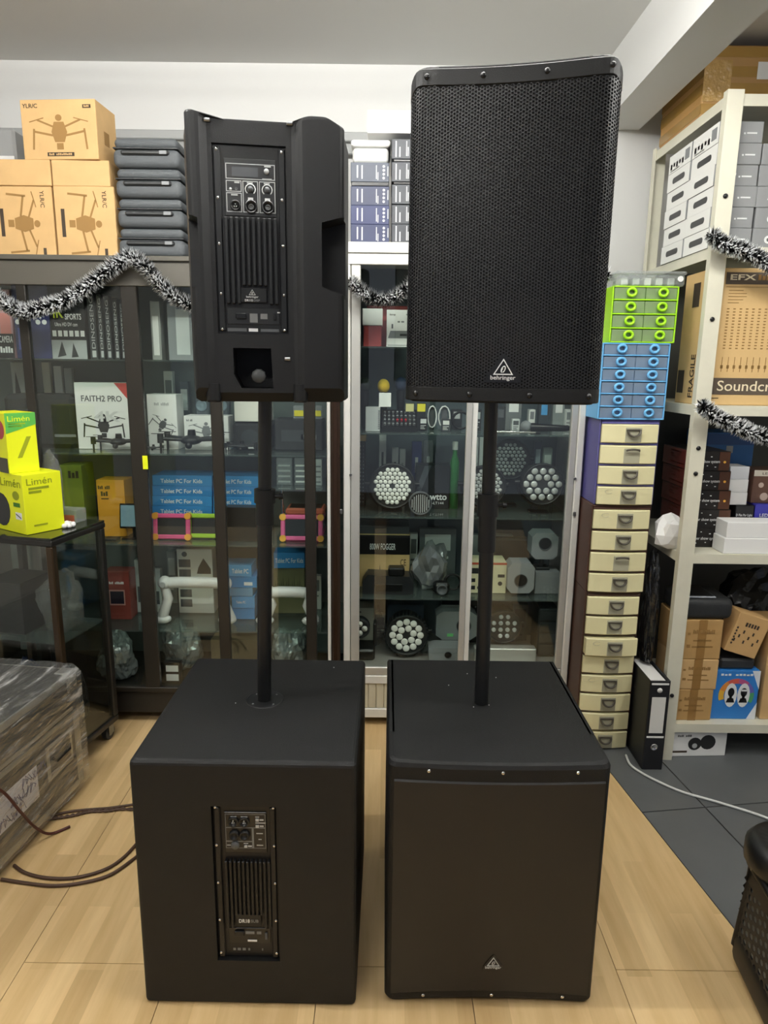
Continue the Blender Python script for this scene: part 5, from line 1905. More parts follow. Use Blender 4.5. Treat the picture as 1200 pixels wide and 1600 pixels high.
for u in (.38, .50, .62, .86):
    prints(o, [disc(o, u, .18 if u < .8 else .32, .07)], DARK, name='knob_face')
t = None


def octo(label, px0, px1, py0, py1, Y, zb, hole=(0, 0), stand=True, green=False):
    zt, z0 = Zof((px0 + px1) / 2, py0, Y), Zof((px0 + px1) / 2, py1, Y)
    x0, x1 = X(px0, Y, (zt + z0) / 2), X(px1, Y, (zt + z0) / 2)
    w, h = (x1 - x0) / 2, (zt - z0) / 2
    t = thing('mini_spotlight', label, 'stage light', ((x0 + x1) / 2, Y, zb), group='grey octagonal mini spotlights')
    cz = (zt + z0) / 2 - zb
    k_ = .32
    cz = max(cz, h + .0005)
    oc = [(-w * (1 - k_), -h), (w * (1 - k_), -h), (w, -h * (1 - k_)), (w, h * (1 - k_)), (w * (1 - k_), h), (-w * (1 - k_), h), (-w, h * (1 - k_)), (-w, -h * (1 - k_))]
    b = MB().prism([(x, z + cz) for x, z in oc], 0, .09).build('lamp_housing', mat('8d9193', .45), t)
    MB().cyl((w * hole[0], -.001, cz + h * hole[1]), (w * hole[0], -.0002, cz + h * hole[1]), min(w, h) * .45, n=24).build('aperture', BLACKG, t)
    MB().lathe([(min(w, h) * .50, 0), (min(w, h) * .50, .003), (min(w, h) * .45, .003), (min(w, h) * .45, 0)], 24).build('aperture_ring', MGREY, t, (w * hole[0], -.0005, cz + h * hole[1]), (PI / 2, 0, 0))
    if cz - h > .004:
        MB().rbox(-w * .55, w * .55, .015, .075, 0, .012, .003).tube([(0, .045, .01), (0, .045, cz - h)], .010, 8).build('stand', DARK, t)
    if green:
        MB().box(-w * .45, -w * .15, -.0012, -.0003, cz - h * .75, cz - h * .55).build('green_light', mat('7fe08a', .4), t)
    return t


octo('grey octagonal spotlight standing beside the cream power supply', 793, 835, 880, 927, 2.80, C1, (0, -.15))
o = carton('grey_block', 'plain grey power block under the raised spotlight', 'block', 836, 874, 894, 2.83, .10, C1, mat('85898b', .5))
octo('grey octagonal spotlight raised on the plain grey block', 831, 872, 833, 874, 2.84, C1 + DIM[o.name][2] + .0006, (.0, .2))
o = carton('black_fixture', 'long black fixture at the back of the fogger tier', 'fixture', 770, 826, 842, 2.98, .05, C1, mat('1d1f21', .4), bev=.008)
o = carton('silver_tray', 'silver open tray at the back above the power supply', 'tray', 735, 800, 836, 3.04, .04, C1, mat('8f9595', .35, .4))
# --- bottom tier
o = carton('white_box', 'cream white carton behind the four lens moving head', 'carton', 549, 584, 950, 2.95, .10, C0, mat('d6d0c2', .6))
scrawl(o, 5, .1, .45, .88, .93, INKD)
t = thing('moving_head_light', 'small black moving head light with four white lenses', 'stage light', (X(566, 2.80, C0), 2.80, C0))
zz_ = Zof(560, 985, 2.80) - C0
MB().rbox(-.055, .055, .0, .12, 0, .05, .008).build('base', BLACKG, t)
MB().rbox(-.060, -.046, .03, .09, .051, zz_ + .02, .006).build('yoke_arm', BLACKG, t)
MB().rbox(.046, .062, .03, .09, .051, zz_ + .02, .006).build('yoke_arm', BLACKG, t)
hd = MB().lathe([(.030, .008), (.044, .012), (.044, -.03), (.034, -.06), (0, -.065)], 24, Matrix.Translation((-.012, .03, zz_)) @ Matrix.Rotation(PI / 2, 4, 'X')).cyl((-.012, .022, zz_), (-.012, .026, zz_), .038, n=24).build('head', DARK, t)
for a in range(4):
    MB().lathe([(.0125, 0), (.0125, .004), (0, .006)], 16).build('lens', LENSW, hd, (-.012 + .021 * math.cos(a * PI / 2), .0215, zz_ + .021 * math.sin(a * PI / 2)), (PI / 2, 0, 0))
octo('grey octagonal spotlight with a small green light on the bottom tier', 681, 745, 968, 1012, 2.90, C0 + .06, (.35, 0), green=True)
octo('grey octagonal spotlight lying lowest behind the subwoofer', 670, 730, 1013, 1034, 2.79, C0, (0, 0))
o = carton('silver_case', 'flat silver flight case under the twelve lens light', 'case', 742, 838, 1014, 2.80, .05, C0, ALU, bev=.004)
o = carton('black_box', 'black perforated box at the back of the bottom tier', 'box', 690, 748, 938, 3.02, .08, C0, BLACKG)
prints(o, [disc(o, u, v, .02, n=8) for u in (.15, .4, .65, .9) for v in (.70, .85)], LGREY, name='small_lamp')['kind'] = 'stuff'
t = thing('truss_speaker', 'black equipment rack leaning in the corner of the bottom tier', 'rack', (X(856, 2.86, C0 + .1), 2.86, C0), (0, 0, 0))
hh = Zof(850, 952, 2.86) - C0
MB().rbox(-.045, .045, 0, .14, .006, hh, .006).build('rack_body', mat('232628', .4), t)
for k in range(4):
    MB().rbox(-.040, .040, -.003, -.0005, .02 + k * hh * .23, .02 + k * hh * .23 + hh * .18, .001).build('rack_panel', mat('34383a', .4), t)
o = carton('blue_pack', 'dark blue plastic tray above the two ring stage light', 'tray', 605, 662, 945, 2.98, .10, C0, mat('39424f', .35))
crumple('plastic_bag', 'grey crinkled bag between the moving head and the ringed light', 'bag', (X(590, 2.99, C0), 3.0, C0), (.022, .04, .10), POLY, 8, .3)

# --- further goods filling the tiers
EXTRA = ((655, 668, 652, 2.86, C3, '17191a', 'black clip pack beside the yellow hang tag packs', 'c9cccb'),
         (690, 704, 655, 2.84, C3, '3a3d40', 'grey plug pack under the cable hanks', 'e4e4e0'),
         (740, 752, 640, 2.90, C3, '24272a', 'black tuner pack behind the speaker pole', 'aab0b0'),
         (800, 812, 655, 2.86, C3, 'c9cdcb', 'pale connector pack beside the silver rod', '4a4e50'),
         (884, 892, 640, 2.90, C3, 'd5d8d4', 'narrow white pack by the silver corner post', '7b8080'),
         (834, 844, 690, 3.06, C2, '4a5566', 'slate blue carton above the eighteen lens light', 'aeb6bd'),
         (847, 861, 700, 3.04, C2, '8c958f', 'pale green carton at the end of the stage light tier', 'd8dcd6'),
         (640, 652, 834, 3.05, C1, 'b9bdbb', 'pale carton at the back behind the foil bag', '55595b'),
         (655, 712, 826, 3.06, C1, '646a6c', 'wide grey carton at the back of the fogger tier', 'c4c9c8'),
         (586, 602, 960, 3.06, C0, 'c4c8c6', 'pale carton at the back beside the cream carton', '3b4a66'),
         (752, 768, 950, 3.05, C0, '3c4042', 'charcoal carton behind the twelve lens light', 'b5b9b8'),
         (800, 824, 945, 3.05, C0, '545a5c', 'grey carton in the back corner of the bottom tier', '2a2d2f'))
for a, b, c, y_, zb_, h_, lb_, p_ in EXTRA:
    o = carton('goods_pack', lb_, 'pack', a, b, c, y_, .035, zb_, mat(h_, .4))
    prints(o, [R(.15, .85, .55, .88)], mat(p_, .5), name='printed_panel')
    textbars(o, [(.15, .8, .38, .43), (.15, .6, .26, .31), (.15, .7, .14, .19)], mat(p_, .5))
for k, (px_, y_, zb_, lb_) in enumerate(((707, 2.84, C1, 'coil of black cable beside the middle door stile on the fogger tier'), (690, 2.86, C3, 'coil of black cable on the microphone tier'))):
    if k == 1:
        px_ = 720
    rr = .035
    pts = [(rr * (1 + .06 * math.sin(q * 1.7)) * math.cos(q * 2 * PI / 16), .006 * math.sin(q * .9) , .045 + rr * (1 + .06 * math.cos(q * 1.3)) * math.sin(q * 2 * PI / 16)) for q in range(64)]
    o = MB().tube(pts, .0042, 6).build('cable_coil', BLACKG, None, (X(px_, y_, zb_ + .04), y_, zb_))
    tag(o, lb_, 'cable', 'coils of black cable')

# ================================================================== drawer tower
YD = 2.55
CREAM = mat('e3dcae', .45)
CREAMD = mat('a9a68e', .5)
HAND = mat('4e493f', .4)


def bowed_panel(w, h, d0, bow, n=10):
    """drawer front bulging towards -y"""
    mb = MB()
    vs, fs = [], []
    for k in range(n + 1):
        x = -w / 2 + w * k / n
        y = -bow * (1 - (2 * x / w) ** 2)
        vs += [(x, y + .003, .001), (x, y, .004), (x, y, h - .004), (x, y + .003, h - .001), (x, d0, h - .001), (x, d0, .001)]
    for k in range(n):
        for j in range(6):
            fs.append((k * 6 + j, (k + 1) * 6 + j, (k + 1) * 6 + (j + 1) % 6, k * 6 + (j + 1) % 6))
    fs += [tuple(range(6)), tuple(range(n * 6 + 5, n * 6 - 1, -1))]
    return mb.add(vs, fs)


def drawer_unit(label, pxa, pxb, py0, py1, z0, n, frame_h, logo_rows=(), open_row=None, upturned=(), z1=None):
    zt = z1 if z1 else Zof((pxa + pxb) / 2, py1, YD)
    zm = (z0 + zt) / 2
    x0, x1 = X(pxa, YD, zm), X(pxb, YD, zm)
    w, h = x1 - x0, zt - z0
    fm = mat(frame_h, .45)
    t = thing('drawer_unit', label, 'drawers', ((x0 + x1) / 2, YD, z0))
    D = .30
    MB().rbox(-w / 2, -w / 2 + .006, .010, D, 0, h, .002).build('side_panel', fm, t)
    MB().rbox(w / 2 - .006, w / 2, .010, D, 0, h, .002).build('side_panel', fm, t)
    MB().rbox(-w / 2 + .0061, w / 2 - .0061, .006, D, h - .008, h, .003).build('top_panel', fm, t)
    MB().rbox(-w / 2 + .0061, w / 2 - .0061, D - .006, D, .001, h - .009, .001).build('back_panel', fm, t)
    hd = (h - .010) / n
    pm = bowed_panel(w - .014, hd - .008, .010, .010).mesh('drawer_front', CREAM)
    trm = MB().rbox(-.030, .030, -.0005, .002, 0, hd * .70, .001).mesh('handle_recess', CREAMD)
    arcp = [(.024 * math.cos(PI + PI * k / 8), -.004 - .006 * math.sin(PI * k / 8), .024 * .95 * math.sin(PI + PI * k / 8)) for k in range(9)]
    hm = MB().tube(arcp, .0042, 6).box(-.027, .027, -.004, .001, -.001, .004).mesh('handle', HAND)
    um = MB().tube([(p[0], p[1] - .004, -p[2] * .25) for p in arcp], .0038, 6).mesh('handle', HAND)
    bxm = MB().box(-w / 2 + .008, w / 2 - .008, .011, D - .02, .002, hd - .014).mesh('drawer_tray', CREAM)
    lt = MB().lathe([(.016, 0), (.016, .0006), (.0145, .0006), (.0145, 0)], 20, Matrix.Scale(.5, 4, (0, 1, 0))).mesh('maker_oval', CREAMD)
    for k in range(n):
        yo = -.022 if open_row == k else 0
        dr = inst(pm, 'drawer', t, (0, yo, .002 + k * hd))
        inst(bxm, 'drawer_tray', dr)
        rc = inst(trm, 'handle_recess', dr, (.010, -.0105, hd * .05))
        inst(um if k in upturned else hm, 'handle', dr, (.010, -.0115, hd * (.66 if k in upturned else .62)))
        if k in logo_rows:
            inst(lt, 'maker_oval', dr, (-w * .28, -.0075, hd * .66), (PI / 2, 0, .05))
        MB().rbox(-w / 2 + .0065, w / 2 - .0065, .004, .012, .002 + (k + 1) * hd - .0075, .002 + (k + 1) * hd - .0005, .001).build('divider_rail', fm, t)
    return t, zt


_, zq = drawer_unit('tall brown drawer unit at the foot of the tower, one cream drawer pulled out', 907, 991, 1168, 926, 0.002, 8, '4a3226', (5, 3), 5)
_, zq = drawer_unit('brown four drawer unit stacked above the tall brown drawer unit', 921, 1013, 925, 790, zq + .001, 4, '4a2f25', (3,), None, (1,))
_, zq = drawer_unit('purple framed four drawer unit with cream drawers', 934, 1027, 790, 656, zq + .001, 4, '5a5690', (0,), None, (2,))


def clear_unit(label, pxa, pxb, py1, z0, rows, h_):
    zt = Zof((pxa + pxb) / 2, py1, YD)
    zm = (z0 + zt) / 2
    x0, x1 = X(pxa, YD, zm), X(pxb, YD, zm)
    w, h = x1 - x0, zt - z0
    fm = mat(h_, .4)
    c_ = lin(h_)
    cl_ = film('tinted_clear_' + h_, tuple(.45 + .5 * q for q in c_), 1.0, .08, base=.35, white=tuple(.35 * q + .35 for q in c_))
    D = .26
    t = thing('organiser_drawers', label, 'organiser', ((x0 + x1) / 2, YD, z0))
    MB().rbox(-w / 2, -w / 2 + .005, .0, D, 0, h, .002).build('side_panel', fm, t)
    MB().rbox(w / 2 - .005, w / 2, .0, D, 0, h, .002).build('side_panel', fm, t)
    MB().rbox(-w / 2 + .0051, w / 2 - .0051, D - .004, D, .001, h - .001, .001).build('back_panel', fm, t)
    hr = h / rows
    for k in range(rows + 1):
        z = min(k * hr, h - .0045)
        MB().rbox(-w / 2 + .0051, w / 2 - .0051, -.002, D - .005, z, z + .0045, .001).build('tier_panel', fm, t)
    wd = (w - .016) / 2
    cm = MB().rbox(-wd / 2, wd / 2, .001, .004, 0, hr - .008, .001).box(-wd / 2, -wd / 2 + .002, .0041, D - .02, 0, hr - .012).box(wd / 2 - .002, wd / 2, .0041, D - .02, 0, hr - .012).mesh('clear_drawer', cl_)
    ring = [(.0155 * math.cos(2 * PI * k / 14), -.005 - .003 * math.sin(PI * k / 14), .0125 * math.sin(2 * PI * k / 14)) for k in range(15)]
    rm = MB().tube(ring, .0052, 6).mesh('ring_pull', fm)
    cont = MB().rbox(-wd * .42, wd * .42, .02, D * .6, .003, hr * .45, .004).mesh('drawer_contents', mat('9a9f9f', .6))
    for k in range(rows):
        for s_ in (-1, 1):
            d = inst(cm, 'clear_drawer', t, (s_ * (wd / 2 + .001), 0, k * hr + .005))
            inst(rm, 'ring_pull', d, (.004, 0, hr * .45))
            inst(cont, 'drawer_contents', d)
    return zt


zq = clear_unit('sky blue organiser with six rows of clear drawers', 938, 1043, 536, zq + .001, 6, '6db4e6')
zq = clear_unit('lime green organiser with four rows of clear drawers', 955, 1058, 447, zq + .001, 4, 'a3e01e')
t = thing('clear_box', 'clear lidded plastic box on top of the lime green organiser', 'box', (X(1018, YD, zq + .04), YD, zq + .001))
w_ = (X(1076, YD, 1.85) - X(968, YD, 1.85))
MB().rbox(-w_ / 2, w_ / 2, 0, .2, 0, .038, .006).build('box_body', CLEAR, t)
MB().rbox(-w_ / 2 - .004, w_ / 2 + .004, -.004, .204, .0385, .050, .004).build('lid', CLEAR, t)
MB().cyl((w_ * .42, -.006, .024), (w_ * .42, -.001, .024), .010, n=16).build('clasp', WHITE, t)
for k in range(5):
    MB().rbox(-w_ * .40 + k * w_ * .17, -w_ * .30 + k * w_ * .17, .02, .12, .003, .03, .003).build('contents', mat(('d0d2cf', 'b8bcba', 'e0e0dc')[k % 3], .5), t)

# ================================================================== metal shelf
YS = 2.47
SHW = mat('d8d5c2', .45, bump=.06, bscale=40, var=.05, vscale=9)
XS0, XS1 = X(1066, YS, .95), 2.05
ZR = [Zof(1120, q, YS) for q in (1133, 867, 634, 385, 145)]
shf = thing('metal_shelf', 'cream metal shelving rack loaded with cartons and equipment boxes', 'shelf', (XS0, YS, 0))
PWD = X(1089, YS, .95) - XS0
def angle_post(x, y, sx, sy, h):
    mb = MB().box(x, x + sx * PWD, y, y + sy * .004, 0, h)
    mb.box(x, x + sx * .004, y + sy * .004, y + sy * .030, 0, h)
    return mb
HS = ZR[4] + .012
pst = angle_post(0, 0, 1, 1, HS).build('upright', SHW, shf)
for z in (.28, Zof(1080, 740, YS), 1.25, 1.7, 2.1):
    MB().lathe([(.008, 0), (.008, .003), (0, .003)], 12).build('bolt_hole', BLACKG, pst, (PWD * .5, -.0005, z), (PI / 2, 0, 0))
angle_post(0, .64, 1, -1, HS).build('upright', SHW, shf)
angle_post(XS1 - XS0, 0, -1, 1, HS).build('upright', SHW, shf)
angle_post(XS1 - XS0, .64, -1, -1, HS).build('upright', SHW, shf)
for k, z in enumerate(ZR):
    b = MB().box(.005, XS1 - XS0 - .005, .005, .635, z - .004, z).box(.005, XS1 - XS0 - .005, .005, .008, z - .036, z - .004).box(.005, .008, .008, .635, z - .036, z - .004)
    b.build('shelf_board', SHW, shf)
MB().box(.05, XS1 - XS0, .655, .66, .1, ZR[3]).build('shade_sheet', mat('4a4a46', .7), shf)  # dark sheet added to give the shade behind the rack's goods
T5, T4, T3, T2, T1 = [z + .0006 for z in ZR]

# --- tier under the top board: grey and white camera boxes
WB = mat('e8e8e4', .5)
GB = mat('8b8d8e', .5)
x0 = X(1118, 2.50, 2.15)
ztop = Zof(1128, 187, 2.50)
hb = (ztop - T2) / 6
wb, db = .148, .20
proto_txt = None
names6 = ('bottom', 'second', 'third', 'fourth', 'fifth', 'top')
for col in range(3):
    for row in range(2):
        if col == 2 and row == 1:
            continue
        for k in range(6 if col < 2 else 6):
            where = {(0, 0): 'front pile beside the upright', (0, 1): 'rear pile beside the upright', (1, 0): 'front pile second from the upright', (1, 1): 'rear pile second from the upright', (2, 0): 'front pile third from the upright'}[(col, row)]
            hgt = hb - .0006
            jit = random.uniform(-.003, .003)
            if col == 1 and k == 5:
                continue
            o = boxat('gimbal_box', 'grey box with white side, %s layer of the %s' % (names6[k], where), 'box', x0 + wb / 2 + col * (wb + .004) + jit, 2.508 + row * (db + .006) + abs(jit), T2 + k * hb, wb, db, hgt, GB, 'grey and white boxes on the upper tier')
            if col == 0:
                prints(o, [R(.004, .996, .01, .99)], WB, 'left', 'white_side')
                if k < 5:
                    prints(o, [disc(o, .30, .5, .16, 'left', 10, a0=PI / 2, a1=3 * PI / 2) + disc(o, .74, .5, .16, 'left', 10, a0=-PI / 2, a1=PI / 2)], BLACKG, 'left', 'dark_slot', off=.0012)
                else:
                    textbars(o, [(.08 + .13 * j, .16 + .13 * j, .2 + .1 * (j % 2), .5) for j in range(5)] + [(.08, .5, .1, .15)], GREY, 'left')
                    prints(o, [R(.74, .93, .25, .8)], GREY, 'left', 'printed_patch', off=.0012)
            if row == 0:
                if (k + col) % 3:
                    prints(o, [disc(o, .36, .45, .20, n=12)], INKW, name='printed_ring')
                    prints(o, [disc(o, .37, .44, .10, n=10)], MGREY, name='printed_lens', off=.0012)
                else:
                    prints(o, [[(.25, .35), (.5, .5), (.5, .62), (.28, .5)]], INKW, name='printed_gimbal')
                textbars(o, [(.56, .60, .40, .48), (.63, .86, .42, .49)], INKW)
# --- mixer carton
o = carton('mixer_carton', 'kraft mixer carton printed with faders and a dark lettered band', 'carton', 1104, 1262, 419, 2.505, .22, T3, mat('d6b47c', .7, var=.04, vscale=10), bev=.003)
BAND = mat('55493c', .6)
prints(o, [R(.015, 1.0, .08, .205)], BAND, name='printed_band')
lettering(o, 'Soundcraft', .155, .86, .108, .185, mat('e9dcbc', .6), bold=.004, off=.0014)
prints(o, [disc(o, .075, .15, .036, n=14, a0=.5 * PI, a1=1.5 * PI), [(.075, .186), (.11, .186), (.09, .15)], [(.06, .13), (.10, .16), (.10, .145)]], mat('e9dcbc', .6), name='printed_swirl', off=.0014)['kind'] = 'stuff'
prints(o, [R(.13, .62, .885, .97)], BAND, name='printed_title_block')
scrawl(o, 3, .44, .56, .915, .955, INKB, off=.0014)
lettering(o, 'EFX', .17, .42, .915, .955, mat('e9dcbc', .6), bold=.02, off=.0014)
textbars(o, [(.14, .60, .865, .869)] + [(.17, .17 + .14 * (1 + .3 * math.sin(k)), .84 - .022 * k, .844 - .022 * k) for k in range(5)], INKB)
rows = []
for j in range(14):
    for i_ in range(12):
        rows.append((.17 + .062 * i_, .182 + .062 * i_ + .012, .42 + .022 * j, .428 + .022 * j))
for i_ in range(12):
    rows.append((.175 + .062 * i_, .180 + .062 * i_, .25, .36))
    rows.append((.165 + .062 * i_, .190 + .062 * i_, .275, .30))
textbars(o, rows, INKB, name='printed_faders')
textbars(o, [(.02, .18, .05, .056)], INKD)
prints(o, [R(.35, .60, .74, .92)], INKD, 'left', 'printed_patch')
prints(o, [R(.75, .93, .48, .93)], INKD, 'left', 'printed_patch')
lettering(o, 'FRAGILE', .52, .68, .05, .38, INKD, 'left', rot=90, bold=.01)
prints(o, [R(.05, .30, .08, .26)], INKD, 'left', 'printed_patch')
# --- laser tier
LZ = 'laser show boxes on the laser tier'
hl = (Zof(1105, 705, 2.58) - T4) / 5
for k in range(5):
    o = carton('laser_box', 'black laser show box with brown end, %s of the stack' % ('bottom', 'second from the bottom', 'third from the bottom', 'fourth from the bottom', 'topmost')[k], 'box', 1079 - 1.5 * (4 - k), 1141, 0, 2.58, .26, T4 + k * hl, mat('15110f', .35), LZ, h=hl - .0006)
    prints(o, [R(.72, .985, .02, .98)], mat('4a2a18', .4))
    prints(o, [R(.01, .99, .02, .98)], mat('5d2118', .4), 'left', 'printed_end')
    lettering(o, 'Laser show system', .12, .74, .36, .56, INKW, bold=.005, off=.0014)
    prints(o, [disc(o, .86, .46, .07, n=8)], mat('f0b64a', .4), name='printed_star', off=.0014)
    textbars(o, [(.3, .33, .8, .84), (.5, .54, .7, .75), (.2, .23, .2, .24), (.42, .45, .24, .28), (.62, .66, .18, .22)], INKW)
    textbars(o, [(.30, .65, .80, .84), (.30, .42, .62, .66), (.30, .5, .5, .53), (.3, .8, .2, .24)], mat('d8b59a', .5), 'left')
o = carton('blue_box', 'large blue box behind the laser boxes', 'box', 1098, 1171, 676, 2.86, .2, T4, mat('2368ad', .45))
prints(o, [R(0, 1, .88, .99)], mat('1c4f8c', .45), name='lid_band')  # darker blue band near the top of the box front
prints(o, [R(.42, .56, .80, .87)], LGREY, name='label_patch')
prints(o, [R(.55, .95, .64, .66)], mat('173a66', .45), name='printed_rule')
o = carton('led_box', 'black box with white lettering beside the long white boxes', 'box', 1147, 1175, 790, 2.60, .18, T4, mat('1c1d1f', .35), h=None)
lettering(o, 'D Flat Par Light', .03, .93, .72, .80, INKW, bold=.008)
scrawl(o, 5, .2, .45, .62, .67, INKW)
o2 = carton('led_box', 'indigo box with white lettering behind the long white boxes', 'box', 1177, 1240, 788, 2.60, .18, T4, mat('3b3aa6', .4))
lettering(o2, 'LED Flat Par', .12, .75, .70, .78, INKW, bold=.008)
zw = T4 + DIM[o.name][2] + .0006
hw_ = (Zof(1152, 729, 2.61) - zw) / 3
for k in range(3):
    ob = carton('white_bulb_box', 'small white box, %s of three on the black LED box' % ('lowest', 'middle', 'topmost')[k], 'box', 1136 + 2 * k, 1167 + 2 * k, 0, 2.61, .09, zw + k * hw_, (WHITE, WHITE, mat('cfd2d6', .5))[k], 'small white boxes on the black LED box', h=hw_ - .0006, rz=.03 * (k - 1))
o = carton('photo_box', 'brown box with a blurred picture standing on the indigo LED box', 'box', 1176, 1240, 735, 2.62, .12, T4 + DIM[o2.name][2] + .0006, mat('5b4034', .5))
prints(o, [R(0, 1, .82, 1)], mat('c9c3b4', .5))
lettering(o, 'LED Cont', .2, .75, .87, .94, INKD, off=.0014)
prints(o, [disc(o, .3, .2, .12), disc(o, .6, .28, .16), disc(o, .2, .55, .08), disc(o, .5, .6, .09)], mat('b7a498', .5), name='printed_picture')['kind'] = 'stuff'
hq = (Zof(1165, 816, 2.49) - T4) / 2
for k in range(2):
    carton('long_white_box', ('lower', 'upper')[k] + ' long plain white box at the front of the laser tier', 'box', 1131 + 5 * k, 1265, 0, 2.485 + .004 * k, .09, T4 + k * hq, WHITE, 'long plain white boxes', h=hq - .0006, bev=.002)
crumple('paper_bag', 'crumpled white paper bag stuffed beside the upright', 'bag', (X(1068, 2.44, .88) - .005, 2.565, T4), (.052, .04, .075), mat('f0efec', .7), 11, .55, freq=2.6, sub=2)
# --- carton tier
hc_ = [Zof(1085, 1077, 2.50) - T5, 0, 0]
tops = (1078, 1031, 969)
zc0 = T5
for k in range(3):
    ht_ = Zof(1085, tops[k], 2.50) - zc0
    o = carton('kraft_carton', 'kraft carton with dark tape and small print, %s of the pile of three' % ('bottom', 'middle', 'top')[k], 'carton', (1049, 1055, 1062)[k], (1113, 1121, 1128)[k], 0, 2.505, .20, zc0, (KRAFTD, KRAFT, KRAFTD)[k], 'kraft cartons piled on the lowest tier', h=ht_ - .001, bev=.003, rz=(.02, -.015, .01)[k])
    prints(o, [R(.42, .62, 0, 1)], mat('97713d', .3), name='tape_strip')
    scrawl(o, 13, .30, .82, .66, .76, INKB, off=.0014)
    textbars(o, [(.18, .26, .30, .38), (.32, .75, .46, .50), (.3, .8, .30, .34), (.18, .24, .62, .68)], INKB)
    zc0 += ht_
t = thing('equipment_bag', 'black padded bag with a pale edge on the pile of kraft cartons', 'bag', (X(1105, 2.50, zc0), 2.50, zc0 + .0006))
vs, fs = round_block(.20, .20, .085, .025, 4)
MB().add(vs, fs, True).build('bag_body', mat('1c1e20', .6, bump=.1, bscale=200), t)
MB().rbox(-.075, .03, .01, .15, .0855, .0915, .002).build('pale_panel', mat('9aa0a8', .4), t)
MB().rbox(-.070, .025, .016, .145, .0916, .0935, .001).build('dark_screen', BLACKG, t)
o = carton('mask_box', 'blue box with two silhouettes in a rainbow ring', 'box', 1113, 1184, 1048, 2.52, .16, T5, mat('2f7cc9', .4))
prints(o, [[(.80, 0), (1, 0), (1, 1), (.82, 1), (1.0, .62), (1.0, .35)]], mat('e4e9ee', .4))
RB = ('e0b03a', 'd98a3a', 'cf5a4a', 'b0507e', '6a62b0', '4b9d6a')
for k in range(6):
    a0, a1 = math.radians(200 - 38 * k), math.radians(162 - 38 * k)
    ring_ = disc(o, .52, .50, .34, n=6, a0=a1, a1=a0) + disc(o, .52, .50, .24, n=6, a0=a1, a1=a0)[::-1]
    prints(o, [ring_], mat(RB[k], .4), name='rainbow_arc', off=.0012)
for u, nm in ((.40, 'a'), (.68, 'b')):
    prints(o, [disc(o, u, .50, .118, sv=2.1)], INKW, name='white_oval', off=.0016)
    prints(o, [disc(o, u, .56, .062, sv=1.5), R(u - .03, u + .03, .42, .50), [(u - .095, .35), (u + .095, .35), (u + .06, .44), (u - .06, .44)]], BLACKG, name='head_silhouette', off=.0024)['kind'] = 'stuff'
prints(o, [R(.62, .74, .585, .62)], INKW, name='visor_line', off=.0032)
scrawl(o, 9, .14, .86, .90, .94, INKW, off=.0014)
zmb = T5 + DIM[o.name][2] + .0006
o = carton('dark_pouch', 'dark grey pouch in plastic on the blue mask box', 'pouch', 1125, 1180, 1030, 2.53, .14, zmb, mat('2e2f31', .3), bev=.008)
o = boxat('kraft_carton', 'kraft carton tipped on its corner with columns of small print', 'carton', X(1160, 2.50, .45), 2.52, zmb + DIM[o.name][2] + .024, .130, .09, .165, mat('c7a06a', .75, var=.05), None, ry=math.radians(17), bev=.002)
textbars(o, [(.12 + .1 * j, .17 + .1 * j, .28 + .12 * (j % 3), .36 + .12 * (j % 3)) for j in range(8)] + [(.3 + .09 * j, .36 + .09 * j, .70, .80) for j in range(5)] + [(.08, .13, .2 + .08 * j, .25 + .08 * j) for j in range(6)], INKD)
o = carton('kraft_carton', 'tall kraft carton at the end of the lowest tier beside the mask box', 'carton', 1196, 1262, 982, 2.52, .2, T5, KRAFT, bev=.003)
prints(o, [R(.42, .62, 0, 1)], TAPE, name='tape_strip')
crumple('bin_bag', 'shiny black bin bag at the back of the lowest tier', 'bag', (X(1168, 2.88, .5), 2.90, T5), (.16, .11, .30), mat('121314', .25, bump=.5, bscale=18), 14, .25)
# --- floor below and beside the rack
o = carton('toy_box', 'white box with two dark round pictures under the lowest tier', 'box', 1042, 1136, 1144, 2.50, .16, .0006, WHITE, rz=.05)
prints(o, [disc(o, .46, .52, .26), disc(o, .68, .58, .30)], DARK, name='printed_picture')['kind'] = 'stuff'
prints(o, [disc(o, .46, .44, .10)], LGREY, name='printed_face', off=.0012)
scrawl(o, 7, .16, .40, .82, .90, MGREY)
textbars(o, [(.05, .34, .16, .24)], INKD)
t = thing('lever_arch_file', 'black lever arch file with a white spine label standing on the dark tiles', 'binder', (X(1019, 2.40, .15) + .012, 2.40, 0.0006), (0, 0, .0))
bw, bh, bd = .078, Zof(1019, 1064, 2.40), .24
MB().rbox(-bw / 2, bw / 2, 0, .004, 0, bh, .0015).rbox(-bw / 2, -bw / 2 + .003, .0041, bd, 0, bh, .001).rbox(bw / 2 - .003, bw / 2, .0041, bd, 0, bh, .001).build('cover', mat('16171b', .45), t)
MB().box(-bw / 2 + .012, bw / 2 - .008, .03, bd - .015, .005, bh - .012).build('paper_stack', WHITE, t)
MB().box(-bw * .34, bw * .34, -.0012, -.0003, bh * .42, bh * .82).build('spine_label', mat('dcdcd8', .6), t)
MB().box(-bw * .42, bw * .42, -.0012, -.0003, bh * .955, bh * .975).build('spine_stripe', WHITE, t)
MB().box(-bw * .42, bw * .42, -.0012, -.0003, bh * .365, bh * .385).build('spine_stripe', WHITE, t)
MB().lathe([(.010, 0), (.010, .001), (0, .001)], 18).build('maker_badge', WHITE, t, (0, -.0003, bh * .895), (PI / 2, 0, 0))
MB().lathe([(.013, 0), (.014, .002), (.010, .002), (.009, .0005), (0, .0005)], 18).build('finger_ring', CHROME, t, (0, -.0003, bh * .26), (PI / 2, 0, 0))
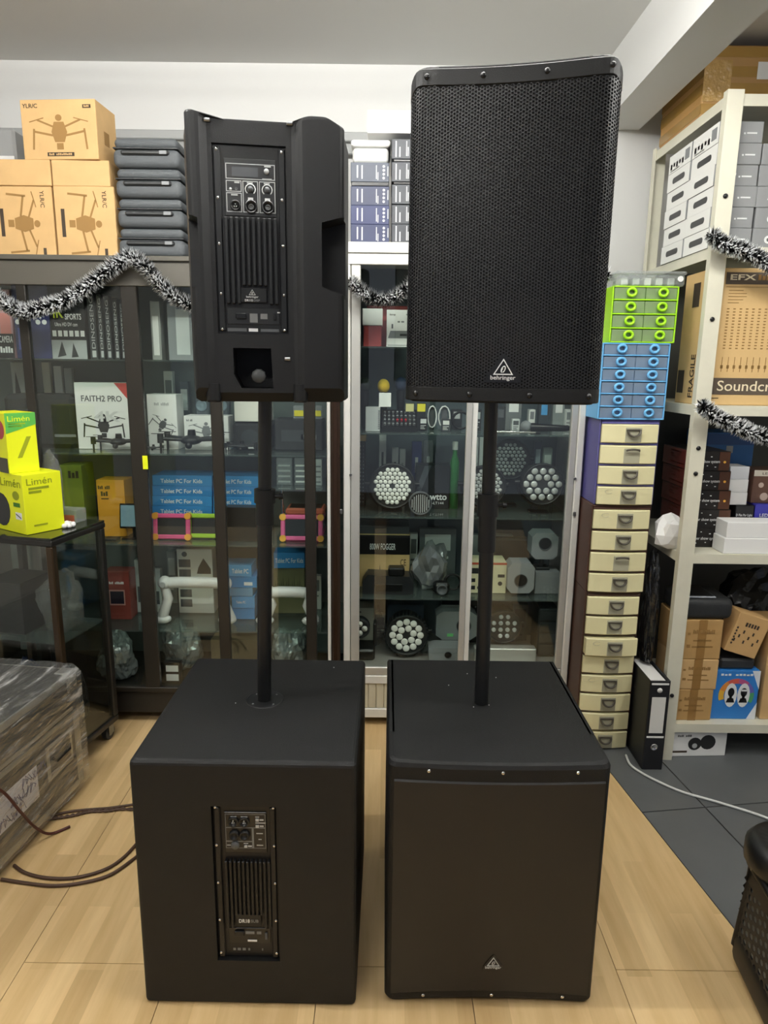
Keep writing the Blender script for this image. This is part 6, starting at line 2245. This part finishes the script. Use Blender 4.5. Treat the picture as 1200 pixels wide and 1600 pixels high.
bb = crumple('bin_bag', 'shiny black bin bag wedged above the file between drawer tower and rack', 'bag', ((1.016 + XS0) / 2 + .002, 2.585, bh + .0035), (.028, .042, .262), mat('1a1b1c', .16, bump=.6, bscale=22, coat=.6), 21, .30, freq=4)
# --- on top of the rack
o = boxat('taped_carton', 'large brown carton bound in shiny tape on top of the rack', 'carton', XS0 + .37, 2.72, T1, .70, .38, .245, mat('b48a4e', .55, var=.1, vscale=5), bev=.006)
for v0, v1 in ((.08, .22), (.34, .50), (.58, .72), (.84, .97)):
    prints(o, [R(0, 1, v0, v1)], TAPE, name='tape_band')
    prints(o, [R(0, 1, v0, v1)], TAPE, 'left', 'tape_band')
prints(o, [R(.0, .14, .25, .80)], mat('c39d5c', .2, coat=.8, bump=.5, bscale=40), name='wrinkled_tape', off=.0014)
prints(o, [R(.27, .42, .55, .78)], WHITE, name='address_label', off=.0016)

# ================================================================== glass counter on castors, left
fx = Vector((-1.157, 2.30))
bx_ = Vector((-1.094, 2.605))
cyaw = -math.atan2(bx_.x - fx.x, bx_.y - fx.y)
CD = (bx_ - fx).length
CW, CHT = 0.36, .925
ctr = thing('glass_counter', 'low glass display counter on castors with dark bronze corner posts', 'counter', (fx.x, fx.y, 0), (0, 0, cyaw))
BRZ = mat('3d3022', .28, .45)
zb0 = .10
for x, y, m_ in ((0, 0, BRZ), (-CW, 0, BRZ), (0, CD - .028, CABD), (-CW, CD - .028, CABD)):
    MB().rbox(x - .028, x, y, y + .028, zb0, CHT - .03, .004).build('corner_post', m_, ctr)
MB().rbox(-CW - .002, .002, -.002, CD + .002, CHT - .0295, CHT - .009, .003).build('top_frame', CABD, ctr)
MB().rbox(-CW, 0, 0, CD, CHT - .0088, CHT, .001).build('glass_top', mat('23251f', .08), ctr)
MB().rbox(-CW, 0, 0, CD, .075, zb0 - .0005, .003).build('base_board', CABD, ctr)
MB().box(-CW + .029, -.029, .008, .012, zb0, CHT - .03).build('glass_pane', GLASS, ctr)
MB().box(-.012, -.008, .029, CD - .029, zb0, CHT - .03).build('glass_pane', GLASS, ctr)
MB().box(-CW + .03, -.015, .02, CD - .03, .52, .526).build('shelf', SHELFGLASS, ctr)
MB().box(-CW + .029, -.029, CD - .012, CD - .008, zb0, CHT - .03).build('back_pane', GLASS, ctr)
for x, y in ((-.05, .05), (-.035, CD - .03), (-CW + .06, .05), (-CW + .06, CD - .05)):
    w = MB().cyl((x - .011, y, .030), (x + .011, y, .030), .030, n=22).build('castor_wheel', mat('34363a', .5), ctr)
    MB().cyl((x - .013, y, .030), (x + .013, y, .030), .015, n=16).build('castor_hub', STEEL, w)
    MB().rbox(x - .018, x - .0135, y - .016, y + .016, .025, .075, .001).rbox(x + .0135, x + .018, y - .016, y + .016, .025, .075, .001).box(x - .018, x + .018, y - .016, y + .016, .066, .075).build('castor_fork', STEEL, ctr)


def cl(x, y, z=0):
    v = Matrix.Rotation(cyaw, 4, 'Z') @ Vector((x, y, z))
    return (fx.x + v.x, fx.y + v.y, z)


crumple('plastic_bag', 'clear crinkled bag of parts on the counter shelf by the bronze post', 'bag', cl(-.11, .17, .527), (.07, .09, .13), POLY, 31, .3)
crumple('plastic_bag', 'dark bag of cables on the counter floor behind the bronze post', 'bag', cl(-.13, .165, .101), (.075, .09, .15), mat('22252a', .35, bump=.5, bscale=25), 32, .3)
crumple('blue_bag', 'blue and black bag on the counter floor', 'bag', cl(-.30, .165, .101), (.055, .10, .16), mat('26365c', .4, bump=.4, bscale=20), 33, .3)
o = boxat('dark_box', 'black accessory box on the counter shelf', 'box', *cl(-.275, .06, .527), .16, .17, .20, mat('1b1d20', .35), rz=cyaw)
# yellow boxes on the counter
GRN = mat('58b04c', .45)
YI = mat('8d9a10', .6)


def yellow_box(label, pxc, pyb, pyt, w, d, zb, rz, Yc):
    xc = X(pxc, Yc, zb + .1)
    h = Zof(pxc, pyt, Yc) - zb
    Rz = Matrix.Rotation(rz, 4, 'Z')
    v = Rz @ Vector((-w / 2, 0, 0))
    return boxat('lamp_box', label, 'box', xc + v.x, Yc + v.y, zb, w, d, h, YEL, 'yellow lamp boxes on the counter', rz=rz)


yb1 = yellow_box('yellow lamp box with green lettering standing on the counter', 38, 830, 743, .20, .145, CHT + .0006, math.radians(-33), 2.345)
lettering(yb1, 'Limén', .30, .94, .78, .92, YI)
lettering(yb1, 'Limén', .10, .75, .82, .93, YI, 'right')
textbars(yb1, [(.14, .66, .74, .78), (.14, .46, .68, .72)], YI, 'right')
textbars(yb1, [(.20, .55, .12, .15)], YELD, 'right')
prints(yb1, [disc(yb1, .76, .64, .10, sv=.75)], YI, name='printed_oval')
prints(yb1, [R(.66, .87, .45, .52)], mat('3f7a1e', .5), name='printed_label')
prints(yb1, [R(.70, .90, .24, .36)], INKW, name='printed_square')
prints(yb1, [[(.72, .34), (.88, .28), (.88, .26), (.72, .32)]], MGREY, name='printed_tool', off=.0014)
prints(yb1, [disc(yb1, .25, .36, .26, sv=1.1)], mat('1e1f22', .3), name='printed_lamp')
h1_ = DIM[yb1.name][2]
yb2 = yellow_box('yellow and green lamp box standing on the other yellow box', 11, 735, 646, .15, .105, CHT + h1_ + .0012, math.radians(-38), 2.375)
prints(yb2, [[(.0, .66), (1, .80), (1, 1), (0, 1)]], GRN, 'right', 'green_corner')
lettering(yb2, 'Limén', .08, .80, .86, .95, YEL, 'right', off=.0014)
textbars(yb2, [(.1, .65, .81, .83), (.1, .55, .77, .79)], YEL, 'right')
prints(yb2, [[(.3, .25), (.45, .25), (.8, .6), (.65, .6)]], YELD, 'right', 'printed_lamp')
prints(yb2, [R(.5, .95, .0, .25)], mat('4a4a3c', .5), name='printed_lamp_foot')
prints(yb2, [disc(yb2, .7, .72, .16)], mat('b3484a', .5), name='printed_flower')
t = thing('lace_flower', 'small white plastic flower lying on the counter edge', 'ornament', cl(-.06, .17, CHT + .0006))
for k in range(8):
    a = 2 * PI * k / 8
    MB().ball((.022 * math.cos(a), .022 * math.sin(a), .009), .010, 10, 6, (1, 1, .9)).build('petal', WHITE, t)
MB().ball((0, 0, .012), .013, 10, 6).build('flower_centre', WHITE, t)
o = boxat('parts_tray', 'clear tray of orange parts on the counter beside the yellow boxes', 'tray', *cl(-.115, .235, CHT + .0006), .10, .06, .05, CLEAR, rz=cyaw)
prints(o, [R(.35, .9, .1, .6)], mat('b5654a', .5), name='orange_part')
crumple('plastic_bag', 'tall crinkled clear bag standing behind the yellow boxes', 'bag', cl(-.185, .27, CHT + .0006), (.04, .028, .15), POLY, 35, .25)

# ================================================================== wrapped flight case
fa, fb = atZ(0, 1360, .02), atZ(131, 1222, .02)
fyaw = -math.atan2(fb.x - fa.x, fb.y - fa.y)
FL, FW, FH = .80, .75, .435
fc = thing('flight_case', 'dark flight case bound in clear stretch film with a taped paper label', 'flight case', (fb.x, fb.y, 0), (0, 0, fyaw))
# local: right side at x=0, far end at y=0, runs towards -y
FCM = mat('2b2824', .45, bump=.08, bscale=60)
MB().rbox(-FW, 0, -FL, 0, .03, .03 + FH * .66, .004).build('case_body', FCM, fc)
MB().rbox(-FW, 0, -FL, 0, .03 + FH * .68, .03 + FH, .004).build('case_lid', FCM, fc)
MB().rbox(-FW + .003, -.003, -FL + .003, -.003, .03 + FH * .655, .03 + FH * .685, .001).build('case_gap', BLACKG, fc)
EDG = mat('9a988f', .35, .6)
for z0_, z1_ in ((.03, .055), (.03 + FH * .62, .03 + FH * .66), (.03 + FH * .68, .03 + FH * .71), (.03 + FH - .025, .03 + FH)):
    MB().rbox(-.004, .003, -FL, -.03, z0_, z1_, .001).build('edge_strip', EDG, fc)
    MB().rbox(-FW, -.03, -.004, .003, z0_, z1_, .001).build('edge_strip', EDG, fc)
MB().rbox(-.03, .003, -.03, .003, .03, .03 + FH * .66, .003).build('edge_strip', EDG, fc)
cm_ = MB().rbox(-.05, .006, -.05, .006, .03 + FH - .07, .03 + FH + .004, .006).build('corner_cap', mat('b5b5ae', .3, .7), fc)
for y in (-.015, -.036):
    for z in (.0, -.02, -.04):
        MB().lathe([(.004, 0), (.003, .002), (0, .0025)], 8).build('rivet', CHROME, cm_, (.006, y, .03 + FH - .012 + z), (0, PI / 2, 0))
MB().cyl((-.05, -.05, 0), (-.05, -.05, .03), .022, n=14).build('foot', BLACKG, fc)
MB().cyl((-.05, -FL + .06, 0), (-.05, -FL + .06, .03), .022, n=14).build('foot', BLACKG, fc)
MB().cyl((-FW + .06, -.05, 0), (-FW + .06, -.05, .03), .022, n=14).build('foot', BLACKG, fc)
MB().cyl((-FW + .06, -FL + .06, 0), (-FW + .06, -FL + .06, .03), .022, n=14).build('foot', BLACKG, fc)
hz = .03 + FH * .40
hp = MB().rbox(.0032, .006, -.20, -.055, hz - .055, hz + .07, .001).build('handle_plate', mat('a8a596', .35, .6), fc)
MB().rbox(.0062, .0075, -.185, -.07, hz - .043, hz + .057, .0005).build('handle_dish', mat('55524a', .4, .5), hp)
MB().tube([(.010, -.175, hz + .02), (.016, -.165, hz + .005), (.016, -.09, hz + .005), (.010, -.08, hz + .02)], .006, 8).build('handle_grip', BLACKG, hp)
lb = MB().box(.0062, .0070, -.475, -.255, hz - .07, hz + .045).build('paper_label', mat('dedee6', .6), fc)
sq = MB()
rnd = random.Random(3)
for k in range(3):
    pts = [(.0078, -.45 + .06 * k + .05 * q / 9 + .012 * math.sin(q * 1.9 + k), hz - .045 + .035 * k + .018 * math.sin(q * 2.3 + k * 1.3)) for q in range(22)]
    sq.tube(pts, .0012, 4)
sq.build('pen_scribble', mat('4a4a78', .6), lb)['kind'] = 'stuff'
# the film: a shell with sagging creases
vs, fs = [], []
NU, NV = 70, 64


def shellpt(u, v):
    """u along the case (0 far .. 1 near); v over the top from far left edge to the floor on the right"""
    Lw = FW + FH
    s = v * Lw
    y = .012 - u * (FL + .02)
    if s < FW:
        p = Vector((-FW + s, y, .03 + FH + .010))
        n = Vector((0, 0, 1))
    else:
        p = Vector((.013, y, .03 + FH - (s - FW)))
        n = Vector((1, 0, 0))
    q = Vector((u * 5.0, v * 9.0, 0))
    a = .004 + noise.noise(q * .7) * .003 + abs(noise.noise(Vector((u * 2.0 + v * 3, v * 15 - u * 4, 2)))) * .008
    return p + n * a


for i_ in range(NU + 1):
    for j in range(NV + 1):
        vs.append(shellpt(i_ / NU, j / NV))
for i_ in range(NU):
    for j in range(NV):
        a = i_ * (NV + 1) + j
        fs.append((a + NV + 1, a + NV + 2, a + 1, a))
wr = MB()
wr.add(vs, fs, True)
wr.build('stretch_film', WRAP, fc, fix=False)

# ================================================================== cords
CORD = mat('4a3426', .6)


def cord(label, pts, r, m, z=None, cat='cable', name='extension_cord', twist=0, group=None):
    z = r + .0008 if z is None else z
    P = [atZ(a, b, z) if len(q) == 0 else Vector(q[0]) for a, b, *q in pts]
    path = []
    for k in range(len(P) - 1):
        p0, p1, p2, p3 = P[max(k - 1, 0)], P[k], P[k + 1], P[min(k + 2, len(P) - 1)]
        for j in range(10):
            t_ = j / 10
            path.append(0.5 * ((2 * p1) + (p2 - p0) * t_ + (2 * p0 - 5 * p1 + 4 * p2 - p3) * t_ * t_ + (3 * p1 - p0 - 3 * p2 + p3) * t_ ** 3))
    path.append(P[-1])
    mb = MB()
    if twist:
        for s_ in (0, PI):
            mb.tube([p + Vector((r * .55 * math.cos(i_ * twist + s_), r * .55 * math.sin(i_ * twist + s_), r * .3 * math.sin(i_ * twist + s_) + r * .2)) for i_, p in enumerate(path)], r * .6, 6)
    else:
        mb.tube(path, r, 8)
    o = mb.build(name, m)
    return tag(o, label, cat, group)


cord('brown twisted power cord running from the flight case towards the subwoofer', [(66, 1281), (90, 1278), (115, 1274), (140, 1268), (165, 1267), (190, 1264), (222, 1266)], .0055, CORD, twist=.9)
cord('thin brown cord lying just behind the twisted cord beside the flight case', [(78, 1276), (100, 1270), (125, 1266), (150, 1264), (175, 1262), (215, 1256)], .0045, CORD)
cord('brown cord looping across the wood floor to the subwoofer', [(22, 1352), (40, 1364), (75, 1372), (120, 1371), (165, 1358), (195, 1338), (222, 1308)], .0050, CORD)
cord('second brown cord looping outside the first on the wood floor', [(2, 1374), (35, 1379), (80, 1384), (125, 1380), (170, 1368), (205, 1345), (230, 1324)], .0050, CORD)
fm = fc.matrix_basis.copy()
pp = [fm @ Vector(p) for p in ((.030, -.54, .37), (.030, -.45, .29), (.030, -.38, .17), (.030, -.32, .07), (.042, -.27, .012), (.08, -.22, .006))]
cord('dark red cord hanging down the wrapped side of the flight case', [(0, 0, tuple(p)) for p in pp], .0045, mat('4a1f1a', .5))
cord('white cable curving over the dark tiles from the drawer tower', [(978, 1180), (985, 1195), (1003, 1208), (1028, 1221), (1065, 1237), (1110, 1250), (1150, 1262), (1190, 1275), (1230, 1292)], .0048, mat('dfe0dc', .45))

# ================================================================== black basket, right edge
q0 = atZ(1154, 1492, 0)
bk_ = thing('plastic_basket', 'black perforated plastic basket standing at the edge of the dark tiles', 'basket', (q0.x - .03, q0.y, .0006), (0, 0, math.radians(-6)))
BW, BL, BH = .36, .42, .30
BM = mat('0b0b0c', .5)
TAP = .022


def wallpt(side, s, z, off=0.0):
    """walls flare towards the floor; side 0 = left (x=0), 1 = back (y=0)"""
    f = TAP * z / BH
    if side == 0:
        return Vector((f - off, -s, z))
    return Vector((s, -f + off, z))


def pwall(side, length, name):
    vs, fs = [], []
    pt = .025
    rh = pt * math.sqrt(3) / 2
    hx = [(math.cos(PI / 3 * k) * pt / math.sqrt(3), math.sin(PI / 3 * k) * pt / math.sqrt(3)) for k in range(6)]
    for c in range(1, int(length / rh)):
        for r_ in range(1, int(.19 / pt) + 1):
            z0_ = .065 + r_ * pt + (pt / 2 if c % 2 else 0)
            b = len(vs)
            for rr, of in ((1, .001), (.60, .001), (.57, .0)) :
                for k in range(6):
                    vs.append(wallpt(side, c * rh + hx[k][0] * rr, min(BH - .012, z0_ + hx[k][1] * rr), of))
            for k in range(6):
                k2 = (k + 1) % 6
                fs.append((b + k, b + k2, b + 6 + k2, b + 6 + k))
                fs.append((b + 6 + k, b + 6 + k2, b + 12 + k2, b + 12 + k))
    o = MB().add(vs, fs).build(name, BM, bk_, fix=False)
    o['kind'] = 'stuff'


pwall(0, BL, 'perforated_side')
pwall(1, BW, 'perforated_back')
lin_ = []
MB().add([(TAP * .3 + .004, -.02, .08), (TAP * .3 + .004, -BL + .02, .08), (TAP + .004, -BL + .02, BH - .05), (TAP + .004, -.02, BH - .05), (BW - .02, -.03, .08), (BW - .02, -.03, BH - .05), (BW - .02, -BL + .02, .08), (BW - .02, -BL + .02, BH - .05)],
         [(0, 1, 2, 3), (0, 3, 5, 4), (4, 5, 7, 6), (1, 6, 7, 2), (3, 2, 7, 5), (0, 4, 6, 1)]).build('liner', mat('9a9d98', .6), bk_)
MB().rbox(BW - .012, BW - .002, -BL + .02, -.02, .08, BH, .002).build('side_wall', BM, bk_)
MB().rbox(.02, BW - .014, -BL + .004, -BL + .014, .08, BH, .002).build('front_wall', BM, bk_)
MB().rbox(TAP + .02, BW - .03, -BL + .03, -.035, BH - .049, BH - .03, .006).build('folded_cloth', mat('26282a', .8, bump=.3, bscale=40), bk_)
vs, fs = round_block(BW, BL, .10, .030, 4)
MB().add([(p[0] + BW / 2, p[1] - BL, p[2]) for p in vs], fs, True).build('base_tub', BM, bk_)
rimp = [(TAP - .004, -.02, BH), (TAP - .004, -BL, BH), (BW, -BL, BH), (BW, -TAP, BH), (TAP + .02, -TAP, BH), (TAP - .004, -.03, BH)]
MB().tube(rimp, .012, 8).build('rim', BM, bk_)
for sd, ln in ((0, BL), (1, BW)):
    q_ = [wallpt(sd, .012, BH - .055, .003), wallpt(sd, ln - .012, BH - .055, .003), wallpt(sd, ln - .012, BH, .003), wallpt(sd, .012, BH, .003)]
    nrm_ = Vector((.005, 0, 0)) if sd == 0 else Vector((0, -.005, 0))
    MB().add(q_ + [p + nrm_ for p in q_], [(0, 1, 2, 3), (7, 6, 5, 4), (0, 4, 5, 1), (1, 5, 6, 2), (2, 6, 7, 3), (3, 7, 4, 0)]).build('rim_band', BM, bk_)
for x, y in ((.012, -.018), (.012, -BL + .02)):
    MB().tube([(x - .004, y, .05), (x + TAP * .8, y, BH)], .011, 8).build('corner_rib', BM, bk_)
bz = thing('cable_reel', 'round black coil resting on the rim of the black basket', 'coil', tuple(bk_.matrix_basis @ Vector((.085, -.062, BH + .0135))))
MB().lathe([(.030, .0), (.085, .0), (.100, .02), (.100, .06), (.085, .08), (.030, .08), (.030, 0)], 24).build('coil', mat('0f1011', .4), bz)
MB().lathe([(.03, .005), (.03, .075), (.022, .078), (.022, .002)], 16).build('coil_core', MGREY, bz)
